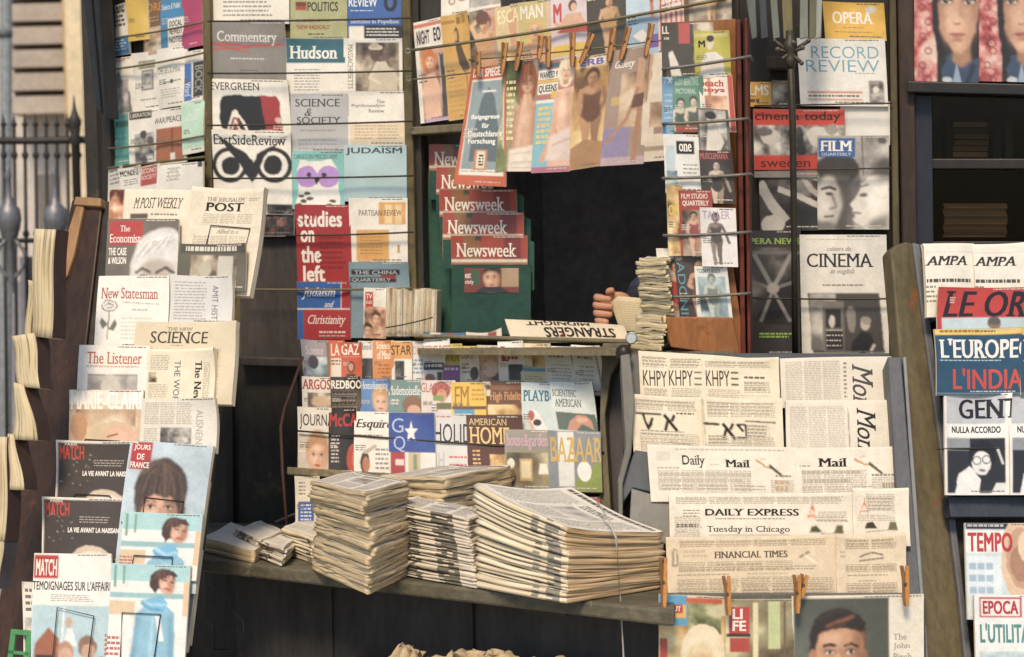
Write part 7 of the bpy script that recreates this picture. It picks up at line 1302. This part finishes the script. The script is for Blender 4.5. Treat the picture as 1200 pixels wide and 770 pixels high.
# papers by the hatch: leaning pile, upside down headline, little clock
zl = (K.hit(745, 400, .05)).z
vp = [(744, 404), (778, 412), (800, 402)]
pile('newspaper', [(743, 409), (779, 412), (790, 400)], 26, (.225, .225, .225, .225), 'small cream paper in the ragged leaning pile beside the upright rack', 'topmost small cream paper of the ragged pile beside the upright rack', 'ragged pile beside the upright rack', pages('dccba4', 300, .9, .45), z0=1.292, jit=.008, loose=1.5, round_=.2, slip=(.02, 0))
hp = Plane(660, 398, 4.86, 12, 62)
NW('newspaper lying flat with a big upside down black headline below the hatch', hp, (592, 378, 730, 399), .004, 'cfc2a8', T('STRANGERS', 634, 386, 716, 397, '2c2725', 'k', 2) + T('MIDNIGHT', 616, 378, 690, 384, '2c2725', 'k', 2) + E(654, 395, 3, 2, 'b84034'), sk=(8, 1), name='newspaper')
for x0, x1, c, lb in ((496, 545, '3a6a8a', 'blue covered booklet lying on the ledge below the green holder'), (546, 588, 'c8b8a8', 'small pale leaflet lying on the ledge below the green holder')):
    NW(lb, Plane(540, 396, 4.96, 12, 62), (x0, 388, x1, 396), .003, c, R(x0 + 8, 389, x0 + 20, 395, 'c8beb0') + R(x0 + 26, 389, x0 + 36, 394, '8a4a44'), name='booklet', cat='booklet', thick=.006)
ck = thing('round_tin', RK.hit(740, 404, .02), 'small round pale tin beside the ragged leaning pile', 'tin')
mb = MB(); c = RK.hit(740, 396, .02); mb.lathe(c, [(.001, -.012), (.013, -.012), (.015, 0), (.013, .004), (.011, .003)], metal('9aa4aa', .4, .5), 20, RK.n); mb.build('case', ck)
mb = MB(); mb.lathe(c, [(.0115, .0025), (.001, .0028)], ink('b4bcc0'), 20, RK.n); mb.build('lid', ck)
# posts that carry the hatch papers
mb = MB(); q4 = [K.hit(489, 400, -.02), K.hit(866, 412, -.02), K.hit(860, 412, .46), K.hit(489, 396, .30)]
zz = 1.279
mb.prism([xyz(v, zz) for v in q4], [xyz(v, zz + .012) for v in q4], OLIVE2); mb.build('hatch_sill', kiosk)

# ---------------------------------------------------------------- the vendor, in the dark of the hatch
def skin_body(name, pts, edges, radii, mat, sub=2, parent=None, origin=None):
    me = bpy.data.meshes.new(name); o0 = origin
    me.from_pydata([p - o0 for p in pts], edges, []); me.materials.append(mat)
    o = bpy.data.objects.new(name, me); COL.objects.link(o)
    o.modifiers.new('skin', 'SKIN'); s = o.modifiers.new('sub', 'SUBSURF'); s.levels = sub; s.render_levels = sub
    for v, r_ in zip(me.skin_vertices[0].data, radii): v.radius = (r_, r_)
    me.skin_vertices[0].data[0].use_root = True
    for p in me.polygons: p.use_smooth = True
    if parent is not None: o.parent = parent
    else: o.location = o0
    return o
SKIN = paint('b5836a', .55, .12, 30, None, (1, 1, 1)); CLOTH = paint('20242e', .85, .25, 20, None, (1, 1, 1)); PANTS = paint('1c1c20', .85, .2, 20, None, (1, 1, 1)); HAIR = paint('2a221e', .7, .3, 60)
hd = K.depth(710, 362, -.10) - .20
wr = at(738, 352, hd + .02); el = at(790, 318, hd + .20); shR = at(835, 262, hd + .42)
pc = shR + Vector((.20, .06, 0)); gz = 0
V = Vector
hipc = V((pc.x, pc.y + .03, .95)); neck = V((pc.x, pc.y, shR.z + .07)); head = neck + V((-.01, -.03, .14)); shL = V((pc.x + .20, pc.y + .04, shR.z)); elL = shL + V((.06, .0, -.28)); wrL = elL + V((-.05, -.16, -.14))
pts = [hipc, hipc.lerp(neck, .35), hipc.lerp(neck, .72), neck, neck + V((-.003, -.01, .06)), head, head + V((-.01, -.01, .08)), shR, el, wr, shL, elL, wrL,
       hipc + V((-.1, 0, -.06)), hipc + V((-.11, -.02, -.48)), hipc + V((-.11, .02, -.88)), hipc + V((.1, 0, -.06)), hipc + V((.11, -.02, -.48)), hipc + V((.11, .02, -.88)), hipc + V((-.11, -.1, -.92)), hipc + V((.11, -.1, -.92))]
ed = [(0, 1), (1, 2), (2, 3), (3, 4), (4, 5), (5, 6), (2, 7), (7, 8), (8, 9), (2, 10), (10, 11), (11, 12), (0, 13), (13, 14), (14, 15), (0, 16), (16, 17), (17, 18), (15, 19), (18, 20)]
rd_ = [.15, .14, .15, .075, .055, .085, .07, .07, .05, .03, .07, .05, .032, .09, .06, .045, .09, .06, .045, .04, .04]
vend = skin_body('person', pts, ed, rd_, CLOTH, 2, None, V((hipc.x, hipc.y, 0)))
tag(vend, 'vendor in a dark navy sleeve reaching a folded paper out of the black hatch', 'person'); WORLD[vend.name] = V((hipc.x, hipc.y, 0))
vo = V((hipc.x, hipc.y, 0))
# head with a face
def headmesh():
    bm = bmesh.new(); bmesh.ops.create_uvsphere(bm, u_segments=24, v_segments=18, radius=1)
    for v in bm.verts:
        x, y, z = v.co
        fr_ = max(0, -y)
        nose = .24 * math.exp(-(x * x) / .02 - ((z + .12) ** 2) / .05) * (fr_ > 0)
        eye = -.09 * (math.exp(-((x - .36) ** 2) / .03 - ((z - .08) ** 2) / .02) + math.exp(-((x + .36) ** 2) / .03 - ((z - .08) ** 2) / .02)) * (fr_ > 0)
        lip = .07 * math.exp(-(x * x) / .06 - ((z + .48) ** 2) / .012) * (fr_ > 0)
        ear = .10 * math.exp(-((abs(x) - 1) ** 2) / .02 - (y ** 2) / .03 - (z ** 2) / .06)
        jaw = 1 - .28 * max(0, -z) ** 1.5
        v.co = V((x * jaw * .078 + math.copysign(ear * .1, x), (y - nose - eye - lip) * .098 * (1 - .1 * max(0, -z)), z * .118))
    return bm
bm = headmesh(); R3 = Matrix.Rotation(rad(-20), 4, 'Z')
bmesh.ops.transform(bm, matrix=Matrix.Translation(head + V((0, -.01, .03)) - vo) @ R3, verts=bm.verts)
me = bpy.data.meshes.new('head'); bm.to_mesh(me); bm.free(); me.materials.append(SKIN)
for p in me.polygons: p.use_smooth = True
o = bpy.data.objects.new('head', me); COL.objects.link(o); o.parent = vend
bm = bmesh.new(); bmesh.ops.create_uvsphere(bm, u_segments=20, v_segments=14, radius=1)
for v in list(bm.verts):
    v.co = V((v.co.x * .086, v.co.y * .104 + .012, v.co.z * .112 + .022))
bmesh.ops.delete(bm, geom=[v for v in bm.verts if v.co.z < -.03 or (v.co.y < -.045 and v.co.z < .075)], context='VERTS')
bmesh.ops.transform(bm, matrix=Matrix.Translation(head + V((0, -.01, .03)) - vo) @ R3, verts=bm.verts)
me = bpy.data.meshes.new('hair'); bm.to_mesh(me); bm.free(); me.materials.append(HAIR)
o = bpy.data.objects.new('hair', me); COL.objects.link(o); o.parent = vend
# hand gripping the paper: palm and five fingers grown from the wrist as one surface
hp_ = lambda x, y, d: at(x, y, hd + d)
pts = [hp_(742, 350, .02), hp_(724, 358, .022), hp_(712, 362, .018)]; ed = [(0, 1), (1, 2)]; rd_ = [.026, .026, .024]
for k, (y, ln) in enumerate(((348, 0), (357, 2), (366, 1), (375, -3))):
    b_ = len(pts)
    pts += [hp_(706, y + 1, .012), hp_(698 - ln * .4, y, .002), hp_(699 - ln * .5, y + 1, -.016), hp_(708, y + 2, -.024), hp_(717 + ln, y + 3, -.026)]
    ed += [(2, b_), (b_, b_ + 1), (b_ + 1, b_ + 2), (b_ + 2, b_ + 3), (b_ + 3, b_ + 4)]
    rd_ += [.0112, .0108, .0100, .0094, .0078]
b_ = len(pts); pts += [hp_(716, 347, .0), hp_(712, 341, -.012), hp_(720, 340, -.022)]; ed += [(1, b_), (b_, b_ + 1), (b_ + 1, b_ + 2)]; rd_ += [.013, .0105, .008]
hn = skin_body('hand', [p for p in pts], ed, rd_, SKIN, 2, vend, vo)
cuf = skin_body('sleeve', [el.lerp(wr, .2), el.lerp(wr, .6), el.lerp(wr, .93)], [(0, 1), (1, 2)], [.055, .047, .04], paint('2c3342', .85, .25, 20, None, (1, 1, 1)), 2, vend, vo)
HPL = Plane(735, 365, hd - .012, 14, 0)
NW('folded cream paper held out by the vendor inside the hatch', HPL, (714, 346, 756, 388), .0, 'cfbf9c', L(722, 352, 750, 380, 10, 'b8a888', .3), sk=(6, 4), thick=.012, quad=[(713, 346), (756, 350), (758, 388), (727, 388)])

# ---------------------------------------------------------------- check labels
for k_, v_ in LABELS.items():
    n_ = len(k_.split())
    if not 4 <= n_ <= 16: print('LABEL LENGTH', n_, k_)
    gs_ = {bpy.data.objects[x].get('group') for x in v_}
    if len(v_) > 1 and (None in gs_): print('SHARED WITHOUT GROUP', k_, v_)
